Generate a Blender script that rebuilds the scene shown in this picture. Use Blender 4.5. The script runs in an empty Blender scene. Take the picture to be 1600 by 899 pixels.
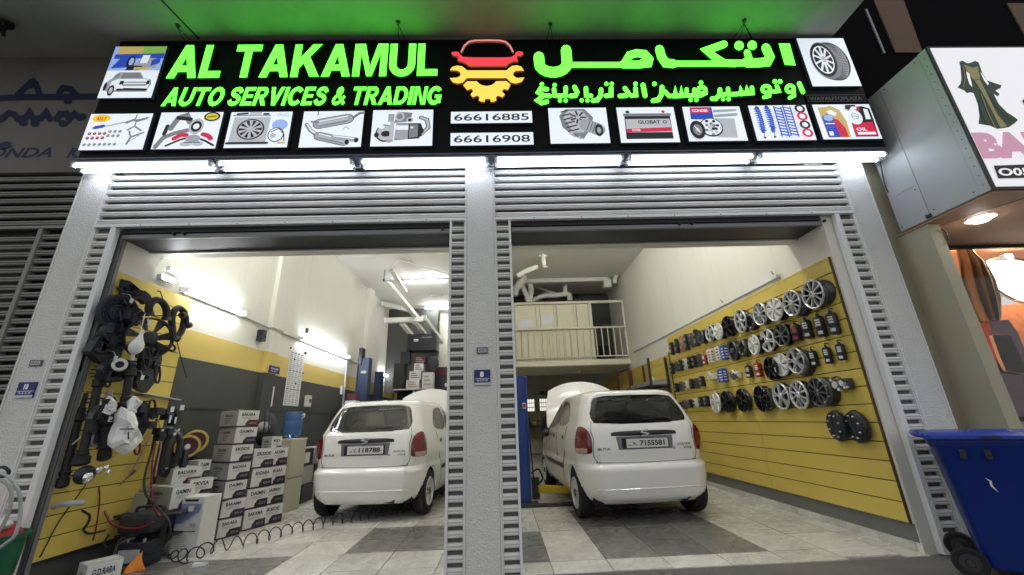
import bpy, math, random
from mathutils import Vector, Matrix
random.seed(7)
sc = bpy.context.scene
C = sc.collection
PI = math.pi
# ------------------------------------------------------------------ camera
CAMLOC = Vector((0.0, -3.494, 1.10))
FPX = 623.6
def _basis(yaw, pitch, roll):
    f = Vector((-math.sin(yaw)*math.cos(pitch), math.cos(yaw)*math.cos(pitch), math.sin(pitch)))
    r = Vector((math.cos(yaw), math.sin(yaw), 0)); u = r.cross(f)
    return r*math.cos(roll)+u*math.sin(roll), u*math.cos(roll)-r*math.sin(roll), f
RT, UP, FW = _basis(math.radians(-1.99), math.radians(18.35), math.radians(-2.03))
cam = bpy.data.objects.new('camera', bpy.data.cameras.new('camera')); C.objects.link(cam)
m = Matrix((RT, UP, -FW)).transposed().to_4x4(); m.translation = CAMLOC
cam.matrix_world = m
cam.data.sensor_width = 36; cam.data.lens = 36*FPX/1600
cam.data.clip_start = 0.05; cam.data.clip_end = 500
sc.camera = cam
# ------------------------------------------------------------------ world: night, a dim overcast city glow
w = bpy.data.worlds.new('World'); sc.world = w; w.use_nodes = True
bg = w.node_tree.nodes['Background']
bg.inputs[0].default_value = (0.98, 0.98, 1.0, 1); bg.inputs[1].default_value = 0.215
sc.view_settings.view_transform = 'Standard'; sc.view_settings.look = 'None'
sc.view_settings.exposure = 1.8; sc.view_settings.gamma = 1.0
try:
    sc.cycles.max_bounces = 7; sc.cycles.diffuse_bounces = 4; sc.cycles.glossy_bounces = 3
    sc.cycles.transmission_bounces = 6; sc.cycles.sample_clamp_indirect = 4.0
    sc.cycles.caustics_reflective = False; sc.cycles.caustics_refractive = False
    sc.cycles.use_denoising = True; sc.cycles.use_light_tree = True
except Exception: pass

# a point of the photograph taken back onto a real plane of the place (axis 0,1,2 = x,y,z)
def at(px, py, ax, val):
    r = RT*((px-800)/FPX) + UP*(-(py-449.5)/FPX) + FW
    t = (val-CAMLOC[ax])/r[ax]
    return CAMLOC + r*t

# ------------------------------------------------------------------ materials
MATS = {}
EK = 0.300      # emission strengths below are written for exposure 0
def mat(name, col, rough=0.6, metal=0.0, var=0.0, scale=8.0, bump=0.0, bscale=60.0, emit=0.0, ecol=None,
        coat=0.0, trans=0.0, dirt=0.0, stretch=None, alpha=1.0, ior=1.45, vor=False, streak=0.0, spec=None):
    if name in MATS: return MATS[name]
    M = bpy.data.materials.new(name); M.use_nodes = True; nt = M.node_tree; b = nt.nodes['Principled BSDF']
    b.inputs['Base Color'].default_value = (*col, 1); b.inputs['Roughness'].default_value = rough
    b.inputs['Metallic'].default_value = metal; b.inputs['IOR'].default_value = ior
    b.inputs['Coat Weight'].default_value = coat; b.inputs['Coat Roughness'].default_value = 0.06
    b.inputs['Transmission Weight'].default_value = trans
    if spec is not None: b.inputs['Specular IOR Level'].default_value = spec
    b.inputs['Alpha'].default_value = alpha
    if emit:
        emit *= EK
        b.inputs['Emission Color'].default_value = (*(ecol or col), 1); b.inputs['Emission Strength'].default_value = emit
    geo = None
    if var or bump or dirt or streak:
        geo = nt.nodes.new('ShaderNodeNewGeometry'); vec = geo.outputs['Position']
        if stretch:
            mp = nt.nodes.new('ShaderNodeMapping'); mp.inputs['Scale'].default_value = stretch
            nt.links.new(vec, mp.inputs['Vector']); vec = mp.outputs['Vector']
    cur = None
    def chain(fac, c2):
        nonlocal cur
        mx = nt.nodes.new('ShaderNodeMix'); mx.data_type = 'RGBA'
        nt.links.new(fac, mx.inputs[0])
        if cur is None: mx.inputs[6].default_value = (*col, 1)
        else: nt.links.new(cur, mx.inputs[6])
        mx.inputs[7].default_value = (*c2, 1); cur = mx.outputs[2]
    def ramp(src, a, bb):
        r = nt.nodes.new('ShaderNodeMapRange'); r.inputs[1].default_value = a; r.inputs[2].default_value = bb
        nt.links.new(src, r.inputs[0]); return r.outputs[0]
    def noise(s, det=5, vecin=None):
        n = nt.nodes.new('ShaderNodeTexNoise'); n.inputs['Scale'].default_value = s; n.inputs['Detail'].default_value = det
        nt.links.new(vecin or vec, n.inputs['Vector']); return n.outputs['Fac']
    if var:
        n = noise(scale); chain(ramp(n, 0.3, 0.75), tuple(c*(1-var) for c in col))
        n2 = noise(scale*6.3); chain(ramp(n2, 0.45, 0.9), tuple(c*(1-var*0.8) for c in col))
    if dirt:
        n = noise(2.1, 8); n3 = nt.nodes.new('ShaderNodeMath'); n3.operation = 'MULTIPLY'; n3.inputs[1].default_value = dirt
        nt.links.new(ramp(n, 0.5, 0.72), n3.inputs[0]); chain(n3.outputs[0], (col[0]*.35, col[1]*.34, col[2]*.3))
        n = noise(38, 3); n3 = nt.nodes.new('ShaderNodeMath'); n3.operation = 'MULTIPLY'; n3.inputs[1].default_value = dirt
        nt.links.new(ramp(n, 0.66, 0.74), n3.inputs[0]); chain(n3.outputs[0], (col[0]*.2, col[1]*.2, col[2]*.2))
    if streak:
        mp = nt.nodes.new('ShaderNodeMapping'); mp.inputs['Scale'].default_value = (7, 7, .5)
        nt.links.new(geo.outputs['Position'], mp.inputs['Vector'])
        n = noise(1.0, 6, mp.outputs['Vector']); n3 = nt.nodes.new('ShaderNodeMath'); n3.operation = 'MULTIPLY'; n3.inputs[1].default_value = streak
        nt.links.new(ramp(n, 0.52, 0.8), n3.inputs[0]); chain(n3.outputs[0], (col[0]*.5, col[1]*.47, col[2]*.4))
    if cur is not None: nt.links.new(cur, b.inputs['Base Color'])
    if bump:
        bp = nt.nodes.new('ShaderNodeBump'); bp.inputs['Strength'].default_value = bump; bp.inputs['Distance'].default_value = 0.01
        if vor:
            v = nt.nodes.new('ShaderNodeTexVoronoi'); v.inputs['Scale'].default_value = bscale; v.feature = 'SMOOTH_F1'
            n = nt.nodes.new('ShaderNodeTexNoise'); n.inputs['Scale'].default_value = bscale*.6
            nt.links.new(vec, n.inputs['Vector']); ad = nt.nodes.new('ShaderNodeMixRGB'); ad.inputs[0].default_value = .025
            nt.links.new(vec, ad.inputs[1]); nt.links.new(n.outputs['Color'], ad.inputs[2]); nt.links.new(ad.outputs[0], v.inputs['Vector'])
            src = v.outputs['Distance']
        else: src = noise(bscale, 4)
        nt.links.new(src, bp.inputs['Height']); nt.links.new(bp.outputs[0], b.inputs['Normal'])
    MATS[name] = M; return M
M = lambda n: MATS[n]
mat('pillar_plaster', (.74,.74,.72), .55, var=.06, scale=3, bump=.8, bscale=88, vor=True, dirt=.12)
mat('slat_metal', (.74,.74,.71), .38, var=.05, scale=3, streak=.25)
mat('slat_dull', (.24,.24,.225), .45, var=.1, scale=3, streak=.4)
mat('frame_metal', (.78,.78,.76), .35, var=.05, scale=4)
mat('jamb_white', (.80,.80,.80), .3)
mat('guide_grey', (.22,.225,.23), .4, metal=.3)
mat('groove_black', (.02,.02,.022), .5)
mat('dark_void', (.035,.035,.037), .9)
mat('slat_recess', (.13,.13,.13), .8)
mat('lintel_dark', (.035,.038,.05), .5, var=.1)
mat('shutter_roll', (.10,.105,.115), .45, var=.1)
mat('sign_black', (.006,.007,.009), .5, spec=.15)
mat('sign_edge', (.10,.12,.18), .4)
mat('led_green', (.1,.9,.05), .4, emit=3.4, ecol=(.075,1.0,.035))
mat('led_green_side', (.002,.012,.002), .5, emit=.03, ecol=(.03,1,.02))
mat('led_red', (.8,.05,.07), .4, emit=1.1, ecol=(.80,.05,.075))
mat('led_pink', (.8,.3,.3), .4, emit=.75, ecol=(.9,.33,.38))
mat('led_amber', (.9,.6,.1), .4, emit=1.0, ecol=(.93,.62,.10))
mat('led_orange_side', (.3,.1,.02), .5, emit=.15, ecol=(1,.3,.02))
mat('panel_white', (.8,.8,.8), .4, emit=.72, ecol=(.80,.88,1.0))
mat('panel_edge', (.5,.5,.5), .4)
for nm, c in dict(ink=(.02,.02,.025), grey=(.22,.23,.25), lgrey=(.5,.52,.56), mgrey=(.36,.38,.42), blue=(.03,.08,.5), lblue=(.35,.5,.9), red=(.65,.03,.08),
                  yellow=(.9,.65,.03), gold=(.6,.45,.15), pwhite=(.86,.92,1.0), green=(.25,.5,.1), maroon=(.3,.01,.04), olive=(.25,.25,.05)).items():
    mat('p_'+nm, c, .5, emit=.62, ecol=c)
mat('tube_light', (1,1,1), .5, emit=12.5, ecol=(.80,.87,1.0))
mat('tube_light_inside', (1,1,1), .5, emit=92.0, ecol=(.98,.985,.96))
mat('shop_lamp', (1,1,1), .5, emit=320.0, ecol=(1.0,.93,.82))
mat('tube_light_wall', (1,1,1), .5, emit=42.0, ecol=(.95,.975,1.0))
mat('downlight', (1,1,1), .5, emit=45.0, ecol=(1.0,.95,.86))
mat('lamp_body', (.72,.74,.78), .35)
mat('wall_cream', (.76,.745,.665), .75, var=.05, scale=1.1, bump=.12, bscale=30, streak=.16)
mat('wall_yellow', (.66,.50,.14), .7, var=.08, scale=2, bump=.1, bscale=30)
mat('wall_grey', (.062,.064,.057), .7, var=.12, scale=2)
mat('ceiling_white', (.76,.75,.71), .8, var=.05, scale=1.2, bump=.15, bscale=25)
mat('soffit_paint', (.50,.50,.46), .8, var=.18, scale=1.3, bump=.35, bscale=22, dirt=.3)
mat('neighbour_wall', (.20,.19,.175), .8, var=.12, scale=2, bump=.3, bscale=30, dirt=.2)
mat('blue_paint', (.010,.016,.06), .5)
mat('olive_wall', (.36,.34,.24), .8, var=.2, scale=3, bump=.6, bscale=28, dirt=.25)
mat('olive_smooth', (.46,.44,.32), .75, var=.12, scale=3, bump=.25, bscale=40)
mat('slatwall_yellow', (.66,.51,.11), .45, var=.06, scale=1.6, bump=.05, bscale=80, dirt=.08)
mat('slat_groove', (.09,.06,.02), .8)
mat('tile_white', (.80,.79,.71), .32, var=.07, scale=2.5, dirt=.32, bump=.06, bscale=12)
mat('tile_grey', (.27,.27,.245), .38, var=.3, scale=3.5, dirt=.25, bump=.06, bscale=12)
mat('grout', (.17,.165,.14), .9)
mat('concrete', (.15,.147,.13), .85, var=.3, scale=3, bump=.5, bscale=45, dirt=.4)
mat('skirt_grey', (.16,.165,.155), .6, var=.15, scale=3)
mat('car_white', (.82,.82,.79), .22, coat=1.0, var=.03, scale=1.5)
mat('car_seam', (.02,.02,.02), .7)
mat('car_black', (.015,.015,.016), .4)
mat('glass_dark', (.14,.16,.15), .03, trans=.95, ior=1.45)
mat('glass_frit', (.008,.008,.009), .08, coat=.5)
mat('lamp_red', (.21,.004,.007), .08, coat=1.0, var=.5, scale=30)
mat('lamp_clear', (.5,.32,.3), .15, coat=.8)
mat('tyre', (.012,.012,.012), .75, bump=.3, bscale=90)
mat('alloy', (.66,.67,.68), .28, metal=.45)
mat('alloy_white', (.74,.74,.74), .35, metal=.2)
mat('alloy_dark', (.02,.02,.022), .25, metal=.4)
mat('alloy_grey', (.16,.165,.17), .35, metal=.6)
mat('chrome', (.8,.8,.8), .12, metal=1)
mat('seat_cloth', (.05,.05,.052), .9)
mat('underbody', (.01,.01,.01), .9)
mat('plate_white', (.70,.70,.68), .4)
mat('ink_black', (.01,.01,.012), .6)
mat('lift_blue', (.015,.05,.25), .4, var=.15)
mat('lift_navy', (.02,.035,.10), .45, var=.15)
mat('lift_yellow', (.65,.45,.02), .45, var=.1)
mat('rubber', (.018,.018,.02), .6)
mat('plastic_black', (.018,.020,.028), .42, bump=.1, bscale=40)
mat('plastic_black_matte', (.025,.027,.035), .7, bump=.3, bscale=50)
mat('steel_dark', (.08,.08,.085), .4, metal=.7)
mat('steel', (.45,.45,.45), .35, metal=.8)
mat('bag_white', (.80,.80,.78), .45, bump=.9, bscale=22)
mat('carton_white', (.66,.66,.63), .6, var=.05)
mat('carton_grey', (.36,.36,.34), .6, var=.06)
mat('carton_maroon', (.09,.02,.03), .5)
mat('carton_black', (.025,.022,.028), .5)
mat('carton_brown', (.35,.2,.1), .7)
mat('cable_black', (.012,.012,.013), .45)
mat('cable_red', (.16,.015,.02), .45)
mat('cable_pink', (.4,.22,.2), .5)
mat('cable_white', (.6,.6,.58), .5)
mat('bin_blue', (.003,.024,.20), .42, bump=.12, bscale=120, var=.1)
mat('bin_lid', (.012,.05,.36), .32)
mat('mezz_cream', (.72,.68,.50), .55, var=.06)
mat('mezz_frame', (.66,.63,.50), .5)
mat('duct_white', (.66,.66,.60), .5, var=.06)
mat('shelf_dark', (.03,.03,.03), .6)
mat('paper', (.72,.72,.74), .6)
mat('dispenser_cream', (.50,.46,.34), .45, var=.08)
mat('bottle_blue', (.12,.25,.55), .12, trans=.55)
mat('orange_cloth', (.85,.28,.04), .6)
mat('blue_item', (.02,.07,.4), .4)
mat('red_item', (.4,.02,.025), .4)
mat('bone_white', (.66,.64,.58), .45)
mat('steel_box', (.46,.48,.49), .5, var=.07, scale=2, metal=.1, dirt=.1)
mat('nb_face', (.8,.8,.8), .45, emit=.50, ecol=(.95,.95,1))
mat('nb_pink', (.6,.3,.42), .5, emit=.45, ecol=(.62,.34,.47))
mat('nb_ink', (.01,.01,.01), .5)
mat('dress_green', (.015,.035,.02), .5, emit=.06, ecol=(.1,.25,.12))
mat('dress_gold', (.3,.27,.12), .5, emit=.25, ecol=(.3,.27,.12))
mat('nb_soffit', (.55,.33,.21), .6, var=.06)
mat('shop_orange', (.85,.45,.24), .5, var=.1)
mat('shop_orange_pattern', (.70,.22,.07), .5, var=.45, scale=14)
mat('curtain', (.42,.37,.26), .8)
mat('mirror_pale', (.50,.60,.60), .08, metal=.2)
mat('upper_black', (.004,.004,.005), .9, spec=.05)
mat('upper_beige', (.14,.09,.06), .8, var=.1)
mat('plaque_blue', (.015,.02,.13), .4)
mat('plaque_grey', (.1,.1,.11), .4)
mat('clear_glass', (.9,.9,.9), .02, trans=1.0, ior=1.2)
mat('mesh_gold', (.5,.38,.1), .5)
mat('green_bin', (.01,.11,.05), .4)
mat('maroon_paint', (.25,.01,.02), .25, coat=.6)
mat('window_glow', (.8,.8,.7), .5, emit=.9, ecol=(1,1,.9))

for nm_,lo in (('tile_white',.80),('tile_grey',.72)):
    m_=MATS[nm_]; nt=m_.node_tree; b_=nt.nodes['Principled BSDF']; src=b_.inputs['Base Color'].links[0].from_socket
    oi=nt.nodes.new('ShaderNodeObjectInfo'); mr=nt.nodes.new('ShaderNodeMapRange'); mr.inputs[3].default_value=lo; mr.inputs[4].default_value=1.04; nt.links.new(oi.outputs['Random'],mr.inputs[0])
    g=nt.nodes.new('ShaderNodeNewGeometry'); wv=nt.nodes.new('ShaderNodeTexNoise'); wv.inputs['Scale'].default_value=3.2; wv.inputs['Detail'].default_value=9; wv.inputs['Distortion'].default_value=2.2
    nt.links.new(g.outputs['Position'],wv.inputs['Vector']); r2=nt.nodes.new('ShaderNodeMapRange'); r2.inputs[1].default_value=.35; r2.inputs[2].default_value=.62; r2.inputs[3].default_value=.72; r2.inputs[4].default_value=1.0
    nt.links.new(wv.outputs['Fac'],r2.inputs[0]); mu=nt.nodes.new('ShaderNodeMath'); mu.operation='MULTIPLY'; nt.links.new(mr.outputs[0],mu.inputs[0]); nt.links.new(r2.outputs[0],mu.inputs[1])
    vm=nt.nodes.new('ShaderNodeVectorMath'); vm.operation='SCALE'; nt.links.new(src,vm.inputs[0]); nt.links.new(mu.outputs[0],vm.inputs['Scale']); nt.links.new(vm.outputs[0],b_.inputs['Base Color'])
    r3=nt.nodes.new('ShaderNodeMapRange'); r3.inputs[1].default_value=.35; r3.inputs[2].default_value=.65; r3.inputs[3].default_value=.42; r3.inputs[4].default_value=.16; nt.links.new(wv.outputs['Fac'],r3.inputs[0]); nt.links.new(r3.outputs[0],b_.inputs['Roughness'])
# ------------------------------------------------------------------ object helpers
def thing(name, label, cat, loc=(0,0,0), rotz=0.0, group=None):
    o = bpy.data.objects.new(name, None); C.objects.link(o)
    o.location = loc; o.rotation_euler = (0,0,rotz); o['label'] = label; o['category'] = cat
    o.empty_display_size = .1
    if group: o['group'] = group
    return o
def rootloc(o):
    while o.parent: o = o.parent
    return Vector(o.location)
def tag(o, label, cat, group=None):
    o['label'] = label; o['category'] = cat
    if group: o['group'] = group
    return o
def dup(root, loc=None, rot=None, label=None, group=None, parent=None):
    r = root.copy(); C.objects.link(r)
    if parent: r.parent = parent
    if loc is not None: r.location = loc
    if rot is not None: r.rotation_euler = rot
    if label: r['label'] = label
    if group: r['group'] = group
    for ch in list(root.children): dup(ch, parent=r)
    return r
class MB:
    def __init__(s): s.v=[]; s.f=[]; s.m=[]; s.c=0
    def add(s, vs, fs, mi=None):
        b=len(s.v); s.v += [Vector(p) for p in vs]; s.f += [tuple(i+b for i in f) for f in fs]
        s.m += [s.c if mi is None else mi]*len(fs); return s
    def box(s, a, b, mi=None, M4=None):
        x0,x1=sorted((a[0],b[0])); y0,y1=sorted((a[1],b[1])); z0,z1=sorted((a[2],b[2]))
        vs=[(x0,y0,z0),(x1,y0,z0),(x1,y1,z0),(x0,y1,z0),(x0,y0,z1),(x1,y0,z1),(x1,y1,z1),(x0,y1,z1)]
        if M4: vs=[M4@Vector(p) for p in vs]
        return s.add(vs,[(3,2,1,0),(4,5,6,7),(0,1,5,4),(1,2,6,5),(2,3,7,6),(3,0,4,7)],mi)
    def hexa(s, lo, hi, mi=None):   # lo, hi: four points each, same order
        return s.add(list(lo)+list(hi),[(3,2,1,0),(4,5,6,7),(0,1,5,4),(1,2,6,5),(2,3,7,6),(3,0,4,7)],mi)
    def cyl(s, p0, p1, r0, r1=None, n=16, mi=None, caps=True):
        p0=Vector(p0); p1=Vector(p1); r1=r0 if r1 is None else r1
        d=(p1-p0).normalized(); a=d.orthogonal().normalized(); b=d.cross(a)
        vs=[]
        for p,r in ((p0,r0),(p1,r1)):
            for k in range(n):
                t=2*PI*k/n; vs.append(p+a*(r*math.cos(t))+b*(r*math.sin(t)))
        fs=[(k,(k+1)%n,n+(k+1)%n,n+k) for k in range(n)]
        if caps: fs+= [tuple(range(n-1,-1,-1)), tuple(range(n,2*n))]
        return s.add(vs,fs,mi)
    def tube(s, pts, r, n=8, mi=None, closed=False, caps=True):
        pts=[Vector(p) for p in pts]; L=len(pts); rs=r if isinstance(r,(list,tuple)) else [r]*L
        vs=[]; a=None
        for i,p in enumerate(pts):
            d=(pts[(i+1)%L]-pts[i-1]) if closed else (pts[min(i+1,L-1)]-pts[max(i-1,0)])
            if d.length<1e-9: d=Vector((0,0,1))
            d.normalize()
            if a is None: a=d.orthogonal().normalized()
            a=(a-d*a.dot(d)); a=a.normalized() if a.length>1e-6 else d.orthogonal().normalized()
            b=d.cross(a)
            for k in range(n):
                t=2*PI*k/n; vs.append(p+a*(rs[i]*math.cos(t))+b*(rs[i]*math.sin(t)))
        fs=[]
        for i in range(L if closed else L-1):
            j=(i+1)%L
            for k in range(n): fs.append((i*n+k,i*n+(k+1)%n,j*n+(k+1)%n,j*n+k))
        if not closed and caps: fs+=[tuple(range(n-1,-1,-1)),tuple((L-1)*n+k for k in range(n))]
        return s.add(vs,fs,mi)
    def lathe(s, prof, M4=Matrix(), n=28, mi=None, caps=False):   # prof: (radius, height along local z)
        vs=[]
        for r,h in prof:
            for k in range(n):
                t=2*PI*k/n; vs.append(M4@Vector((r*math.cos(t),r*math.sin(t),h)))
        fs=[]
        for i in range(len(prof)-1):
            for k in range(n): fs.append((i*n+k,i*n+(k+1)%n,(i+1)*n+(k+1)%n,(i+1)*n+k))
        if caps: fs+=[tuple(range(n-1,-1,-1)),tuple((len(prof)-1)*n+k for k in range(n))]
        return s.add(vs,fs,mi)
    def sphere(s, c, r, n=14, mi=None, sc=(1,1,1), M4=None):
        c=Vector(c); vs=[];fs=[]; m_=n//2
        for i in range(m_+1):
            ph=PI*i/m_
            for k in range(n):
                t=2*PI*k/n; p=Vector((r*sc[0]*math.sin(ph)*math.cos(t),r*sc[1]*math.sin(ph)*math.sin(t),r*sc[2]*math.cos(ph)))
                if M4: p=M4@p
                vs.append(c+p)
        for i in range(m_):
            for k in range(n): fs.append((i*n+k,(i+1)*n+k,(i+1)*n+(k+1)%n,i*n+(k+1)%n))
        return s.add(vs,fs,mi)
    def prism(s, pts, off, mi=None, side=None):   # pts: 3D polygon (front), off: vector to the back
        pts=[Vector(p) for p in pts]; off=Vector(off); n=len(pts)
        s.add(pts,[tuple(range(n))],mi)
        s.add([p+off for p in pts],[tuple(range(n-1,-1,-1))],side if side is not None else mi)
        s.add(pts+[p+off for p in pts],[(k,n+k,n+(k+1)%n,(k+1)%n) for k in range(n)],side if side is not None else mi)
        return s
    def build(s, name, mats, parent=None, smooth=True, angle=35, bevel=0.0, local=False, sub=0):
        me=bpy.data.meshes.new(name)
        off=rootloc(parent) if (parent is not None and not local) else Vector((0,0,0))
        me.from_pydata([p-off for p in s.v],[],s.f)
        if not isinstance(mats,(list,tuple)): mats=[mats]
        for q in mats: me.materials.append(MATS[q] if isinstance(q,str) else q)
        me.polygons.foreach_set('material_index',s.m)
        me.update()
        if smooth:
            me.polygons.foreach_set('use_smooth',[True]*len(me.polygons))
            me.set_sharp_from_angle(angle=math.radians(angle))
        o=bpy.data.objects.new(name,me); C.objects.link(o)
        if parent is not None: o.parent=parent
        if bevel:
            b=o.modifiers.new('bevel','BEVEL'); b.width=bevel; b.segments=2; b.limit_method='ANGLE'
        if sub:
            b=o.modifiers.new('sub','SUBSURF'); b.levels=sub; b.render_levels=sub
        return o
def structure(o): o['kind']='structure'; return o
def sbox(name, a, b, mt, parent=None, bevel=0): return MB().box(a,b).build(name,mt,parent,smooth=False,bevel=bevel)
def smoothpath(pts, n=6, closed=False):
    P=[Vector(p) for p in pts]; L=len(P); out=[]
    rng=range(L if closed else L-1)
    for i in rng:
        if closed: p0,p1,p2,p3=P[i-1],P[i],P[(i+1)%L],P[(i+2)%L]
        else: p0=P[max(i-1,0)];p1=P[i];p2=P[i+1];p3=P[min(i+2,L-1)]
        for k in range(n):
            t=k/n
            out.append(.5*((2*p1)+(-p0+p2)*t+(2*p0-5*p1+4*p2-p3)*t*t+(-p0+3*p1-3*p2+p3)*t*t*t))
    if not closed: out.append(P[-1])
    return out
# text glyphs as flat outlines (built-in font), cached
_T={}
def textmesh(s, bold=.02, shear=0.0):
    key=(s,bold,shear)
    if key in _T: return _T[key]
    cu=bpy.data.curves.new('lettering','FONT'); cu.body=s; cu.size=1; cu.offset=bold; cu.shear=shear; cu.resolution_u=3
    o=bpy.data.objects.new('lettering',cu); C.objects.link(o)
    bpy.context.view_layer.update()
    dg=bpy.context.evaluated_depsgraph_get(); me=o.evaluated_get(dg).to_mesh()
    vs=[(v.co.x,v.co.y) for v in me.vertices]; fs=[tuple(p.vertices) for p in me.polygons]
    o.evaluated_get(dg).to_mesh_clear(); bpy.data.objects.remove(o); bpy.data.curves.remove(cu)
    xs=[v[0] for v in vs]; ys=[v[1] for v in vs]
    bb=(min(xs),min(ys),max(xs),max(ys)) if vs else (0,0,1,1)
    _T[key]=(vs,fs,bb); return _T[key]
def addtext(mb, s, O, U, V, mi=None, bold=.02, shear=0.0):
    """fit the string in the parallelogram O, O+U, O+V"""
    vs,fs,bb=textmesh(s,bold,shear); O=Vector(O);U=Vector(U);V=Vector(V)
    w=bb[2]-bb[0]; h=bb[3]-bb[1]
    mb.add([O+U*((x-bb[0])/w)+V*((y-bb[1])/h) for x,y in vs],fs,mi)
# flat outline of a thick stroke in 2D
def stroke2d(pts, w, capn=5, cap=True):
    P=[Vector((p[0],p[1])) for p in pts]; n=len(P); ws=w if isinstance(w,(list,tuple)) else [w]*n
    L=[];R=[]
    for i,p in enumerate(P):
        a=(P[i]-P[i-1]).normalized() if i>0 else None
        b=(P[i+1]-P[i]).normalized() if i<n-1 else None
        if a is None: a=b
        if b is None: b=a
        t=(a+b); t=t.normalized() if t.length>1e-4 else a
        nn=Vector((-t.y,t.x)); k=1/max(.5,abs(nn.dot(Vector((-a.y,a.x)))))
        L.append(p+nn*(ws[i]/2*k)); R.append(p-nn*(ws[i]/2*k))
    def arc(c,frm,r,sgn):
        a0=math.atan2(frm.y,frm.x); return [c+Vector((math.cos(a0+sgn*PI*k/capn),math.sin(a0+sgn*PI*k/capn)))*r for k in range(1,capn)]
    out=list(L)
    if cap: out+=arc(P[-1],L[-1]-P[-1],ws[-1]/2,-1)
    out+=R[::-1]
    if cap: out+=arc(P[0],R[0]-P[0],ws[0]/2,-1)
    return [(q.x,q.y) for q in out]
def circ(cx,cy,rx,ry=None,n=20,a0=0): 
    ry=rx if ry is None else ry
    return [(cx+rx*math.cos(a0+2*PI*k/n),cy+ry*math.sin(a0+2*PI*k/n)) for k in range(n)]
class Print:
    """flat print on a panel: shapes in unit coordinates (u right, v up), each layer a hair proud of the last"""
    def __init__(s,O,U,V,N,step=.0004): s.O=Vector(O);s.U=Vector(U);s.V=Vector(V);s.N=Vector(N).normalized();s.k=1;s.step=step;s.mb=MB();s.mats=[]
    def mi(s,m_):
        if m_ not in s.mats: s.mats.append(m_)
        return s.mats.index(m_)
    def P(s,p): return s.O+s.U*p[0]+s.V*p[1]+s.N*(s.step*s.k)
    def poly(s,pts,m_): s.mb.add([s.P(p) for p in pts],[tuple(range(len(pts)))],s.mi(m_)); s.k+=1
    def ell(s,cx,cy,rx,ry,m_,n=20): s.poly(circ(cx,cy,rx,ry,n),m_)
    def line(s,pts,w,m_):
        a=s.U.length/s.V.length
        q=stroke2d([(x*a,y) for x,y in pts],w); s.poly([(x/a,y) for x,y in q],m_)
    def text(s,t,u0,v0,w_,h_,m_,bold=.02,shear=0):
        O=s.P((u0,v0)); addtext(s.mb,t,O,s.U*w_,s.V*h_,s.mi(m_),bold,shear); s.k+=1
    def build(s,name,parent): return s.mb.build(name,s.mats,parent,smooth=False)

# ================================================================== THE SETTING
LX, RX, CZ = -3.60, 3.28, 4.67
structure(sbox('street_ground', (-40,-40,-.30), (40,.0,-.006), 'concrete'))
structure(sbox('floor_base', (LX-.3,.0,-.30), (RX+.3,12,-.012), 'grout'))
# floor tiles, each its own piece, chipped along the threshold
fl = bpy.data.objects['floor_base']
xs=[.36+.455*k for k in range(-9,8)]; ys=[.0]+[.27+.46*k for k in range(0,15)]
xs=[LX]+[x for x in xs if LX+.05<x<RX-.05]+[RX]
def is_grey(cx,cy):
    if .8<cx<2.2 and .27<cy<2.1: return True
    if cx<.36 and cx>-.1 and (.27<cy<1.19): return True
    if -1.5<cx<-.1 and .5<cy<1.65: return True
    if cx<-1.9 and .3<cy<.73 and cx>-3.3: return True
    if -1.5<cx<.2 and 3.5<cy<5.0: return True
    if .8<cx<2.2 and 3.5<cy<5.0: return True
    return False
_tm={}
for i in range(len(xs)-1):
    for j in range(len(ys)-1):
        x0,x1,y0,y1=xs[i],xs[i+1],ys[j],ys[j+1]
        if j==0: 
            y0+= random.choice([0,0,.0,.012]);
            if 2.2<x0<2.9: y0+=.05
        cx,cy=(x0+x1)/2,(y0+y1)/2
        g=is_grey(cx,cy); key=(round(x1-x0,3),round(y1-y0,3),g)
        if key not in _tm:
            a=(x1-x0)/2-.003; b=(y1-y0)/2-.003
            o=MB().box((-a,-b,-.013),(a,b,0)).build('tile','tile_grey' if g else 'tile_white',None,smooth=False)
            _tm[key]=o.data
        else:
            o=bpy.data.objects.new('tile',_tm[key]); C.objects.link(o)
        o.parent=fl; o.location=(cx,cy,random.uniform(-.0012,.0008)); o.rotation_euler=(random.uniform(-.001,.001),random.uniform(-.001,.001),0)
structure(sbox('floor_back', (LX,ys[-1]+.002,-.2), (RX,11.6,-.001), 'tile_white'))
# interior shell
wl=structure(sbox('wall_left', (LX-.2,.10,-.02), (LX,11.6,CZ+.1), 'wall_cream'))
b=MB(); b.box((LX,1.05,0),(LX+.003,11.5,1.9)); b.build('grey_dado','wall_grey',wl,smooth=False)
b=MB(); b.box((LX,1.05,1.903),(LX+.003,11.5,2.22)); b.build('yellow_band','wall_yellow',wl,smooth=False)
b=MB(); b.box((LX+.003,1.05,1.352),(LX+.018,6.5,1.378)); b.build('dado_rail','wall_grey',wl,smooth=False)
for y0,y1,d in ((2.66,2.95,.07),(7.0,7.35,.10)):
    b=MB(); b.box((LX,y0,0),(LX+d,y1,1.9),0); b.box((LX,y0,1.901),(LX+d+.001,y1,2.22),1); b.box((LX,y0,2.221),(LX+d,y1,CZ),2)
    b.build('pilaster',['wall_grey','wall_yellow','wall_cream'],wl,smooth=False)
wr=structure(sbox('wall_right', (RX,.05,-.02), (RX+.2,11.6,CZ+.1), 'wall_cream'))
sbox('grey_base_band',(RX-.004,.06,.068),(RX,10.7,.20),'skirt_grey',wr)
structure(sbox('wall_back', (LX,11.0,0), (RX,11.2,CZ), 'wall_cream'))
structure(sbox('wall_divider', (-.25,.20,0), (-.08,10.9,CZ), 'wall_cream'))
wb=structure(sbox('wall_back_left', (-2.05,9.9,0), (-.25,10.1,CZ-.003), 'wall_cream'))
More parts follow.
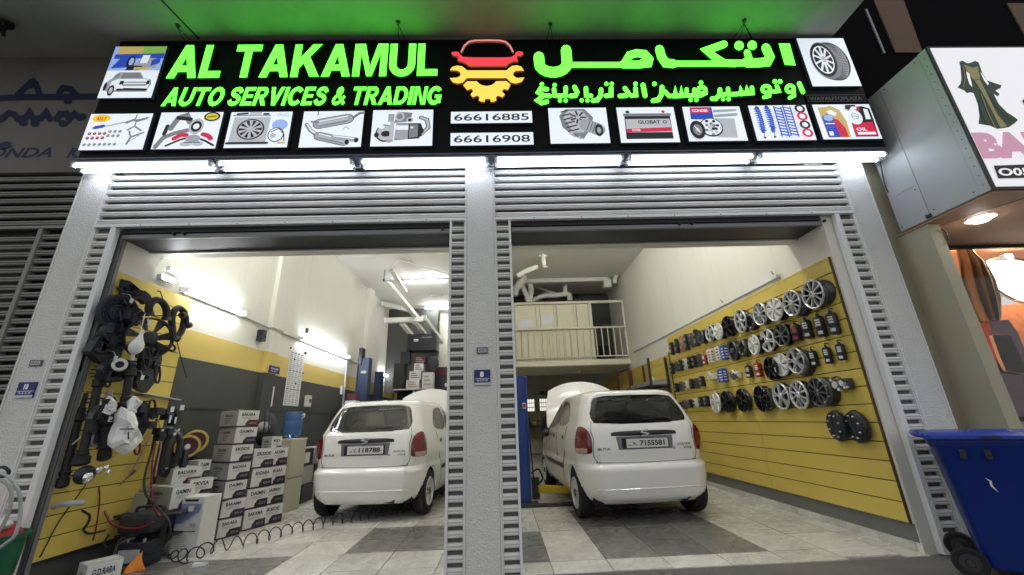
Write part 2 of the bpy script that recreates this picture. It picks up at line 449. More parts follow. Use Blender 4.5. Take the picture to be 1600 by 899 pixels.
sbox('grey_dado',(-2.05,9.896,0),(-.25,9.9,1.9),'wall_grey',wb); sbox('yellow_band',(-2.05,9.895,1.903),(-.25,9.9,2.22),'wall_yellow',wb)
structure(sbox('ceiling', (LX,.42,CZ), (RX,11.2,CZ+.1), 'ceiling_white'))
structure(sbox('wall_above_doors', (LX,.425,2.868), (RX,.56,CZ-.002), 'wall_cream'))
# skirting tiles on the right wall
x=RX-.012
for k in range(18):
    y0=.10+k*.335
    o=MB().box((x-.0,y0,0.001),(RX+.0,y0+.331,.066)).build('skirting_tile','tile_white',wr,smooth=False)
# facade mass behind slats, outer ends
structure(sbox('facade_core_left', (-8,.12,-.02),(-3.81,.35,5.6),'dark_void'))
structure(sbox('facade_core_right',(3.50,.13,-.02),(3.84,.35,5.6),'olive_wall'))
# soffit slab overhead
so=structure(sbox('overhead_soffit',(-9,-1.7,5.04),(3.79,.2,5.35),'soffit_paint'))
def strip(name,pts,wd,mt,parent,nrm,h=.004):
    P=[Vector(p) for p in pts]; b=MB()
    for a,c in zip(P[:-1],P[1:]):
        t=(c-a).normalized(); s_=t.cross(Vector(nrm)).normalized()*wd/2; n_=Vector(nrm).normalized()*h
        b.hexa([a-s_,a+s_,c+s_,c-s_],[a-s_+n_,a+s_+n_,c+s_+n_,c-s_+n_])
    return b.build(name,mt,parent,smooth=False)
strip('slab_joint',[at(252,0,2,5.04),at(312,62,2,5.04)],.02,'groove_black',so,(0,0,-1),.002)
strip('slab_joint',[at(1163,38,2,5.04),at(1176,62,2,5.04)],.012,'groove_black',so,(0,0,-1),.002)
# near-black upper storey to the right with beige panels
up=structure(sbox('upper_facade_right',(3.86,.0,4.45),(10,.3,9),'upper_black'))
def facequad(name,pts,ax,val,mt,parent,th=.01):
    P=[at(p[0],p[1],ax,val) for p in pts]
    off=Vector((0,0,0)); off[ax]= th if ax==1 else (th if P[0].x>0 else -th)
    return MB().prism(P,off).build(name,mt,parent,smooth=False)
facequad('beige_panel',[(1366,0),(1412,0),(1442,82),(1400,82)],1,-.012,'upper_beige',up,.012)
facequad('beige_panel',[(1574,5),(1640,5),(1640,60),(1602,55)],1,-.012,'upper_beige',up,.012)
facequad('metal_strip',[(1352,14),(1355,14),(1384,83),(1381,83)],1,-.012,'guide_grey',up,.012)

# ================================================================== FACADE
def pillar(x0,x1,label,plaques):
    t=thing('facade_pillar',label,'pillar',((x0+x1)/2,.0,0))
    MB().box((x0+.012,-.008,-.01),(x1-.012,.12,3.556)).build('plaster_face','pillar_plaster',t,smooth=False,bevel=.004)
    for a,b_ in ((x0,x0+.011),(x1-.011,x1)):
        MB().box((a,-.014,-.01),(b_,.12,3.556)).build('edge_trim','frame_metal',t,smooth=False)
    return t
def plaque(px0,py0,px1,py1,label,lines,grey=False):
    a=at((px0+px1)/2,(py0+py1)/2,1,-.014); wq=(at(px1,py0,1,-.014)-at(px0,py0,1,-.014)).length/2; hq=(at(px0,py0,1,-.014)-at(px0,py1,1,-.014)).length/2
    t=thing('door_number_plaque' if not grey else 'grey_nameplate',label,'plaque',(a.x,-.008,a.z-hq))
    MB().box((a.x-wq,-.020,a.z-hq),(a.x+wq,-.0085,a.z+hq)).build('plate','plaque_grey' if grey else 'plaque_blue',t,smooth=False,bevel=.002)
    pr=Print((a.x-wq,-.020,a.z-hq),(2*wq,0,0),(0,0,2*hq),(0,-1,0))
    if grey:
        pr.poly([(.12,.2),(.88,.2),(.88,.8),(.12,.8)],'p_grey'); pr.text('IIIII',.2,.3,.6,.4,'p_ink')
    else:
        pr.text(lines[0],.36,.52,.24,.36,'p_mgrey',.05); pr.poly([(.05,.40),(.95,.40),(.95,.43),(.05,.43)],'p_mgrey'); pr.text(lines[1],.15,.24,.7,.13,'p_mgrey')
        pr.poly([(0,0),(1,0),(1,.16),(0,.16)],'p_grey')
    pr.build('lettering',t)
pillar(-4.07,-3.80,'rough plastered grey pillar at the left end of the garage front','')
pillar(-.31,-.02,'rough plastered pillar between the two garage doorways','')
pillar(3.58,3.84,'rough plastered pillar between right doorway and olive wall','')
plaque(741,578,766,602,'blue number 8 plaque on the middle pillar',('8','٨-١-٢-٨'))
plaque(745,543,762,553,'small grey nameplate above the plaque on the middle pillar',None,True)
plaque(27,598,55,621,'blue number plaque low on the left pillar',('10','٨-١-٢-٨'))
plaque(47,563,66,572,'small grey nameplate above the plaque on the left pillar',None,True)

# one slat profile, shared shapes
def slat_mesh(x0,x1,mt,th=.017,name='slat'):
    pr=[(0,.0),(-th*.75,.004),(-th,.012),(-th*.9,.020),(-th*.35,.0245),(-th*.9,.029),(-th,.038),(-th*.75,.046),(0,.0515),(.012,.0515),(.012,0)]
    L=(x1-x0)/2; n=len(pr)
    b=MB(); vs=[(-L,y,z) for y,z in pr]+[(L,y,z) for y,z in pr]
    fs=[(k,n+k,n+(k+1)%n,(k+1)%n) for k in range(n)]+[tuple(range(n-1,-1,-1)),tuple(range(n,2*n))]
    b.add(vs,fs); o=b.build(name,mt,None,angle=50); return o
_sl={}
def put_slat(x0,x1,z,y,parent,mt):
    key=(round(x1-x0,3),mt)
    if key not in _sl: o=slat_mesh(x0,x1,mt); _sl[key]=o.data
    else: o=bpy.data.objects.new('slat',_sl[key]); C.objects.link(o)
    o.parent=parent; o.location=Vector(((x0+x1)/2,y,z))-rootloc(parent)+Vector((0,random.uniform(-.0015,.0015),random.uniform(-.001,.001))); o.rotation_euler=(0,random.uniform(-.0012,.0012),0)
PITCH=.0811
def surround(ox0,ix0,ix1,ox1,label):
    t=thing('slatted_door_surround',label,'door surround',((ox0+ox1)/2,.04,0))
    for k in range(7): put_slat(ox0+.003,ox1-.003,2.998+PITCH*k,.018,t,'slat_metal')
    MB().box((ox0+.002,-.012,2.955),(ox1-.002,.03,2.984)).build('top_rail','jamb_white',t,smooth=False,bevel=.003)
    for (a,b_,inner) in ((ox0,ix0,1),(ix1,ox1,-1)):
        z=.012
        k=0
        while z<2.93:
            s0,s1=(a+.012,b_-.048) if inner==1 else (a+.048,b_-.012)
            if abs(ix0)<.5 and inner==1 or abs(ix1)<.5 and inner==-1:
                s0,s1=(a+.012,b_-.022) if inner==1 else (a+.022,b_-.012)
            put_slat(s0,s1,z,.018,t,'slat_metal'); z+=PITCH; k+=1
        # rails: narrow one at the pillar, broad one at the opening
        o0,o1=(a+.001,a+.011) if inner==1 else (b_-.011,b_-.001)
        MB().box((o0,-.006,0),(o1,.05,2.954)).build('side_rail','frame_metal',t,smooth=False,bevel=.002)
        w0,w1=(s1+.001,b_) if inner==1 else (a,s0-.001)
        MB().box((w0,-.010,0),(w1,.045,2.954)).build('jamb','jamb_white',t,smooth=False,bevel=.003)
        MB().box((min(w0,w1)+(.012 if inner==-1 else .0),.046,0),(max(w0,w1)-(.0 if inner==-1 else .012)+(.0),.062,2.9)).build('groove','groove_black',t,smooth=False)
        MB().box((a+.013,.034,0.0),(b_-.012,.045,2.954)).build('backing','slat_recess',t,smooth=False)
    MB().box((ox0+.013,.034,2.99),(ox1-.013,.045,3.56)).build('backing','dark_void',t,smooth=False)
    # screws on the rail
    sm=MB()
    for k in range(7):
        xx=ix0+(ix1-ix0)*(k+.5)/7; sm.cyl((xx,-.0125,2.968),(xx,-.016,2.968),.005,n=8)
    sm.build('screws','groove_black',t)
    return t
sA=surround(-3.80,-3.60,-.46,-.31,'white slatted metal surround of the left doorway with closed top panel')
sB=surround(-.02,.13,3.38,3.58,'white slatted metal surround of the right doorway with closed top panel')
# rolled shutters inside the heads
def rolled(x0,x1,label):
    t=thing('rolled_shutter',label,'shutter',((x0+x1)/2,.2,2.86))
    b=MB(); b.box((x0,.085,2.872),(x1,.42,3.3)); b.build('housing','lintel_dark',t,smooth=False)
    MB().box((x0,.064,2.925),(x1,.084,3.2)).build('curtain','shutter_roll',t,smooth=False)
    MB().box((x0+.01,.055,2.861),(x1-.01,.084,2.905)).build('bottom_bar','guide_grey',t,smooth=False,bevel=.004)
    for px_ in ((.16,.19) if x0<0 else (.52,.56))+(.975,):
        xx=x0+(x1-x0)*px_; MB().cyl((xx,.054,2.90),(xx,.03,2.90),.014,n=12).build('bolt','groove_black',t)
    MB().box((x0,.40,2.855),(x1,.424,2.871)).build('edge_strip','jamb_white',t,smooth=False)
rolled(-3.60,-.46,'dark rolled-up shutter in the head of the left doorway')
rolled(.13,3.38,'dark rolled-up shutter in the head of the right doorway')
def guide(x0,x1,y0,y1,label,mt):
    t=thing('shutter_guide',label,'shutter guide',((x0+x1)/2,(y0+y1)/2,0))
    MB().box((x0,y0,0),(x1,y1,2.86)).build('channel',mt,t,smooth=False,bevel=.003)
    MB().box((x0+(x1-x0)*.8,y0-.004,0),(x1-.002,y0-.0005,2.85)).build('slot','groove_black',t,smooth=False)
guide(3.285,3.372,.065,.12,'grey steel shutter guide beside the yellow slatwall','guide_grey')
guide(-3.598,-3.565,.065,.10,'grey steel shutter guide beside the hanging car parts','guide_grey')

# neighbour on the left: closed shutter and painted wall
nb=thing('closed_shutter','dull closed slatted shutter of the shop on the left','shutter',(-4.6,.04,0))
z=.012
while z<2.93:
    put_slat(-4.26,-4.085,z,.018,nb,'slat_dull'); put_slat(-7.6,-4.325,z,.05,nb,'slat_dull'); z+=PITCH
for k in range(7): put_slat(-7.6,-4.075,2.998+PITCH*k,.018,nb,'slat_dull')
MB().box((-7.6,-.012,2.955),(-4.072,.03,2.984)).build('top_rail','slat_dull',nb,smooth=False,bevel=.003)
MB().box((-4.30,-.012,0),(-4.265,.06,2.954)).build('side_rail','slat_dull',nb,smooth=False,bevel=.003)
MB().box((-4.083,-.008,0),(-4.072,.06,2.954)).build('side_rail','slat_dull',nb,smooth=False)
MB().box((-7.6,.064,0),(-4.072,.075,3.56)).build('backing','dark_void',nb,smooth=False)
nw=structure(sbox('neighbour_sign_wall',(-9,-.02,3.565),(-4.0,.12,5.04),'neighbour_wall'))
MB().box((-9,-.03,3.558),(-4.0,.02,3.60)).build('wall_ledge','neighbour_wall',nw,smooth=False)
b=MB()
def wl_text(s,px0,py0,px1,py1,y=-.0205,sh=.2):
    o=at(px0,py1,1,y); u=at(px1,py1,1,y)-o; v=at(px0,py0,1,y)-o; v.x=0; u.z=0
    addtext(b,s,o,u,v,0,.03,sh)
wl_text('HONDA',-47,232,79,248); wl_text('K',103,231,123,247)
b.build('blue_lettering','blue_paint',nw,smooth=False)
# two rows of faded blue Arabic lettering
def px_strokes(mb,strokes,wd,ax,val,mi=0,depth=None,side=None,capn=5):
    for k,s_ in enumerate(strokes):
        q=stroke2d(s_,wd,capn=capn) if len(s_)>1 else circ(s_[0][0],s_[0][1],wd*.62,n=12)
        P=[at(x,y,ax,val-.0006*k if ax==1 else val) for x,y in q]
        if depth: mb.prism(P,(0,depth,0),mi,side)
        else: mb.add(P,[tuple(range(len(P)))],mi)
b=MB()
px_strokes(b,[[(-60,152),(-10,154),(40,152),(100,152),(150,151)],[(28,148),(42,135),(56,132),(62,148)],[(46,130),(52,127)],[(92,146),(98,138),(110,139),(118,148)],[(104,158),(108,158)],
 [(5,184),(14,177),(22,179),(28,186),(40,184),(46,176),(52,186),(64,185),(72,176),(78,186)],[(88,186),(94,178),(104,178),(108,186),(116,178),(124,184),(130,182)],[(34,192),(38,192)],[(52,193),(56,193)],[(96,193),(100,193)],[(-40,184),(-20,180),(2,186)],
 [(2,228),(12,226)]],10,1,-.0205)
b.build('blue_script','blue_paint',nw,smooth=False)

# ================================================================== SHOP SIGN
SY=-.22
sg=thing('shop_sign','long black illuminated sign with green letters above both garage doorways','sign',(-.1,0,3.56))
MB().box((-3.93,SY,3.575),(3.93,-.002,5.036)).build('cabinet','sign_black',sg,smooth=False,bevel=.006)
MB().box((-3.935,SY-.004,3.56),(3.935,.0,3.574)).build('bottom_edge','sign_edge',sg,smooth=False)
LY=SY-.045   # front of the channel letters
def rs(cx,cy,xo,yo,xi,yi,a0,a1,n=12):
    o=[(cx+xo*math.cos(math.radians(a0+(a1-a0)*k/n)),cy+yo*math.sin(math.radians(a0+(a1-a0)*k/n))) for k in range(n+1)]
    i=[(cx+xi*math.cos(math.radians(a0+(a1-a0)*k/n)),cy+yi*math.sin(math.radians(a0+(a1-a0)*k/n))) for k in range(n+1)]
    return o+i[::-1]
def rc(x0,y0,x1,y1): return [(x0,y0),(x1,y0),(x1,y1),(x0,y1)]
def sm2(p): return [(q.x,q.y) for q in smoothpath([(a,b_,0) for a,b_ in p],4)]
T_=.25
CAPS={'A':(.98,[[(0,0),(.27,0),(.62,1),(.36,1)],[(.98,0),(.71,0),(.36,1),(.62,1)],[(.2,.18),(.78,.18),(.72,.37),(.26,.37)]]),
 'T':(.86,[rc(0,.80,.86,1),rc(.305,0,.555,.8)]),'L':(.70,[rc(0,0,T_,1),rc(T_,0,.70,.2)]),
 'K':(.96,[rc(0,0,T_,1),[(T_,.26),(T_,.58),(.62,1),(.94,1)],[(.36,.46),(.55,.64),(.97,0),(.66,0)]]),
 'M':(1.16,[rc(0,0,.24,1),rc(.92,0,1.16,1),[(.14,1),(.36,1),(.67,0),(.49,0)],[(1.02,1),(.80,1),(.49,0),(.67,0)]]),
 'U':(.90,[rc(0,.36,T_,1),rc(.65,.36,.90,1),rs(.45,.36,.45,.38,.20,.17,180,360)]),
 'O':(1.0,[rs(.5,.5,.5,.52,.24,.30,0,180),rs(.5,.5,.5,.52,.24,.30,180,360)]),
 'C':(.92,[rs(.5,.5,.5,.52,.24,.29,38,322,20)]),
 'G':(.98,[rs(.5,.5,.5,.52,.24,.29,38,330,20),rc(.52,.36,.96,.54),rc(.74,.08,.96,.40)]),
 'E':(.74,[rc(0,0,T_,1),rc(T_,.8,.72,1),rc(T_,.41,.68,.59),rc(T_,0,.74,.2)]),'I':(.25,[rc(0,0,T_,1)]),
 'R':(.88,[rc(0,0,T_,1),rc(T_,.80,.50,1),rc(T_,.38,.50,.57),rs(.50,.69,.33,.31,.10,.11,-90,90),[(.36,.38),(.62,.44),(.90,0),(.61,0)]]),
 'V':(.94,[[(0,1),(.27,1),(.60,0),(.35,0)],[(.94,1),(.67,1),(.35,0),(.60,0)]]),
 'N':(.90,[rc(0,0,.24,1),rc(.66,0,.90,1),[(.12,1),(.30,1),(.78,0),(.60,0)]]),
 'D':(.92,[rc(0,0,T_,1),rc(T_,.8,.42,1),rc(T_,0,.42,.2),rs(.42,.5,.50,.5,.25,.30,-90,90)]),
 'S':(.84,[stroke2d(sm2([(.74,.70),(.62,.86),(.42,.90),(.22,.84),(.16,.71),(.26,.59),(.46,.52),(.64,.43),(.70,.29),(.60,.15),(.42,.10),(.22,.14),(.10,.30)]),.225,cap=False)]),
 '&':(.96,[stroke2d(sm2([(.90,.06),(.62,.32),(.34,.64),(.30,.80),(.42,.91),(.56,.82),(.52,.66),(.24,.46),(.13,.28),(.22,.12),(.42,.10),(.62,.22),(.82,.50)]),.19,cap=False)])}
def letters(s,px0,px1,pyt,pyb,bold,shear,depth=.022):
    o=at(px0,pyb[0],1,LY); e=at(px1,pyb[1],1,LY); tl=at(px0+20,pyt[0],1,LY)
    Ux=e.x-o.x; dz=e.z-o.z; h=tl.z-o.z
    gap=.075; x=0; pos=[]
    for ch in s:
        if ch==' ': x+=.30; continue
        pos.append((ch,x)); x+=CAPS[ch][0]+gap
    tot=x-gap; f=(Ux-shear*h)/tot
    for ch,x in pos:
        b=MB()
        for k,poly in enumerate(CAPS[ch][1]):
            b.prism([Vector((o.x+(x+u)*f+shear*v*h,LY-.0007*k,o.z+dz*(x+u)/tot+v*h)) for u,v in poly],(0,depth,0),0,1)
        b.build('letter',['led_green','led_green_side'],sg,smooth=False)
letters('AL TAKAMUL',259,683,(71,68),(122.5,118.5),.032,0.0)
letters('AUTO SERVICES & TRADING',251,692,(137,136),(166,163.5),.026,.12)
z3=lambda X,Y:(800+X/3.81,30+Y/3.81)
z4=lambda X,Y:(1180+X/3.81,0+Y/3.81)
def ar(name,strokes,wd,zf=z3,fr='led_green',sd='led_green_side'):
    b=MB()
    for k,s_ in enumerate(strokes):
        if isinstance(s_,tuple): ww,s_=s_
        else: ww=wd
        q=[zf(*p) for p in s_]
        q=stroke2d(q,ww/3.81) if len(q)>1 else circ(q[0][0],q[0][1],ww/3.81*.5,n=14)
        b.prism([at(x,y,1,LY-.0007*k) for x,y in q],(0,.022,0),0,1)
    return b.build(name,[fr,sd],sg,smooth=False)
def arc2(cx,cy,rx,ry,a0,a1,n=9): return [(cx+rx*math.cos(math.radians(a0+(a1-a0)*k/n)),cy+ry*math.sin(math.radians(a0+(a1-a0)*k/n))) for k in range(n+1)]
# large word
ar('letter',[(62,[(322,185),(326,240)]+arc2(245,265,82,52,0,180)[0:]+[(160,225)]),(34,[(340,273),(660,273)])],60)          # lam
ar('letter',[(46,[(672,262),(700,215),(742,203),(790,208),(818,240),(812,264),(760,270),(660,270)]) ],46)                   # mim
ar('letter',[(52,[(878,180),(890,225),(915,262),(960,266)]),(36,[(940,266),(1300,266)]),],50)                             # alif joined
ar('letter',[(44,[(1262,150),(1160,186),(1200,222),(1262,262),(1330,264)])],44)                                             # kaf
ar('letter',[(40,[(1400,200),(1412,235),(1380,262),(1310,262)]),(56,[(1352,158)]),(56,[(1430,156)])],44)                     # ta
ar('letter',[(54,[(1512,172),(1535,225),(1520,255),(1470,260),(1400,262)])],50)                                            # lam
b=MB(); b.prism([at(*z4(x,y),1,LY) for x,y in ((140,260),(205,260),(240,390),(176,386))],(0,.022,0),0,1); b.build('letter',['led_green','led_green_side'],sg,smooth=False)
# small line
ar('letter',[[(262,498),(284,548)]],27,z4)
ar('letter',[arc2(208,530,22,20,0,330)+[(230,545),(232,570),(205,584)]],22,z4)
ar('letter',[[(128,512),(140,542),(110,546)],(28,[(117,486)]),(28,[(148,486)])],24,z4)
ar('letter',[arc2(66,532,24,20,0,330)+[(88,548),(84,572),(52,580)]],22,z4)
ar('letter',[[(1428,408),(1432,440),(1404,442),(1398,415),(1397,442),(1370,445),(1362,418),(1362,444),(1325,447),(1290,448)]],25)
ar('letter',[[(1286,415),(1288,446),(1250,449)],(26,[(1257,476)]),(26,[(1290,476)])],25)
ar('letter',[[(1238,420),(1236,450),(1215,474),(1192,474)]],27)
ar('letter',[arc2(1130,425,22,20,0,330)+[(1152,440),(1120,456),(1090,456)],(27,[(1125,379)])],25)
ar('letter',[[(1086,420),(1084,454),(1056,457)],(26,[(1064,481)]),(26,[(1098,481)])],25)
ar('letter',[[(1040,418),(1040,455),(1010,457),(1008,418),(1008,457),(975,458),(972,418),(970,458),(935,458),(910,430)]],24)
ar('letter',[[(893,405),(890,450),(872,480),(840,486)],(27,[(848,386)])],28)
ar('letter',[[(780,393),(792,456)]],29)
ar('letter',[[(735,412),(738,453),(710,456)],(26,[(735,386)])],26)
ar('letter',[[(672,412),(692,440),(680,456),(642,458)]],26)
ar('letter',[[(590,410),(590,453),(560,457)],(25,[(562,386)]),(25,[(594,386)])],27)
ar('letter',[[(530,420),(528,455),(508,482),(482,486)]],27)
ar('letter',[[(440,412),(442,455),(470,457)],(25,[(415,484)]),(25,[(449,484)])],26)
ar('letter',[[(372,405),(388,435),(378,455),(348,458)]],27)
ar('letter',[[(320,408),(318,455),(290,458)],(25,[(286,485)]),(25,[(320,485)])],26)
ar('letter',[[(250,418),(254,455),(285,458)],(25,[(254,393)])],26)
ar('letter',[[(208,418),(170,414),(156,436),(190,456),(225,458)],[(185,458),(152,484),(176,500),(208,492)],(26,[(178,388)])],26)
# emblem: car outline, bonnet with mirrors, spanner and half gear
ze=lambda X,Y:(680+X/8.81,40+Y/8.81)
def emb(name,polys,fr,sd='led_orange_side',y=LY):
    b=MB()
    for k,q in enumerate(polys): b.prism([at(*ze(*p),1,y-.0007*k) for p in q],(0,.022,0),0,1)
    b.build(name,[fr,sd],sg,smooth=False)
emb('emblem_car_roof',[stroke2d([(362,358),(400,280),(460,225),(540,207),(715,203),(890,207),(970,225),(1030,280),(1070,358)],22)],'led_pink')
emb('emblem_car_bonnet',[[(222,385),(235,362),(320,362),(338,395),(380,432),(540,440),(900,440),(1040,436),(1090,410),(1110,370),(1140,355),(1200,362),(1214,388),(1195,412),(1120,420),(1125,455),(1145,492),(1070,495),(1010,525),(975,560),(470,560),(420,520),(370,500),(306,482),(322,430),(250,412)]],'led_red')
def wrench():
    L_=[(435,618),(985,618)]; 
    right=[(1010,590),(1060,555),(1120,548),(1185,565),(1222,622),(1115,625),(1080,645),(1072,672),(1085,700),(1125,722),(1228,716),(1190,775),(1110,800),(1040,785),(985,725)]
    left=[(435,725),(380,785),(310,800),(240,780),(200,725),(290,718),(335,705),(350,672),(338,640),(300,622),(202,615),(235,570),(300,552),(370,562),(410,592)]
    return L_+right+left
emb('emblem_spanner',[wrench()],'led_amber')
gear=[(440,768),(572,768),(610,805),(660,828),(715,833),(770,822),(810,800),(838,768),(980,765),(1038,815),(1000,888),(945,872),(915,905),(960,950),(925,990),(870,965),(835,985),(845,1030),(800,1050),(765,1050),(757,1010),(690,1010),(680,1050),(640,1050),(600,1030),(610,985),(575,965),(520,990),(485,950),(525,905),(500,872),(440,888),(385,820)]
emb('emblem_gear',[gear],'led_amber')

# picture panels on the sign
def quadframe(q,y):
    TL,TR,BR,BL=[at(px,py,1,y) for px,py in q]
    x0=(TL.x+BL.x)/2; x1=(TR.x+BR.x)/2; z0=(BL.z+BR.z)/2; z1=(TL.z+TR.z)/2
    return x0,x1,z0,z1
PY_=SY-.035
def panel(q,name='picture_panel',label=None):
    x0,x1,z0,z1=quadframe(q,PY_)
    b=MB().box((x0,PY_,z0),(x1,SY-.001,z1)); b.m=[1,1,0,1,1,1]; o=b.build(name,['panel_white','sign_edge'],sg,smooth=False)
    if label: o['label']=label
    return Print((x0,PY_,z0),(x1-x0,0,0),(0,0,z1-z0),(0,-1,0)),o
# 1 steering rack and bushes
p,o=panel([(141.7,178),(238.8,178),(223,234.4),(123.4,234.4)],label='backlit picture of a steering rack, rubber bushes and control arms')
p.ell(.19,.87,.15,.11,'p_yellow'); p.text('ASLY',.11,.81,.17,.11,'p_red',.03)
p.line([(.10,.60),(.35,.66),(.6,.76),(.95,.88)],.035,'p_mgrey'); p.line([(.14,.61),(.26,.65)],.09,'p_blue'); p.line([(.62,.74),(.72,.82),(.78,.78),(.92,.86)],.06,'p_grey'); p.line([(.74,.84),(.75,.95)],.03,'p_grey')
for r_,(v,n,c0) in enumerate(((.44,4,'p_maroon'),(.31,4,'p_maroon'),(.12,3,'p_grey'))):
    for k in range(7):
        c=c0 if k<4 else 'p_grey'; p.ell(.09+.08*k,v+(.05 if k>=4 and r_<2 else 0),.028,.042,c,8); p.ell(.085+.08*k,v+.012+(.05 if k>=4 and r_<2 else 0),.010,.014,'p_lgrey',6)
p.line([(.70,.5),(.80,.60),(.92,.48)],.04,'p_grey'); p.line([(.80,.6),(.80,.70)],.03,'p_grey'); p.line([(.76,.12),(.79,.30),(.97,.42)],.05,'p_grey'); p.line([(.79,.3),(.74,.46)],.04,'p_grey'); p.line([(.78,.16),(.96,.41)],.02,'p_mgrey')
p.build('print',o)
# 2 suspension parts
p,o=panel([(251.4,176),(349,175.4),(336.5,232.8),(237,232.8)],label='backlit picture of suspension arms, hub and red levers with a yellow badge')
p.line([(.06,.06),(.14,.3),(.3,.42),(.5,.5)],.11,'p_grey'); p.line([(.16,.62),(.14,.4)],.09,'p_ink'); p.line([(.22,.55),(.30,.85),(.42,.92),(.5,.72)],.13,'p_grey'); p.line([(.3,.84),(.5,.80)],.1,'p_ink')
p.ell(.62,.60,.12,.22,'p_lgrey'); p.ell(.62,.60,.085,.15,'p_ink'); p.ell(.62,.60,.05,.08,'p_pwhite'); p.line([(.22,.08),(.42,.24),(.56,.30)],.05,'p_ink'); p.line([(.96,.08),(.82,.2),(.68,.28)],.05,'p_ink')
p.line([(.32,.27),(.42,.37),(.50,.36)],.11,'p_red'); p.line([(.76,.38),(.84,.34),(.90,.26)],.11,'p_red'); p.ell(.62,.26,.12,.11,'p_mgrey'); p.ell(.53,.12,.10,.07,'p_lgrey'); p.ell(.72,.12,.09,.07,'p_lgrey'); p.line([(.5,.16),(.74,.16)],.02,'p_ink')
p.ell(.84,.86,.13,.13,'p_ink'); p.ell(.84,.86,.10,.09,'p_yellow'); p.line([(.78,.85),(.9,.87)],.05,'p_olive')
p.build('print',o)
# 3 radiator fan
p,o=panel([(361.5,175.5),(457,174.8),(448.6,230.6),(349.5,231.3)],label='backlit picture of a radiator with its fan and a clutch drawing')
p.poly([(.05,.15),(.64,.15),(.66,.85),(.07,.85)],'p_lgrey')
for k in range(9): p.line([(.06,.19+.075*k),(.65,.19+.075*k)],.006,'p_mgrey')
p.ell(.37,.50,.22,.29,'p_ink',28); p.ell(.37,.50,.195,.26,'p_lgrey',28)
for k in range(10):
    a=2*PI*k/10; p.poly([(.37+.04*math.cos(a),.50+.05*math.sin(a)),(.37+.185*math.cos(a-.12),.50+.245*math.sin(a-.12)),(.37+.185*math.cos(a+.2),.50+.245*math.sin(a+.2))],'p_ink')
p.ell(.37,.50,.05,.065,'p_lgrey'); p.line([(.04,.11),(.68,.11)],.06,'p_ink'); p.line([(.06,.88),(.66,.88)],.03,'p_grey'); p.line([(.12,.92),(.28,.94)],.05,'p_ink'); p.line([(.55,.92),(.62,.92)],.05,'p_ink'); p.poly([(.32,.90),(.52,.90),(.52,.97),(.32,.97)],'p_lgrey')
p.ell(.84,.60,.13,.16,'p_lblue'); p.ell(.80,.33,.13,.2,'p_ink'); p.ell(.80,.33,.115,.18,'p_pwhite'); p.line([(.72,.4),(.84,.5),(.93,.34),(.95,.15)],.02,'p_ink'); p.ell(.76,.30,.05,.07,'p_lgrey'); p.line([(.86,.1),(.96,.1)],.05,'p_gold'); p.text("PNG",.78,.82,.18,.1,'p_lblue')
p.build('print',o)
# 4 exhaust silencers
p,o=panel([(475.3,174.4),(568.8,173.6),(564,230),(466.4,230.5)],label='backlit picture of two exhaust silencers')
def silencer(p,a,b_,w1):
    p.line([a,b_],w1+.03,'p_ink'); p.line([a,b_],w1,'p_mgrey')
    for t,c,wf in ((.28,'p_pwhite',.12),(-.02,'p_lgrey',.2),(-.25,'p_grey',.14)): p.line([(a[0]+.01,a[1]+w1*t),(b_[0]-.01,b_[1]+w1*t)],w1*wf,c)
p.line([(.82,.80),(.92,.93),(.99,.95)],.07,'p_grey'); silencer(p,(.27,.64),(.74,.78),.25); p.line([(.15,.70),(.26,.68)],.05,'p_grey'); p.line([(.24,.88),(.24,.98)],.02,'p_ink')
p.line([(.08,.62),(.16,.45),(.28,.32)],.10,'p_grey'); p.line([(.09,.62),(.17,.45),(.28,.34)],.04,'p_pwhite'); silencer(p,(.30,.30),(.72,.14),.20); p.line([(.55,.26),(.92,.18)],.13,'p_mgrey'); p.line([(.55,.29),(.90,.21)],.03,'p_pwhite')
p.ell(.77,.12,.045,.09,'p_lgrey'); p.ell(.77,.12,.035,.07,'p_ink'); p.ell(.92,.17,.045,.08,'p_lgrey'); p.ell(.92,.17,.035,.06,'p_ink'); p.line([(.68,.46),(.72,.54),(.79,.48)],.015,'p_grey')
p.build('print',o)
# 5 starter motor
p,o=panel([(583,172.5),(677.4,171.7),(674.8,228),(578.5,229)],label='backlit picture of a starter motor')
p.line([(.80,.78),(.90,.72),(.93,.5),(.80,.3)],.10,'p_ink'); p.line([(.80,.78),(.90,.72),(.93,.5),(.82,.32)],.06,'p_lgrey'); p.poly([(.38,.16),(.78,.2),(.86,.4),(.80,.62),(.40,.62)],'p_ink'); p.poly([(.39,.18),(.60,.18),(.60,.60),(.40,.60)],'p_mgrey'); p.poly([(.40,.44),(.60,.44),(.60,.56),(.40,.56)],'p_pwhite'); p.poly([(.62,.22),(.76,.24),(.76,.58),(.62,.58)],'p_grey'); p.ell(.66,.5,.02,.03,'p_pwhite')
p.ell(.22,.35,.15,.24,'p_ink'); p.ell(.22,.36,.13,.21,'p_lgrey'); p.ell(.24,.33,.08,.08,'p_ink'); p.ell(.09,.30,.04,.07,'p_ink'); p.ell(.16,.52,.05,.05,'p_pwhite'); p.poly([(.30,.1),(.37,.1),(.37,.66),(.30,.66)],'p_lgrey'); p.ell(.30,.13,.05,.05,'p_mgrey')
p.poly([(.26,.66),(.36,.66),(.36,.88),(.26,.88)],'p_mgrey'); p.poly([(.36,.62),(.62,.66),(.66,.9),(.42,.94)],'p_grey'); p.ell(.45,.80,.08,.13,'p_lgrey'); p.ell(.45,.80,.05,.08,'p_grey'); p.ell(.62,.7,.06,.07,'p_lgrey'); p.ell(.62,.7,.03,.04,'p_ink')
p.build('print',o)
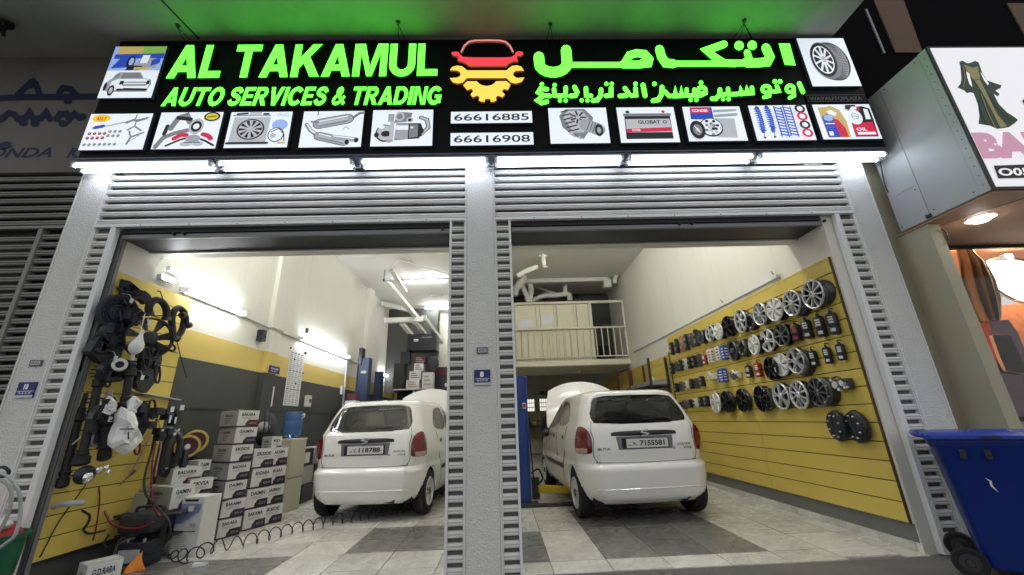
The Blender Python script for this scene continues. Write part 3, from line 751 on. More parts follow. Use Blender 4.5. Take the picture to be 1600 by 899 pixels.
for q,t in (([(704.5,174.9),(831,173.8),(831.7,192),(704.5,193)],'66616885'),([(704,208.5),(833,206.5),(833.8,226),(704,228)],'66616908')):
    p,o=panel(q,'phone_number_strip','white strip reading '+t); p.text(t,.04,.22,.92,.58,'p_ink',.012); p.build('digits',o)
# 6 alternator
p,o=panel([(856.4,169),(947,168.6),(953.5,223.7),(860.4,224.8)],label='backlit picture of an alternator')
p.poly([(.18,.78),(.30,.96),(.62,.97),(.76,.72),(.70,.40),(.56,.12),(.40,.18),(.22,.45)],'p_grey'); p.poly([(.24,.76),(.34,.92),(.58,.92),(.68,.70),(.58,.30),(.40,.30)],'p_lgrey')
for k in range(6): p.line([(.22+.02*k,.88-.11*k),(.34+.03*k,.94-.11*k)],.035,'p_ink')
for k in range(7): a=2*PI*k/7; p.line([(.50+.05*math.cos(a),.72+.07*math.sin(a)),(.50+.13*math.cos(a),.72+.17*math.sin(a))],.04,'p_ink')
p.line([(.36,.30),(.50,.12)],.06,'p_lgrey'); p.line([(.40,.26),(.46,.18)],.03,'p_ink'); p.line([(.62,.50),(.82,.36)],.34,'p_mgrey')
for k in range(5): p.line([(.62+.05*k,.34-.03*k),(.70+.045*k,.62-.03*k)],.012,'p_ink')
p.ell(.83,.34,.07,.17,'p_ink'); p.ell(.83,.34,.035,.09,'p_mgrey'); p.build('print',o)
# 7 battery
p,o=panel([(962.7,168.3),(1052.5,167.5),(1062.5,222.4),(970.6,223.4)],label='backlit picture of a car battery')
p.poly([(.10,.10),(.90,.10),(.91,.80),(.12,.80)],'p_ink'); p.poly([(.10,.74),(.93,.74),(.93,.82),(.10,.82)],'p_grey'); p.poly([(.12,.28),(.90,.28),(.89,.66),(.13,.66)],'p_lgrey'); p.poly([(.12,.28),(.90,.31),(.90,.42),(.12,.38)],'p_red'); p.text('GLOBAT',.34,.52,.38,.10,'p_ink',.03); p.ell(.80,.57,.035,.05,'p_ink'); p.ell(.80,.57,.02,.03,'p_lgrey'); p.text('POWER',.22,.31,.14,.06,'p_pwhite'); p.ell(.18,.86,.035,.04,'p_ink'); p.ell(.80,.86,.03,.04,'p_red'); p.build('print',o)
# 8 compressor with radiator
p,o=panel([(1065.9,167.3),(1155,166.5),(1168.8,219.5),(1077,221.6)],label='backlit picture of a compressor in front of a condenser with blue box')
p.poly([(.52,.68),(.93,.72),(.93,.92),(.52,.90)],'p_mgrey'); p.poly([(.52,.76),(.93,.80),(.93,.86),(.52,.82)],'p_pwhite'); p.poly([(.50,.1),(.84,.08),(.86,.64),(.52,.66)],'p_lgrey')
for k in range(12): p.line([(.54+.025*k,.14),(.55+.025*k,.62)],.005,'p_mgrey')
p.poly([(.10,.62),(.50,.60),(.50,.97),(.12,.97)],'p_blue'); p.poly([(.12,.80),(.46,.80),(.46,.95),(.13,.95)],'p_red'); p.text('CONDER',.15,.83,.28,.08,'p_pwhite',.03); p.ell(.42,.38,.20,.27,'p_ink'); p.ell(.42,.39,.18,.24,'p_pwhite')
for k in range(16):
    a=k*2.4; r_=.02+.009*k; p.ell(.44+r_*math.cos(a),.38+1.4*r_*math.sin(a),.03,.04,('p_grey','p_lgrey','p_ink')[k%3],8)
p.ell(.17,.30,.13,.26,'p_ink'); p.ell(.17,.30,.08,.16,'p_grey'); p.ell(.17,.30,.03,.06,'p_lgrey'); p.line([(.13,.4),(.2,.22)],.02,'p_pwhite'); p.build('print',o)
# 9 springs and rings
p,o=panel([(1169.4,165.7),(1259.8,164),(1274.5,218.6),(1183,220.4)],label='backlit picture of blue shock absorbers, springs and rings')
for u,wd,n in ((.14,.05,10),(.30,.05,9)):
    p.line([(u,.93),(u+.02,.6),(u,.25)],.10,'p_blue')
    for k in range(n): p.line([(u-wd,.90-.065*k),(u+wd,.86-.065*k)],.028,'p_blue'); 
    for k in range(n-1): p.line([(u-wd*.5,.865-.065*k),(u+wd*.5,.835-.065*k)],.012,'p_lblue')
    p.line([(u,.25),(u-.01,.08)],.02,'p_grey'); p.ell(u-.01,.07,.02,.03,'p_ink',8)
for u in (.47,.62):
    for k in range(10): p.line([(u-.06,.90-.085*k),(u+.06,.86-.085*k)],.036,'p_blue')
    p.line([(u-.06,.92),(u-.065,.08)],.03,'p_blue'); p.line([(u+.06,.90),(u+.055,.06)],.03,'p_blue')
for v,c in ((.84,'p_ink'),(.62,'p_red'),(.38,'p_ink'),(.15,'p_red')): p.ell(.84,v,.09,.12,c); p.ell(.84,v,.05,.07,'p_pwhite')
p.build('print',o)
# 10 oil cans
p,o=panel([(1269.7,164),(1358.5,162.7),(1377.6,216.8),(1285.9,218.3)],label='backlit picture of a blue and a red oil can')
p.poly([(.08,.92),(.20,.92),(.30,.96),(.44,.84),(.50,.5),(.48,.05),(.10,.05),(.08,.6)],'p_gold'); p.poly([(.20,.80),(.30,.84),(.38,.74),(.34,.66),(.24,.72)],'p_pwhite'); p.poly([(.10,.06),(.10,.64),(.20,.72),(.29,.60),(.33,.06)],'p_blue'); p.poly([(.30,.06),(.28,.60),(.36,.55),(.44,.3),(.44,.06)],'p_red'); p.ell(.20,.60,.08,.09,'p_lblue'); p.line([(.13,.44),(.27,.44)],.03,'p_pwhite'); p.line([(.13,.33),(.24,.33)],.02,'p_red'); p.poly([(.13,.1),(.2,.1),(.2,.22),(.13,.22)],'p_pwhite')
p.poly([(.56,.06),(.95,.06),(.97,.55),(.97,.86),(.86,.93),(.78,.93),(.74,.84),(.58,.84)],'p_ink'); p.poly([(.84,.55),(.93,.55),(.93,.84),(.86,.86)],'p_pwhite'); p.poly([(.57,.08),(.94,.08),(.94,.48),(.57,.42)],'p_red'); p.ell(.66,.62,.13,.22,'p_pwhite'); p.ell(.67,.64,.07,.09,'p_mgrey'); p.ell(.67,.64,.055,.07,'p_pwhite'); p.line([(.62,.64),(.73,.63)],.02,'p_grey'); p.poly([(.54,.84),(.62,.84),(.66,.92),(.74,.92),(.74,.97),(.56,.97)],'p_ink'); p.poly([(.74,.80),(.79,.80),(.79,.92),(.74,.92)],'p_red'); p.text('OIL',.61,.22,.18,.09,'p_pwhite'); p.text('MMMMMM',.61,.11,.3,.08,'p_pwhite'); p.build('print',o)
# tyre picture, large
p,o=panel([(1244.3,60.4),(1318.3,59.8),(1345.4,134.6),(1270,135.2)],label='backlit picture of a tyre on a spoked rim')
p.ell(.60,.51,.34,.40,'p_ink',32); p.ell(.57,.51,.33,.395,'p_mgrey',32)
for k in range(4): p.ell(.555-.03*k,.51,.325-.004*k,.40-.006*k,'p_ink',32); p.ell(.548-.03*k,.51,.322-.004*k,.392-.006*k,'p_grey',32)
for k in range(22):
    v=.16+.033*k; p.line([(.74,v),(.88-.3*(v-.5)**2*2,v+.02)],.006,'p_lgrey')
p.ell(.40,.52,.27,.37,'p_grey',32); p.ell(.39,.52,.255,.35,'p_ink',32); p.ell(.385,.52,.205,.29,'p_pwhite',30); p.ell(.385,.52,.185,.265,'p_ink',30)
for k in range(10):
    a=2*PI*k/10+.2; p.line([(.385+.03*math.cos(a),.52+.04*math.sin(a)),(.385+.18*math.cos(a+.1),.52+.26*math.sin(a+.1))],.035,'p_pwhite')
p.ell(.385,.52,.05,.07,'p_lgrey'); p.build('print',o)
# car picture, large
p,o=panel([(181,74),(262.5,72),(235,153),(151.5,153.5)],label='backlit picture of a car wash above a white off-road car')
p.poly([(0,.52),(1,.52),(1,1),(0,1)],'p_lblue'); p.poly([(.08,.82),(.55,.82),(.55,1),(.08,1)],'p_gold'); p.poly([(.55,.85),(1,.85),(1,1),(.55,1)],'p_green'); p.poly([(.05,.75),(1,.76),(1,.86),(.05,.84)],'p_blue'); p.poly([(.05,.56),(.35,.58),(.38,.76),(.2,.8)],'p_blue'); p.ell(.40,.68,.08,.13,'p_ink'); p.ell(.41,.69,.045,.08,'p_lblue')
p.poly([(.48,.60),(.92,.56),(.95,.74),(.60,.78)],'p_mgrey'); p.poly([(.58,.66),(.72,.66),(.74,.82),(.60,.82)],'p_pwhite'); p.poly([(.80,.60),(.96,.66),(.96,.78),(.80,.72)],'p_blue'); p.poly([(.34,.52),(.6,.52),(.66,.60),(.4,.62)],'p_ink'); p.poly([(.5,.53),(.8,.53),(.8,.58),(.5,.58)],'p_gold')
p.poly([(.08,.14),(.16,.10),(.88,.10),(.93,.26),(.90,.34),(.76,.36),(.66,.48),(.26,.48),(.16,.36),(.09,.30)],'p_mgrey'); p.poly([(.17,.14),(.86,.12),(.90,.24),(.88,.33),(.75,.35),(.28,.35),(.17,.3)],'p_pwhite'); p.poly([(.32,.36),(.74,.36),(.65,.46),(.34,.46)],'p_grey'); p.poly([(.17,.36),(.28,.38),(.28,.46),(.22,.45)],'p_grey')
p.line([(.40,.28),(.86,.28)],.03,'p_mgrey'); p.line([(.42,.23),(.84,.23)],.03,'p_grey'); p.poly([(.33,.24),(.41,.24),(.41,.31),(.34,.31)],'p_ink'); p.poly([(.84,.24),(.9,.24),(.89,.32),(.84,.31)],'p_ink'); p.line([(.45,.15),(.86,.14)],.045,'p_ink'); p.ell(.22,.13,.06,.10,'p_ink'); p.ell(.22,.13,.035,.06,'p_lgrey'); p.ell(.09,.20,.03,.08,'p_ink'); p.line([(.34,.14),(.42,.14)],.04,'p_ink')
p.build('print',o)
x0,x1,z0,z1=quadframe([(1259,148.5),(1350,148),(1353,159),(1261,160)],SY-.012)
o=MB().box((x0,SY-.012,z0),(x1,SY-.001,z1)).build('dark_nameplate','sign_black',sg,smooth=False)
p=Print((x0,SY-.012,z0),(x1-x0,0,0),(0,0,z1-z0),(0,-1,0)); p.poly([(0,0),(1,0),(1,.06),(0,.06)],'plaque_grey'); p.poly([(0,.94),(1,.94),(1,1),(0,1)],'plaque_grey'); p.text('WAYAUTOPLAZA',.05,.22,.9,.5,'plaque_grey',.03); p.build('lettering',o)

# fluorescent fittings under the sign
edges=[(128,342),(348,556),(566,764),(772,972),(978,1174),(1180,1378)]
def ffit(x0,x1,label,grp):
    t=thing('fluorescent_fitting',label,'strip light',((x0+x1)/2,-.11,3.558),group=grp)
    MB().box((x0,-.210,3.537),(x1,-.065,3.558)).build('housing','guide_grey',t,smooth=False,bevel=.004)
    for y in (-.185,-.095):
        MB().cyl((x0+.035,y,3.512),(x1-.035,y,3.512),.0135,n=14).build('tube','tube_light',t)
        for xx,s in ((x0+.008,1),(x1-.008,-1)): MB().box((xx,y-.018,3.494),(xx+s*.024,y+.018,3.536)).build('lamp_holder','lamp_body',t,smooth=False,bevel=.004)
    MB().tube(smoothpath([(x1-.01,-.12,3.535),(x1+.01,-.12,3.50),(x1+.045,-.11,3.51),(x1+.04,-.10,3.54)]),.005,6).build('lead','cable_white',t)
    return t
ordn=['leftmost','second from left','third from left','third from right','second from right','rightmost']
for k,(a,c) in enumerate(edges):
    xa=at(a,255,1,-.11).x; xc=at(c,255,1,-.11).x
    ffit(xa,xc,'twin-tube fluorescent fitting under the sign, %s of the six'%ordn[k],'fluorescent fittings under the sign')
# wire hangers between soffit and sign
for k,(px,py) in enumerate(((278,40),(622,35),(860,38),(1163,32))):
    a=at(px,py,2,5.035); t=thing('wire_hanger','small soffit bolt with thin wires, %s of the four above the sign'%('leftmost','second from left','third from left','rightmost')[k],'hanger',a,group='wire hangers above the sign')
    MB().cyl((a.x,a.y,5.04),(a.x,a.y,5.01),.022,.014,n=12).build('bolt','steel_dark',t); 
    b=MB()
    for dx in (-.03,.04): b.tube([(a.x,a.y,5.015),(a.x+dx*.5,(a.y+SY)/2-.02,4.995),(a.x+dx,SY-.01,5.0),(a.x+dx*1.3,SY-.008,4.9)],.0035,5)
    b.build('wire','cable_black',t)
t=thing('cable_bundle','dark torn cable bundle hanging from the soffit at the far left','cable',at(8,38,2,5.0))
a=Vector(t.location); b=MB()
for k in range(16):
    d=Vector((random.uniform(-.22,.14),random.uniform(-.10,.10),random.uniform(-.12,.03))); b.tube(smoothpath([a+Vector((0,0,.04)),a+d*.5+Vector((0,0,-.03)),a+d]),[.018]*6+[.012]*7 if False else .015,6)
b.sphere(a,.06,10,sc=(1.3,1,.6)); b.build('strands','cable_black',t)

# ================================================================== THE TWO WHITE HATCHBACKS
_ltc={}
def lerp_tab(tab, z):
    """monotone cubic through the table, cached per height"""
    key=(id(tab),round(z,5))
    if key in _ltc: return _ltc[key]
    n=len(tab); X=[p[0] for p in tab]; Y=[p[1] for p in tab]
    if z<=X[0]: v=Y[0]
    elif z>=X[-1]: v=Y[-1]
    else:
        d=[(Y[k+1]-Y[k])/(X[k+1]-X[k]) for k in range(n-1)]
        k=0
        while z>X[k+1]: k+=1
        def sl(q):
            if q==0: return d[0]
            if q==n-1: return d[-1]
            return 0 if d[q-1]*d[q]<=0 else 2*d[q-1]*d[q]/(d[q-1]+d[q])
        h=X[k+1]-X[k]; t=(z-X[k])/h; a,b_=sl(k),sl(k+1)
        v=(2*t**3-3*t*t+1)*Y[k]+(t**3-2*t*t+t)*h*a+(-2*t**3+3*t*t)*Y[k+1]+(t**3-t*t)*h*b_
    _ltc[key]=v; return v
TW=[(.20,.665),(.26,.70),(.34,.725),(.46,.742),(.575,.745),(.60,.742),(.63,.728),(.75,.732),(.90,.725),(1.02,.705),(1.10,.68),(1.22,.645),(1.34,.605),(1.42,.572),(1.455,.54),(1.478,.48),(1.49,.38)]
TB=[(.20,.10),(.26,.035),(.34,.012),(.46,.0),(.56,.0),(.585,.006),(.605,.028),(.63,.050),(.75,.052),(.90,.062),(1.02,.085),(1.06,.105),(1.20,.185),(1.34,.262),(1.40,.29),(1.435,.30),(1.46,.33),(1.478,.42),(1.49,.60)]
TF=[(.20,3.36),(.30,3.44),(.45,3.50),(.58,3.49),(.70,3.44),(.82,3.30),(.90,3.08),(.95,2.84),(1.0,2.62),(1.15,2.36),(1.30,2.12),(1.40,1.95),(1.455,1.80),(1.478,1.68),(1.49,1.5)]
TR_=[(.20,.30),(.45,.27),(.60,.26),(.90,.22),(1.1,.18),(1.35,.17),(1.49,.25)]
def contour(s,z):
    """point on the body skin; s = arc length from the middle of the tail, sign = side"""
    sg_=1 if s>=0 else -1; s=abs(s)
    W=lerp_tab(TW,z); B=lerp_tab(TB,z); F=lerp_tab(TF,z); r=lerp_tab(TR_,z); rf=.38 if z<1 else .25
    rf=min(rf,W-.1); a=W-r; bow=.055; fb=.16
    l1=a; l2=l1+r*PI/2; side=(F-fb-rf)-(B+bow*.72+r); l3=l2+side; l4=l3+rf*PI/2; l5=l4+(W-rf)
    y0=B+bow*.72+r
    if s<l1: x=s; y=B+bow*(x/W)**2*.9
    elif s<l2:
        t=(s-l1)/r; e=bow*(a/W)**2*.9; x=a+r*math.sin(t); y=B+e+(y0-B-e)*(1-math.cos(t))
    elif s<l3: x=W; y=y0+(s-l2)
    elif s<l4: t=(s-l3)/rf; x=W-rf+rf*math.cos(t); y=F-fb-rf+rf*math.sin(t)
    else: x=max(W-rf-(s-l4),0); y=F-fb+fb*(1-(x/(W-rf))**2)
    # slight belly of the flanks towards the middle of the car
    if s>l2*.6: x-= .03*((y-1.75)/1.75)**2*(1 if s<l4 else 0) - (.012 if l2<s<l3 else 0)*0
    return Vector((sg_*x,y,z)),l2,y0,l5
def S(s,z): return contour(s,z)[0]
def S_n(s,z,off):
    e=.004; p=S(s,z); a=S(s+e,z)-S(s-e,z); b_=S(s,min(z+e,1.489))-S(s,z-e); n=a.cross(b_)
    if n.length<1e-12: return p
    n.normalize()
    ctr=Vector((0,1.7,.8))
    if n.dot(p-ctr)<0: n=-n
    return p+n*off
def s_of_y(y,z,sg_):
    _,l2,y0,_2=contour(0,z); return sg_*(l2+(y-y0))
def chaikin(pts,n=2):
    for _ in range(n):
        q=[]
        for i in range(len(pts)):
            a=pts[i]; b_=pts[(i+1)%len(pts)]
            q+=[(a[0]*.75+b_[0]*.25,a[1]*.75+b_[1]*.25),(a[0]*.25+b_[0]*.75,a[1]*.25+b_[1]*.75)]
        pts=q
    return pts
def dense(pts,d=.05):
    out=[]
    for i in range(len(pts)):
        a=pts[i]; b_=pts[(i+1)%len(pts)]; n=max(1,int(math.hypot(b_[0]-a[0],b_[1]-a[1])/d))
        out+=[(a[0]+(b_[0]-a[0])*k/n,a[1]+(b_[1]-a[1])*k/n) for k in range(n)]
    return out
def inside(pts,x,y):
    c=False; n=len(pts)
    for i in range(n):
        x1,y1=pts[i]; x2,y2=pts[(i+1)%n]
        if (y1>y)!=(y2>y) and x<(x2-x1)*(y-y1)/(y2-y1)+x1: c=not c
    return c
def skin_patch(mb,loop,mp,off=.003,rings=5,mi=0,r0=0.0,bulge=0.0):
    cx=sum(p[0] for p in loop)/len(loop); cy=sum(p[1] for p in loop)/len(loop); n=len(loop)
    vs=[]; L=[]
    fr=[1-(1-r0)*k/rings for k in range(rings+1)]
    if r0==0: fr=fr[:-1]
    for f in fr:
        for p in loop: vs.append(mp(cx+(p[0]-cx)*f,cy+(p[1]-cy)*f,off+bulge*(1-f*f)))
    fs=[]
    for i in range(len(fr)-1):
        for k in range(n): fs.append((i*n+k,i*n+(k+1)%n,(i+1)*n+(k+1)%n,(i+1)*n+k))
    if r0==0:
        vs.append(mp(cx,cy,off+bulge)); c=len(vs)-1; i=(len(fr)-1)*n
        fs+=[(i+k,i+(k+1)%n,c) for k in range(n)]
    mb.add(vs,fs,mi)
mpS=lambda s,z,o: S_n(s,z,o)
REARWIN=dense(chaikin([(-.56,1.09),(-.50,1.075),(0,1.062),(.50,1.075),(.56,1.09),(.575,1.18),(.50,1.36),(.46,1.395),(0,1.412),(-.46,1.395),(-.50,1.36),(-.575,1.18)],2),.04)
SIDEWINS=[dense(chaikin([(.80,1.07),(1.42,1.035),(1.42,1.37),(1.25,1.385),(.98,1.35),(.80,1.18)],2),.05),
          dense(chaikin([(1.48,1.03),(2.22,1.0),(2.30,1.02),(2.05,1.22),(1.86,1.36),(1.48,1.37)],2),.05)]
AX=[(.52,.275),(2.88,.275)]; AR=.318
def build_body(t):
    zs=[.20+.0205*k for k in range(60)]; zs=[z for z in zs if z<1.40]+[1.405,1.42,1.432,1.444,1.455,1.466,1.475,1.483,1.488,1.4899]
    ncolA=76; ncolB=34
    def col(j,z):
        L=contour(0,z)[3]; A=min(2.0,L*.62)
        return A*j/ncolA if j<=ncolA else A+(L-A)*(j-ncolA)/ncolB
    nc=ncolA+ncolB
    vs=[];idx={}
    sc_=[]
    for i,z in enumerate(zs):
        for sd in (1,-1):
            for j in range(nc+1):
                if sd==-1 and j in (0,nc): idx[(i,j,sd)]=idx[(i,j,1)]; continue
                s=col(j,z); idx[(i,j,sd)]=len(vs); vs.append(S(sd*s,z)); sc_.append((sd*s,z))
    fs=[]
    for i in range(len(zs)-1):
        for sd in (1,-1):
            for j in range(nc):
                q=[idx[(i,j,sd)],idx[(i,j+1,sd)],idx[(i+1,j+1,sd)],idx[(i+1,j,sd)]]
                c=sum((vs[k] for k in q),Vector((0,0,0)))/4; sm=sum(sc_[k][0] for k in q)/4
                if j<=40 and inside(REARWIN,sm,c.z) : 
                    if abs(sm)<.56: continue
                if abs(c.x)>.5 and .7<c.y<2.35 and any(inside(w_,c.y,c.z) for w_ in SIDEWINS): continue
                if abs(c.x)<.52 and c.y>1.6 and 1.03<c.z<1.385: continue
                if abs(c.x)>.45 and any((c.y-a)**2+(c.z-b_)**2<AR**2 for a,b_ in AX) and .2<c.y<3.3: continue
                fs.append(tuple(q) if sd==1 else tuple(q[::-1]))
    # snap arch edge
    for k,p in enumerate(vs):
        for a,b_ in AX:
            d=math.hypot(p.y-a,p.z-b_)
            if abs(p.x)>.45 and abs(d-AR)<.016 and .2<p.y<3.3: p.y=a+(p.y-a)*AR/d; p.z=b_+(p.z-b_)*AR/d
    # roof lid
    top=[idx[(len(zs)-1,j,1)] for j in range(nc+1)]+[idx[(len(zs)-1,j,-1)] for j in range(nc-1,0,-1)]
    fs.append(tuple(top))
    b=MB(); b.add(vs,fs); return b.build('body','car_white',t,local=True,angle=40)
def wheel(t,x,y,sgn,kind):
    R4=Matrix.Translation((x,y,.275))@Matrix.Rotation(PI/2*sgn,4,'Y')
    o=MB().lathe([(.165,-.078),(.20,-.083),(.245,-.08),(.266,-.070),(.275,-.05),(.277,0),(.275,.05),(.266,.070),(.245,.08),(.20,.083),(.165,.078)],R4,36).build('tyre','tyre',t,local=True)
    b=MB(); b.lathe([(.168,-.06),(.172,.055),(.180,.078),(.172,.086),(.163,.080),(.155,.055)],R4,36)
    b.build('rim','alloy',o,local=True)
    b=MB(); b.lathe([(.0,.03),(.155,.032)],R4,24); b.build('rim_back','alloy_dark',o,local=True)
    b=MB(); n=8 if kind else 7
    for k in range(n):
        a=2*PI*k/n
        def q(r,da,h): return R4@Vector((r*math.cos(a+da),r*math.sin(a+da),h))
        b.hexa([q(.03,-.5,.045),q(.03,.5,.045),q(.16,.16,.05),q(.16,-.16,.05)],[q(.03,-.4,.078),q(.03,.4,.078),q(.16,.12,.072),q(.16,-.12,.072)])
    b.build('spoke','alloy',o,local=True)
    b=MB(); b.lathe([(0,.095),(.03,.093),(.045,.085),(.05,.05)],R4,20); b.build('hub_cap','alloy_grey',o,local=True)
    return o
def make_car(name,label,loc,rot,plate,badge,seed):
    random.seed(seed)
    t=thing(name,label,'car',loc,rot)
    body=build_body(t)
    L=dict(local=True)
    # arches and dark wheel wells
    for sd in (1,-1):
        for a,b_ in AX:
            q=MB(); n=22; vs=[]
            for k in range(n+1):
                th=math.radians(-14+208*k/n)
                y=a+AR*math.cos(th); z=max(b_+AR*math.sin(th),.2); p=S(s_of_y(y,z,sd),z)
                vs+=[Vector((p.x+.004*sd,a+(AR+.006)*math.cos(th),max(b_+(AR+.006)*math.sin(th),.19))),Vector((p.x-.03*sd,a+(AR-.012)*math.cos(th),max(b_+(AR-.012)*math.sin(th),.19))),Vector((.42*sd,a+(AR-.012)*math.cos(th),max(b_+(AR-.012)*math.sin(th),.19)))]
            q.add(vs,[(3*k,3*k+1,3*k+4,3*k+3) for k in range(n)],0); q.add(vs,[(3*k+1,3*k+2,3*k+5,3*k+4) for k in range(n)],1)
            q.build('wheel_arch',['car_white','underbody'],t,**L)
    MB().box((-.60,.14,.20),(.60,3.3,.30)).box((-.42,.18,.3),(.42,.86,.62)).box((-.42,2.5,.3),(.42,3.3,.80)).build('underbody','underbody',t,**L)
    q=MB(); q.cyl((-.15,.14,.27),(.40,.14,.27),.075,n=14); q.cyl((.40,.06,.25),(.40,.3,.25),.022,n=10); q.build('exhaust','steel_dark',t,**L)
    for sd in (1,-1):
        for a,_ in AX: wheel(t,sd*.635,a,sd,name)
    # rear window with black border
    q=MB(); skin_patch(q,REARWIN,mpS,.004,3,0,r0=.90); q.build('window_border','glass_frit',t,**L)
    q=MB(); skin_patch(q,REARWIN,mpS,.0015,7,0); g=q.build('rear_window','glass_dark',t,**L)
    q=MB(); 
    for u,z0 in ((-.50,1.10),): q.tube([S_n(.35,1.082,.012),S_n(.30,1.12,.014),S_n(.02,1.098,.014)],.006,6)
    q.build('wiper','car_black',t,**L)
    # side windows
    for sd in (1,-1):
        mp=lambda y,z,o,sd=sd: S_n(s_of_y(y,z,sd),z,o)
        for w_ in SIDEWINS:
            q=MB(); skin_patch(q,w_,mp,.004,2,0,r0=.93); q.build('window_border','glass_frit',t,**L)
            q=MB(); skin_patch(q,w_,mp,.001,4,0); q.build('side_window','glass_dark',t,**L)
        # door seams
        q=MB()
        for pts in ([(1.44,1.38),(1.45,1.0),(1.46,.7),(1.45,.30)],[(.80,1.05),(.86,.95),(.93,.72),(.98,.56),(1.02,.40),(1.04,.28)],[(2.28,1.0),(2.36,.9),(2.40,.7),(2.38,.3)]):
            q=MB(); q.tube(smoothpath([mp(y,z,.0) for y,z in pts],5),.0035,5); q.build('door_seam','car_seam',t,**L)
        for y in (1.02,1.66):
            q=MB(); skin_patch(q,circ(y,.90,.055,.032,14),mp,.004,2,0,bulge=.006); q.build('door_handle','car_black',t,**L)
        q=MB(); skin_patch(q,dense([(1.02,.50),(2.34,.50),(2.34,.555),(1.02,.555)],.06),mp,.004,2,0,bulge=.006); q.build('side_moulding','car_black',t,**L)
        # mirror
        p=mp(2.2,1.0,.09); q=MB(); q.sphere(p,.075,12,sc=(1.1,.7,.8)); q.cyl(mp(2.2,.98,0),p,.02,n=8); q.build('door_mirror','car_black',t,**L)
        # tail lamp wraps round the corner
        lp=dense(chaikin([(sd*.62,.735),(sd*.86,.735),(sd*.90,.80),(sd*.87,.93),(sd*.80,1.03),(sd*.72,1.055),(sd*.63,1.01),(sd*.600,.90),(sd*.605,.78)],2),.04)
        q=MB(); skin_patch(q,lp,mpS,.001,1,0,r0=.93); q.build('lamp_seal','car_seam',t,**L)
        q=MB(); skin_patch(q,[(sum(p[0] for p in lp)/len(lp)+(a-sum(p[0] for p in lp)/len(lp))*.96,.9+(c-.9)*.97) for a,c in lp],mpS,.004,5,0,bulge=.022); tl=q.build('tail_lamp','lamp_red',t,**L)
        q=MB(); skin_patch(q,dense([(sd*.655,.745),(sd*.80,.745),(sd*.81,.80),(sd*.65,.80)],.04),mpS,.026,2,0,bulge=.003); q.build('reverse_lens','lamp_clear',tl,**L)
        for zz,ss in ((.96,.72),(.88,.73)):
            q=MB(); skin_patch(q,circ(sd*ss,zz,.045,.035,14),mpS,.027,2,0,bulge=.004); q.build('lens_ring','lamp_red',tl,**L)
            q=MB(); skin_patch(q,circ(sd*ss,zz,.047,.037,16),mpS,.0285,1,0,r0=.90); q.build('lens_trim','lamp_red',tl,**L)
    # tailgate seam
    q=MB(); seam=[(-.575,1.10),(-.60,1.0),(-.585,.90),(-.595,.80),(-.60,.72),(-.57,.66),(-.50,.642),(0,.634),(.50,.642),(.57,.66),(.60,.72),(.595,.80),(.585,.90),(.60,1.0),(.575,1.10)]
    q.tube(smoothpath([S_n(a,b_,-.001) for a,b_ in seam],6),.0045,5); q.build('tailgate_seam','car_seam',t,**L)
    q=MB(); q.tube([S_n(s,.603-.0*abs(s),-.004) for s in [k*.04-1.0 for k in range(51)]],.004,5); q.build('bumper_seam','car_seam',t,**L)
    q=MB(); q.tube([S_n(s,.36,.002) for s in [k*.05-.6 for k in range(25)]],.008,6); q.build('bumper_crease','car_white',t,**L)
    # black garnish, plate recess, plate, emblem, badges
    q=MB(); skin_patch(q,dense(chaikin([(-.36,.925),(.36,.925),(.37,.945),(.35,.975),(0,.985),(-.35,.975),(-.37,.945)],1),.05),mpS,.004,2,0,bulge=.014); q.build('garnish_bar','car_black',t,**L)
    q=MB(); skin_patch(q,dense([(-.30,.775),(.30,.775),(.315,.92),(-.315,.92)],.05),mpS,.002,2,0); q.build('plate_recess','alloy_grey',t,**L)
    c0=S(0,.845); fx=c0.y-.012
    q=MB(); q.box((-.255,fx-.004,.785),(.255,fx+.02,.902)); pl=q.build('number_plate','car_black',t,smooth=False,bevel=.003,**L)
    pr=Print((-.245,fx-.0045,.793),(.49,0,0),(0,0,.10),(0,-1,0),step=.0006)
    pr.poly([(0,0),(1,0),(1,1),(0,1)],'plate_white'); pr.poly([(0,0),(.06,0),(.06,1),(0,1)],'p_maroon' if False else 'ink_black')
    for st in plate[1]: pr.line(st,.07,'ink_black')
    pr.text(plate[0],.36,.2,.56,.60,'ink_black',.03)
    o=pr.mb.build('plate_lettering',pr.mats,pl,smooth=False,**L)
    q=MB()
    for k,st in enumerate(([(.05,.06),(-.02,.05),(-.05,.015),(.0,-.005)],[(-.05,-.055),(.02,-.05),(.05,-.015),(0,.005)])):
        pts=stroke2d([(a*.75,c*.55) for a,c in st],.015); q.prism([(a,c0.y-.026-.0008*k+.0,.955+c) for a,c in pts],(0,.008,0))
    q.build('maker_emblem','chrome',t,smooth=False,**L)
    for s_,(a,c,wd,h) in zip(badge,((-.56,.775,.17,.026),(.36,.805,.15,.022),(.42,.765,.11,.02),(.30,.765,.03,.02))):
        vs,fs,bb=textmesh(s_,.04,.2)
        q=MB(); P=[S_n(a+(x-bb[0])/(bb[2]-bb[0])*wd,c+(y-bb[1])/(bb[3]-bb[1])*h,.0035) for x,y in vs]; q.add(P,fs); q.build('badge_lettering','alloy_grey',t,smooth=False,**L)
    p=S(0,1.44); MB().sphere((0,p.y+.1,1.478),.018,10).cyl((0,p.y+.1,1.47),(0,p.y+.12,1.50),.006,n=6).build('aerial_base','car_black',t,**L)
    # interior
    q=MB()
    for x in (-.34,.34):
        q.box((x-.24,1.55,.45),(x+.24,2.05,.62)); q.hexa([(x-.22,1.50,.55),(x+.22,1.50,.55),(x+.22,1.62,.55),(x-.22,1.62,.55)],[(x-.17,1.32,1.14),(x+.17,1.32,1.14),(x+.17,1.42,1.14),(x-.17,1.42,1.14)]); q.sphere((x,1.36,1.22),.12,12,sc=(1,.5,.75))
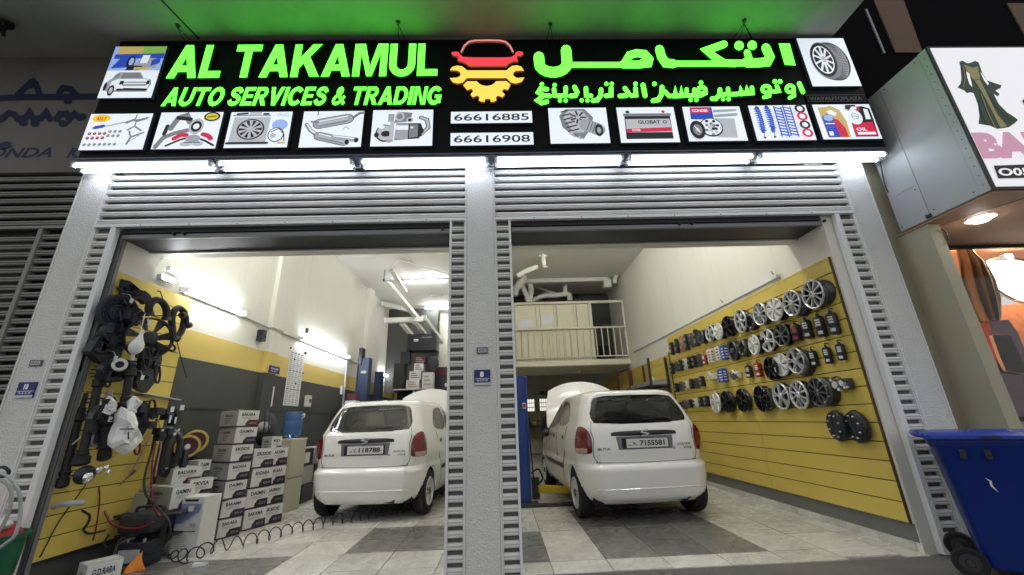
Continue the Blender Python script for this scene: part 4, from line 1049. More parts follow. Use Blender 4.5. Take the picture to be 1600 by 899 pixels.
    q.box((-.55,.95,.45),(.55,1.3,.60)); q.hexa([(-.55,.85,.55),(.55,.85,.55),(.55,.97,.55),(-.55,.97,.55)],[(-.52,.72,1.0),(.52,.72,1.0),(.52,.80,1.0),(-.52,.80,1.0)])
    for x in (-.33,.33): q.sphere((x,.77,1.06),.10,12,sc=(1,.5,.6))
    q.build('seat','seat_cloth',t,bevel=.03,**L)
    MB().box((-.62,2.25,.7),(.62,2.55,.98)).build('dashboard','car_black',t,bevel=.04,**L)
    MB().box((-.09,2.02,1.28),(.09,2.05,1.34)).build('rear_view_mirror','car_black',t,bevel=.01,**L)
    q=MB(); q.tube([Vector((.30+.18*math.cos(k*PI/10),2.12+.05*math.sin(k*PI/10),.98+.17*math.sin(k*PI/10))) for k in range(20)],.015,6,closed=True); q.build('steering_wheel','car_black',t,**L)
    # windscreen
    q=MB(); vs=[]; 
    for k in range(9):
        z=1.015+.047*k
        for j in range(13):
            x=-.56+.0933*j; W=lerp_tab(TW,z); vs.append(Vector((x*(1-.13*k/8),lerp_tab(TF,z)-.16+.16*(1-min(1,abs(x)/(W-.2))**2),z)))
    q.add(vs,[(k*13+j,k*13+j+1,(k+1)*13+j+1,(k+1)*13+j) for k in range(8) for j in range(12)]); q.build('windscreen','glass_dark',t,**L)
    # raised bonnet
    q=MB(); vs=[]; nu,nv=16,10
    ang=math.radians(68); ca,sa=math.cos(ang),math.sin(ang)
    for layer in (0,1):
        for i in range(nv+1):
            v=i/nv
            for j in range(nu+1):
                u=2*j/nu-1; hw=.66-.10*v**2; ln=.90*v-.16*v*(abs(u)**2.2); bulge=.055*math.sin(PI*min(1,v*1.0))*(1-u*u*.4)+.05*(1-u*u)
                d=ln; h=bulge-layer*.02-.06*v*v
                vs.append(Vector((u*hw,2.66+d*ca-h*sa,1.0+d*sa+h*ca)))
    n1=(nu+1)*(nv+1); fs=[]
    for i in range(nv):
        for j in range(nu):
            a=i*(nu+1)+j; fs.append((a,a+1,a+nu+2,a+nu+1)); fs.append((n1+a,n1+a+nu+1,n1+a+nu+2,n1+a+1))
    rim=[j for j in range(nu+1)]+[i*(nu+1)+nu for i in range(1,nv+1)]+[nv*(nu+1)+j for j in range(nu-1,-1,-1)]+[i*(nu+1) for i in range(nv-1,0,-1)]
    fs+=[(rim[k],n1+rim[k],n1+rim[(k+1)%len(rim)],rim[(k+1)%len(rim)]) for k in range(len(rim))]
    q.add(vs,fs); q.build('bonnet','car_white',t,**L)
    MB().cyl((.45,3.1,.92),(.48,2.96,1.62),.006,n=6).build('bonnet_stay','steel',t,**L)
    t.scale=(1.05 if loc[0]>0 else 1.0,1,.955)
    return t
make_car('white_hatchback','white hatchback with raised bonnet in the left bay beside the stacked boxes',(-1.73,1.86,0),math.radians(-6),('118788',[[(.12,.3),(.18,.28),(.16,.45)],[(.22,.55),(.28,.7),(.24,.3),(.30,.3)]]),('CULTUS','AUTOTA','VXR','G'),3)
make_car('white_hatchback','white hatchback with raised bonnet in the right bay before the yellow slatwall',(1.62,1.26,0),math.radians(3.0),('7155581',[[(.10,.3),(.16,.28)],[(.2,.35),(.26,.5),(.2,.65),(.28,.3)]]),('CULTUS','CULTUS','VXR','G'),4)
random.seed(11)
# ================================================================== INTERIOR LIGHTS
def wall_tube(x,y0,y1,z,sgn,label,n=1,e='tube_light_wall',grp=None):
    t=thing('wall_tube_light',label,'strip light',(x,(y0+y1)/2,z),group=grp)
    L=(y1-y0)/n
    for k in range(n):
        a=y0+L*k+.01; c=y0+L*(k+1)-.01
        MB().box((x,a,z-.035),(x+sgn*.05,c,z+.035)).build('housing','lamp_body',t,smooth=False,bevel=.003)
        MB().tube([(x+sgn*.075,a+.015,z),(x+sgn*.075,c-.015,z)],.026,10).build('diffuser',e,t)
        for yy in (a,c-.014): MB().box((x+sgn*.05,yy,z-.032),(x+sgn*.105,yy+.014,z+.032)).build('end_cap','lamp_body',t,smooth=False,bevel=.003)
    return t
wall_tube(LX,.86,1.96,2.62,1,'bright tube light on the left wall nearest the hanging car parts')
wall_tube(LX+.0,3.62,5.92,2.61,1,'bright double-length tube light in the middle of the left wall',2)
wall_tube(LX+.0,8.4,9.5,2.53,1,'small distant tube light far back on the left wall')
def ceil_tube(x,y,z,L,label,rot=0):
    t=thing('ceiling_tube_light',label,'strip light',(x,y,z))
    MB().box((x-L/2,y-.04,z-.05),(x+L/2,y+.04,z-.001)).build('housing','lamp_body',t,smooth=False,bevel=.003)
    MB().cyl((x-L/2+.03,y,z-.075),(x+L/2-.03,y,z-.075),.024,n=12).build('tube','tube_light_inside',t)
    for xx in (x-L/2,x+L/2-.02): MB().box((xx,y-.03,z-.105),(xx+.02,y+.03,z-.05)).build('lamp_holder','lamp_body',t,smooth=False)
a=at(632,441,2,CZ-.07); c=at(698,439,2,CZ-.07); ceil_tube((a.x+c.x)/2,(a.y+c.y)/2,CZ,c.x-a.x,'nearer tube light on the ceiling of the left bay')
a=at(664,482,2,CZ-.07); c=at(725,480,2,CZ-.07); ceil_tube((a.x+c.x)/2,(a.y+c.y)/2,CZ,c.x-a.x,'farther tube light on the ceiling of the left bay')
for x_,y_,d_ in ((.9,1.1,'above the right doorway head, left one'),(2.3,1.1,'above the right doorway head, right one'),(1.6,3.2,'over the roof of the right car'),
                 (-2.9,1.1,'above the left doorway head, left one'),(-1.3,1.1,'above the left doorway head, right one')):
    ceil_tube(x_,y_,CZ,1.25,'added unseen ceiling tube light '+d_)  # unseen tubes added to brighten both bays

# ================================================================== YELLOW SLATWALL, RIGHT BAY
sw=thing('slatwall','yellow slatwall with dark grooves along the right bay wall','slatwall',(RX,.08,.2))
zg=[.205,.330,.487,.634,.785,.941,1.092,1.247,1.405,1.565,1.718,1.866,2.017,2.170,2.335,2.52]
zg=[.20+.1547*k for k in range(16)]
MB().box((RX-.012,.085,.20),(RX-.0005,4.15,2.50)).build('backing','slat_groove',sw,smooth=False)
for k in range(15):
    for y0,y1 in ((.082,1.78),(1.784,4.15)):
        o=MB().box((RX-.022-random.uniform(0,.0015),y0,zg[k]+.0045),(RX-.010,y1,zg[k+1]-.0045)).build('board','slatwall_yellow',sw,smooth=False,bevel=.0015)
MB().box((RX-.026,.082,2.505),(RX-.001,4.15,2.522)).build('top_trim','slatwall_yellow',sw,smooth=False)
MB().box((RX-.024,.075,.20),(RX-.001,.082,2.522)).build('end_trim','slat_groove',sw,smooth=False)
# lower slatwall farther in, behind the shelving
s2=thing('slatwall','lower far run of yellow slatwall behind the dark shelving','slatwall',(RX,4.2,1.2))
for k in range(6): MB().box((RX-.020,4.17,1.28+.155*k+.004),(RX-.002,9.5,1.28+.155*(k+1)-.004)).build('board','slatwall_yellow',s2,smooth=False)
MB().box((RX-.03,4.16,.1),(RX-.002,4.19,2.24)).build('end_trim','slat_groove',s2,smooth=False)
# conduit above
t=thing('wall_conduit','white trunking with end boxes above the yellow slatwall','conduit',(RX,.9,2.60))
MB().box((RX-.03,.88,2.575),(RX-.001,6.2,2.605)).build('trunking','lamp_body',t,smooth=False,bevel=.004)
MB().box((RX-.05,.80,2.57),(RX-.001,.90,2.615)).build('end_box','lamp_body',t,smooth=False,bevel=.004)
MB().tube(smoothpath([(RX-.03,.86,2.615),(RX-.04,.87,2.66),(RX-.03,.89,2.675)]),.006,6).build('hook','steel_dark',t)
MB().tube(smoothpath([(RX-.03,2.0,2.605),(RX-.05,2.02,2.66),(RX-.03,2.05,2.665)]),.006,6).build('hook','steel_dark',t)

# ---- wheel rims, drums and parts hung on the slatwall
TILT=Matrix.Rotation(math.radians(-8),4,'Z')
def wallframe(px,py,dx=.07):
    p=at(px,py,0,RX-dx); return p
def hook_part(b,p):
    b.cyl((RX-.012,p.y,p.z+.0),(p.x-.0,p.y,p.z+.015),.006,n=6)
HW='parts displayed on the yellow slatwall'
def rim(px,py,rz,kind,label,deep=.07,col='alloy'):
    """a display rim; its face looks into the room (-x), slightly turned to the door"""
    p=wallframe(px,py,deep+.03); t=thing('wheel_rim',label,'wheel rim',p,0,HW)
    A=Matrix.Translation(p)@Matrix.Rotation(math.radians(random.uniform(-7,0)),4,'Z')@Matrix.Rotation(-PI/2,4,'Y')@Matrix.Rotation(random.uniform(0,6),4,'Z')
    r=rz*1.0
    b=MB(); b.lathe([(r*.80,-deep),(r*.95,-deep),(r*.97,-deep*.8),(r*.86,-deep*.4),(r*.90,0),(r*.88,.004)],A,32); b.build('barrel','alloy_dark',t)
    b=MB(); b.lathe([(r*.88,-.012),(r*.99,-.010),(r,.004),(r*.96,.012),(r*.89,.006),(r*.86,-.012)],A,36); b.build('lip',col if kind!='cover' else 'alloy_white',t)
    b=MB(); b.lathe([(0,-.028),(r*.87,-.026)],A,24); b.build('back_plate','alloy_dark' if kind!='cover' else 'alloy_grey',t)
    P=lambda rr,a,h: A@Vector((rr*math.cos(a),rr*math.sin(a),h))
    spec={'five':(5,.34,.20,0),'seven':(7,.22,.12,0),'ten':(10,.15,.075,0),'double':(5,.13,.07,.20),'y':(5,.14,.08,.30),'six':(6,.30,.14,0),'cover':(7,.42,.34,0),'swirl':(6,.24,.2,0),'steel':(0,0,0,0)}[kind]
    n,w0,w1,sp=spec
    for k in range(n):
        a=2*PI*k/n; b=MB()
        for s_ in ((-1,1) if sp else (0,)):
            ai=a+s_*sp*.35; ao=a+s_*sp*(1.0 if kind!='double' else .75); sk=.35 if kind=='swirl' else 0
            b.hexa([P(r*.16,ai-w0,-.012),P(r*.16,ai+w0,-.012),P(r*.90,ao+w1+sk,-.012),P(r*.90,ao-w1+sk,-.012)],
                   [P(r*.16,ai-w0*.8,.012),P(r*.16,ai+w0*.8,.012),P(r*.90,ao+w1*.75+sk,.006),P(r*.90,ao-w1*.75+sk,.006)])
        b.build('spoke',col if kind!='cover' else 'alloy_white',t)
    b=MB(); b.lathe([(r*.24,-.02),(r*.24,.010),(r*.20,.018),(r*.10,.018),(r*.09,.010),(0,.010)],A,24); b.build('hub',col if kind!='cover' else 'alloy_white',t)
    if kind=='steel':
        b=MB()
        for k in range(12): a=2*PI*k/12; b.lathe([(0,.001),(r*.055,.0)],A@Matrix.Translation((r*.66*math.cos(a),r*.66*math.sin(a),-.02)),8)
        b.build('vent_holes','groove_black',t)
    b=MB()
    for k in range(4): a=2*PI*k/4+.4; c=P(r*.17,a,.018); b.sphere(c,r*.03,6)
    b.build('lug_nuts','groove_black',t)
    b=MB(); b.cyl((RX-.01,p.y,p.z+r*.8),(p.x+.02,p.y,p.z+r*.8),.006,n=6); b.build('peg','steel_dark',t)
    return t
rims=[
 (1270,460,.150,'y','alloy','topmost right rim, split-spoke, nearest the doorway'),
 (1237,474,.142,'ten','alloy','second from the doorway in the top row, many-spoke'),
 (1210,484,.135,'cover','alloy_white','third from the doorway in the top row, pale six-hole cover'),
 (1187,491,.140,'y','alloy','fourth from the doorway in the top row, dark-backed split-spoke'),
 (1157,502,.155,'six','alloy','fifth from the doorway in the top row, six-spoke'),
 (1137,510,.145,'swirl','alloy_dark','sixth from the doorway in the top row, gloss black'),
 (1122,518,.120,'cover','alloy_white','seventh from the doorway in the top row, narrow pale cover'),
 (1109,521,.125,'five','alloy','eighth from the doorway in the top row, small silver five-spoke'),
 (1094,527,.115,'seven','alloy_grey','farthest round of the top row, small grey seven-spoke'),
 (1221,524,.128,'seven','alloy_grey','nearest the doorway in the second row, small dark seven-spoke'),
 (1199,532,.140,'double','alloy_white','second from the doorway in the second row, pale double-spoke'),
 (1178,539,.125,'cover','alloy_white','third from the doorway in the second row, narrow pale cover'),
 (1144,548,.140,'steel','alloy_grey','leftmost round in the second row, black drilled steel'),
 (1243,564,.140,'double','alloy','nearest the doorway in the third row, wide twin-spoke'),
 (1220,570,.130,'cover','alloy_white','second from the doorway in the third row, pale perforated cover'),
 (1204,576,.135,'five','alloy_dark','third from the doorway in the third row, bronze-lipped black'),
 (1278,613,.145,'ten','alloy_grey','nearest the doorway in the fourth row, grey ten-spoke'),
 (1248,617,.148,'y','alloy','second from the doorway in the fourth row, silver split-spoke'),
 (1220,619,.150,'double','alloy','third from the doorway in the fourth row, silver twin-spoke'),
 (1189,623,.158,'y','alloy_dark','fourth from the doorway in the fourth row, black split-spoke'),
 (1159,626,.150,'five','alloy_dark','fifth from the doorway in the fourth row, black five-spoke'),
 (1135,628,.150,'swirl','alloy_dark','sixth from the doorway in the fourth row, gloss black swirl'),
 (1118,629,.150,'cover','alloy_white','leftmost rim of the fourth row, narrow white cover'),
]
for px,py,r,k,c,lab in rims:
    rim(px,py,r,k,'wheel rim '+lab,random.uniform(.05,.09),c)
# thick black tyre-like drums behind some rims
def drum(px,py,r,label,dx=.05):
    p=wallframe(px,py,dx); t=thing('brake_drum',label,'brake drum',p,0,HW)
    A=Matrix.Translation(p)@Matrix.Rotation(-.10,4,'Z')@Matrix.Rotation(-PI/2,4,'Y')
    b=MB(); b.lathe([(r*.3,-.04),(r,-.04),(r*1.02,0),(r*.98,.03),(r*.8,.045),(r*.55,.03),(r*.5,-.01),(r*.2,-.01),(r*.18,.03),(0,.03)],A,28); b.build('shell','steel_dark',t)
    b=MB()
    for k in range(6): a=k*PI/3; b.sphere(A@Vector((r*.72*math.cos(a),r*.72*math.sin(a),.04)),.010,6)
    b.build('bolts','alloy',t)
for px,py,r,l in ((1285,458,.13,'dark brake drum behind the topmost right rim'),(1252,476,.125,'dark brake drum behind the second rim of the top row'),(1176,503,.11,'black brake drum between fourth and fifth rims of the top row'),
    (1256,567,.135,'dark brake drum beside the nearest rim of the third row'),(1291,612,.14,'dark brake drum behind the nearest rim of the fourth row'),(1201,622,.12,'dark brake drum in the middle of the fourth row'),(1163,544,.12,'blue-tinted dark drum in the second row')):
    drum(px,py,r,l)
# black shock-canister shapes
def canister(px,py,h,label,name='shock_canister',body='plastic_black',mark='paper',wd=.045,dx=.06,cat='canister'):
    p=wallframe(px,py,dx); t=thing(name,label,cat,(p.x,p.y,p.z-h/2),0,HW)
    A=Matrix.Translation((p.x,p.y,p.z-h/2))@Matrix.Rotation(math.radians(random.uniform(-3,3)),4,'X')
    b=MB(); b.lathe([(0,0),(wd*.8,0),(wd,.012),(wd,h*.28),(wd*.86,h*.30),(wd*.86,h*.36),(wd,h*.38),(wd,h*.80),(wd*.8,h*.88),(wd*.35,h*.92),(wd*.30,h),(0,h)],A,18); b.build('body',body,t)
    b=MB()
    for k in range(3): b.lathe([(wd*1.03,h*(.42+.11*k)),(wd*1.06,h*(.44+.11*k)),(wd*1.03,h*(.46+.11*k))],A,18)
    b.build('band','steel_dark',t)
    for k,(z0,z1) in enumerate(((.10,.24),(.42,.74))):
        a0,a1=PI+.1,PI+1.0
        b=MB(); b.add([A@Vector((wd*1.015*math.cos(a0+(a1-a0)*i/4),wd*1.015*math.sin(a0+(a1-a0)*i/4),h*zz)) for zz in (z0,z1) for i in range(5)],[(i,i+1,i+6,i+5) for i in range(4)]); b.build('label',mark,t)
    b=MB(); b.tube(smoothpath([(RX-.012,p.y,p.z+h*.58),(p.x,p.y,p.z+h*.60),(p.x,p.y,p.z+h*.5)]),.005,6); b.build('peg','steel_dark',t)
rows_can=[
 ((1301,504),.23,'first black canister from the doorway in the second row'),((1281.5,508.5),.235,'second black canister from the doorway in the second row'),((1261,513),.22,'third black canister from the doorway in the second row'),
 ((1313,549),.175,'first white-based black canister from the doorway in the third row'),((1293,554),.18,'second slim black canister from the doorway in the third row'),((1271,559),.18,'third slim black canister from the doorway in the third row')]
for (px,py),h,l in rows_can: canister(px,py,h,l,wd=.048 if h>.2 else .036,mark='steel' if h>.2 else 'paper')
canister(1244,519,.20,'black and red canister beside the small dark rim of the second row',mark='red_item',wd=.05)
canister(1101,561,.18,'red canister at the left of the white cartons in the second row',body='red_item',wd=.04)
canister(1185,577,.19,'red and white canister in the third row',body='red_item',mark='paper',wd=.045)
canister(1170,580,.17,'black ribbed canister beside the red one in the third row',wd=.045)
# caliper-like parts
def caliper(px,py,s,label,c1='steel_dark',c2='alloy',name='brake_caliper',cat='caliper'):
    p=wallframe(px,py,.07); t=thing(name,label,cat,p,0,HW)
    b=MB(); b.box((p.x-.03,p.y-s*.9,p.z-s*.5),(p.x+.04,p.y+s*.9,p.z+s*.55)); b.build('body',c1,t,smooth=False,bevel=.012)
    b=MB()
    for dy,dz,r in ((-.5,.1,.3),(.35,.0,.36),(0,-.45,.18),(.7,.5,.15),(-.75,-.3,.16)): b.cyl((p.x-.055,p.y+dy*s,p.z+dz*s),(p.x-.02,p.y+dy*s,p.z+dz*s),r*s,r*s*.9,n=14)
    b.build('pistons',c2,t)
    b=MB(); b.tube(smoothpath([(p.x-.05,p.y-s*.9,p.z+s*.2),(p.x-.06,p.y-s*.3,p.z+s*.75),(p.x-.05,p.y+s*.4,p.z+s*.6),(p.x-.02,p.y+s*.9,p.z+s*.7)]),.010,7); b.build('bracket',c1,t)
    b=MB(); b.cyl((RX-.012,p.y,p.z+s*.5),(p.x,p.y,p.z+s*.5),.006,n=6); b.build('peg','steel_dark',t)
caliper(1317,601,.095,'dark steel caliper at the doorway end of the fourth row')
caliper(1150,587,.09,'pale cast housing in the third row','alloy_white','alloy_grey','cast_housing','housing')
# ribbed cartons and packs
def pack(px,py,w_,h,c1,c2,label,name='parts_carton',dx=.07,cat='carton'):
    p=wallframe(px,py,dx); t=thing(name,label,cat,(p.x,p.y,p.z-h/2),0,HW)
    MB().box((p.x-.035,p.y-w_/2,p.z-h/2),(p.x+.04,p.y+w_/2,p.z+h/2)).build('carton',c1,t,smooth=False,bevel=.004)
    b=MB()
    for k in range(4): b.box((p.x-.0375,p.y-w_*.38,p.z-h*.38+k*h*.2),(p.x-.0352,p.y+w_*(.1+.1*(k%3)),p.z-h*.30+k*h*.2)); b.box((p.x-.02,p.y-w_/2-.002,p.z-h*.38+k*h*.2),(p.x+.02,p.y-w_/2,p.z-h*.30+k*h*.2))
    b.build('print',c2,t,smooth=False)
    b=MB(); b.cyl((RX-.012,p.y,p.z+h*.42),(p.x,p.y,p.z+h*.52),.005,n=6); b.build('peg','steel_dark',t)
pack(1124,552,.11,.20,'paper','plastic_black','white printed carton in the second row'); pack(1132,551,.09,.20,'blue_item','paper','blue carton beside the white one in the second row')
pack(1111,556,.10,.20,'paper','steel_dark','plain white carton at the left of the second row'); pack(1129,587,.14,.19,'blue_item','paper','ribbed blue pack in the third row'); 
caliper(1113,589,.085,'bronze-lipped pale hub in the third row','alloy_white','mezz_cream','hub_flange','hub')
# narrow dark pads in the crowded far end, row by row
rowsp=[('top row',[(1088,528,'d'),(1080,532,'p'),(1073,535,'d'),(1066,538,'m'),(1058,541,'d'),(1050,545,'d')],.26),
       ('second row',[(1093,563,'p'),(1085,565,'d'),(1078,567,'d'),(1071,569,'w'),(1064,571,'d'),(1057,573,'p'),(1050,576,'d')],.19),
       ('small third row',[(1097,596,'d'),(1089,599,'p'),(1081,600,'d'),(1073,602,'w'),(1065,604,'p'),(1057,606,'d')],.17),
       ('small fourth row',[(1104,627,'d'),(1096,628,'d'),(1087,630,'w'),(1079,631,'d'),(1070,633,'p'),(1062,636,'d')],.15)]
for rn,its,h in rowsp:
    for k,(px,py,c) in enumerate(its):
        p=wallframe(px,py,.06); hh=h*(.9+.2*random.random()); wd=.055+.02*random.random()
        t=thing('brake_pad_set','%s %s part %s the far end of the %s'%(('slim','squat','upright','narrow')[(k+len(rn))%4],{'p':'pewter','d':'black','m':'tan-edged','w':'white-faced'}[c],('beginning','second at','third at','fourth at','fifth at','sixth at','ending','ending')[k],rn),'car part',(p.x,p.y,p.z-hh/2),0,HW)
        bd={'p':'alloy_grey','d':'plastic_black','m':'carton_brown','w':'alloy_white'}[c]
        b=MB(); z0=p.z-hh/2
        pr=[(-.5,.05),(-.3,0),(.3,0),(.5,.05),(.55,.5),(.45,.9),(.2,1),(-.2,1),(-.45,.9),(-.55,.5)]
        b.prism([(p.x-.03+.01*abs(v-.5),p.y+u*wd*1.3,z0+v*hh) for u,v in pr],(.055,0,0)); b.build('body',bd,t,smooth=False,bevel=.006)
        b=MB(); b.box((p.x-.040,p.y-wd*.35,z0+hh*.2),(p.x-.031,p.y+wd*.35,z0+hh*.42)); b.build('insert','steel' if c in 'dm' else 'steel_dark',t,smooth=False)
        b=MB(); b.cyl((p.x-.042,p.y,z0+hh*.68),(p.x-.03,p.y,z0+hh*.68),wd*.35,n=12); b.build('insert','steel' if c in 'dm' else 'steel_dark',t,smooth=False)
        b=MB(); b.cyl((RX-.012,p.y,z0+hh*.97),(p.x-.01,p.y,z0+hh*1.0),.005,n=6); b.build('peg','steel_dark',t)
# two big round dark covers lower down
for (px,py,l) in ((1307,666,'left of the two big round black lamp covers low on the slatwall'),(1337,667,'right of the two big round black lamp covers low on the slatwall')):
    p=wallframe(px,py,.07); t=thing('round_cover',l,'cover',p,0,HW); r=.138
    A=Matrix.Translation(p)@Matrix.Rotation(-.25,4,'Z')@Matrix.Rotation(-PI/2,4,'Y')
    b=MB(); b.lathe([(r*.9,-.05),(r,-.03),(r*1.02,.0),(r*.92,.012),(r*.8,.016),(r*.3,.02),(0,.02)],A,30); b.build('shell','plastic_black',t)
    b=MB(); b.lathe([(r*.86,.016),(r*.9,.024),(r*.94,.014)],A,30); b.tube([A@Vector((r*.7,.0,.02)),A@Vector((0,.02,.024)),A@Vector((-r*.6,-r*.4,.02))],.006,6); b.build('rib','plastic_black_matte',t)
    b=MB()
    for k in range(8): a=2*PI*k/8+.3; b.sphere(A@Vector((r*.72*math.cos(a),r*.72*math.sin(a),.022)),.012,8,sc=(1,1,.6))
    b.build('studs','alloy',t)
    b=MB(); b.cyl((RX-.012,p.y,p.z+r),(p.x,p.y,p.z+r),.007,n=6); b.build('peg','steel_dark',t)

# ================================================================== LEFT BAY: DISPLAY BOARD AND HANGING CAR PARTS
lb=thing('slatwall','yellow slatwall board of the left bay behind the black hanging car parts','slatwall',(LX,.1,.19))
MB().box((LX+.0005,.11,.19),(LX+.012,1.05,2.56)).build('backing','slat_groove',lb,smooth=False)
zl=[.19+.158*k for k in range(16)]
for k in range(15): MB().box((LX+.010,.105,zl[k]+.004),(LX+.023,1.05,zl[k+1]-.004)).build('board','slatwall_yellow',lb,smooth=False,bevel=.0015)
MB().box((LX+.0005,.11,.0),(LX+.008,1.049,.169)).build('foot_panel','wall_grey',lb,smooth=False)
MB().box((LX+.001,.10,.17),(LX+.03,1.055,.188)).build('bottom_trim','groove_black',lb,smooth=False)
G1='car parts hung on the left slatwall'
def X_(d): return LX+d
def ap(px,py,d):
    p=at(px,py,0,LX+d)
    return p if p.y>.13 else at(px,py,1,.13+.15*max(0,.3-d))
def flatpart(name,label,cat,pts,d,th,mt,extra=None,bev=.006,grp=G1):
    P=[ap(x,y,d) for x,y in pts]; c=sum(P,Vector((0,0,0)))/len(P); zmin=min(p.z for p in P)
    t=thing(name,label,cat,(c.x,c.y,zmin),0,grp)
    MB().prism(P,(-th,0,0)).build('shell',mt,t,smooth=False,bevel=bev)
    if extra: extra(t)
    return t
Z1=lambda X,Y:(X/5.287,400+Y/5.287)
Z2=lambda X,Y:(X/5.287,560+Y/5.287)
Z3=lambda X,Y:(X/5.287,729+Y/5.287)
def peg_to(t,p,r=.006): MB().cyl((LX+.02,p.y,p.z),(p.x,p.y,p.z),r,n=6).build('peg','steel_dark',t)
# big scalloped splash shield at the top
pts=[Z1(*p) for p in ((915,175),(950,160),(975,170),(1000,190),(1040,200),(1070,205),(1100,228),(1115,240),(1140,262),(1160,282),(1200,288),(1240,320),(1270,375),(1245,400),(1205,400),(1180,372),(1145,355),(1100,370),(1070,400),(1055,450),(1035,520),(1025,570),(1000,620),(950,600),(900,520),(905,420),(925,300),(915,230))]
def ex(t):
    for p in ((960,230),(1010,250),(1060,270),(1110,300),(1160,320),(980,330),(1000,420),(970,500)): c=ap(*Z1(*p),.15); MB().sphere(c,.014,8).build('rivet','plastic_black_matte',t)
    peg_to(t,ap(*Z1(980,200),.14))
    for a in (((930,260),(1040,300),(1150,330)),((950,330),(985,430),(1000,540)),((1000,240),(1010,330),(1040,400))):
        MB().tube(smoothpath([ap(*Z1(*q),.155) for q in a],5),.010,6).build('rib','plastic_black',t)
flatpart('splash_shield','big black scalloped wheel-arch shield at the top of the left board','splash shield',pts,.15,.05,'plastic_black_matte',ex)
# round shroud with spiral
c=ap(186,489,.11); t=thing('fan_shroud','round black fan shroud with ribbed spiral beside the left jamb','fan shroud',c,0,G1)
A=Matrix.Translation(c)@Matrix.Rotation(math.radians(-14),4,'Z')@Matrix.Scale(.80,4)@Matrix.Rotation(PI/2,4,'Y')
b=MB(); b.lathe([(.19,-.05),(.21,-.03),(.212,0),(.195,.012),(.17,.004),(.1,-.004),(0,-.004)],A,34); b.build('dish','plastic_black_matte',t)
for rr in (.055,.08,.11,.14,.165): MB().lathe([(rr-.006,.0),(rr,.012),(rr+.006,.0)],A,30).build('ring','plastic_black' if rr>.09 else 'alloy_grey',t)
b=MB()
for k in range(18): a=2*PI*k/18; b.cyl(A@Vector((.12*math.cos(a),.12*math.sin(a),.004)),A@Vector((.165*math.cos(a+.25),.165*math.sin(a+.25),.004)),.004,n=5)
b.build('ribs','plastic_black',t); peg_to(t,c+Vector((-.05,0,.15)))
# curved hoses
def hose(name,label,cat,pts,r,d,mt='rubber',n=6,closed=False,ends=True,grp=G1,pegp=0):
    P=smoothpath([ap(x,y,d if not isinstance(d,(list,tuple)) else d[i]) for i,(x,y) in enumerate(pts)],n,closed)
    t=thing(name,label,cat,min(P,key=lambda p:p.z),0,grp)
    MB().tube(P,r,10,closed=closed).build('hose',mt,t)
    if ends and not closed:
        for e,f in ((P[0],P[2]),(P[-1],P[-3])):
            dd=(f-e).normalized(); MB().cyl(e-dd*.004,e+dd*.03,r*1.25,n=12).build('clamp','steel_dark',t)
    if pegp is not None: peg_to(t,P[pegp])
    return t
hose('radiator_hose','black arched radiator hose left of the pear-shaped one','hose',[Z1(*p) for p in ((1235,490),(1232,420),(1265,375),(1310,365),(1350,395),(1375,450),(1375,530))],.032,.28)
hose('radiator_hose','pear-shaped black looped hose at the right end of the hanging parts','hose',[Z1(*p) for p in ((1430,690),(1425,600),(1420,520),(1440,455),(1480,430),(1520,470),(1520,540),(1500,620),(1450,690))],.030,.30)
MB_=hose('radiator_hose','short grey curved pipe below the round fan shroud','pipe',[Z1(*p) for p in ((750,740),(790,700),(850,680),(950,668))],.012,.24,'alloy_grey')
hose('hose_elbow','small black elbow hose ending beside the pear-shaped hose','hose',[Z1(*p) for p in ((1500,490),(1535,500),(1540,570),(1565,570))],.026,.32)
# central black housings
def blob(name,label,cat,px,py,d,rx,rz,th,mt='plastic_black',seed=1,n=14,bits=5,grp=G1,mesh=True):
    rnd=random.Random(seed); c=ap(px,py,d)
    t=thing(name,label,cat,(c.x,c.y,c.z-rz),0,grp)
    pts=[(c.x,c.y+rx*(1+rnd.uniform(-.22,.12))*math.cos(2*PI*k/n),c.z+rz*(1+rnd.uniform(-.2,.12))*math.sin(2*PI*k/n)) for k in range(n)]
    MB().prism(pts,(-th,0,0)).build('housing',mt,t,smooth=False,bevel=.01)
    for k in range(bits):
        a=rnd.uniform(0,6.28); q=rnd.uniform(.2,.8); y=c.y+rx*q*math.cos(a); z=c.z+rz*q*math.sin(a); r=rnd.uniform(.012,.03)
        if k%2: MB().cyl((c.x-.01,y,z),(c.x+.03,y,z),r,r*.7,n=12).build('boss','steel_dark' if k%4==1 else mt,t)
        else: MB().box((c.x-.005,y-r,z-r*1.6),(c.x+.022,y+r,z+r*1.6)).build('bracket','plastic_black_matte',t,smooth=False,bevel=.004)
    peg_to(t,Vector((c.x-th,c.y,c.z+rz*.5)))
    return t
blob('air_box','black squarish air box between shield and hoses','housing',*Z1(1125,500),.22,.07,.09,.06,seed=2)
blob('air_duct','black angular duct beneath the fan shroud','housing',*Z1(960,640),.22,.11,.10,.05,seed=3)
blob('air_filter_box','large black filter box in the lower middle of the upper cluster','housing',*Z1(900,760),.24,.16,.13,.07,seed=4,bits=8)
blob('grille_piece','black slotted piece left of the white roll','housing',*Z2(760,20),.22,.10,.12,.05,seed=5,bits=7)
blob('gear_housing','black gear housing under the white roll','housing',*Z2(960,110),.22,.13,.10,.06,seed=6,bits=7)
blob('door_module','tall black door module panel right of the white bulb','module',*Z2(1240,80),.20,.13,.27,.05,seed=7,bits=9)
blob('speaker_pod','dark round pod near the lower right of the board','pod',*Z2(1160,520),.20,.11,.20,.06,seed=8,bits=4)
blob('knuckle','black steering knuckle between the driveshafts','knuckle',*Z2(820,500),.24,.06,.12,.05,'steel_dark',seed=9,bits=5)
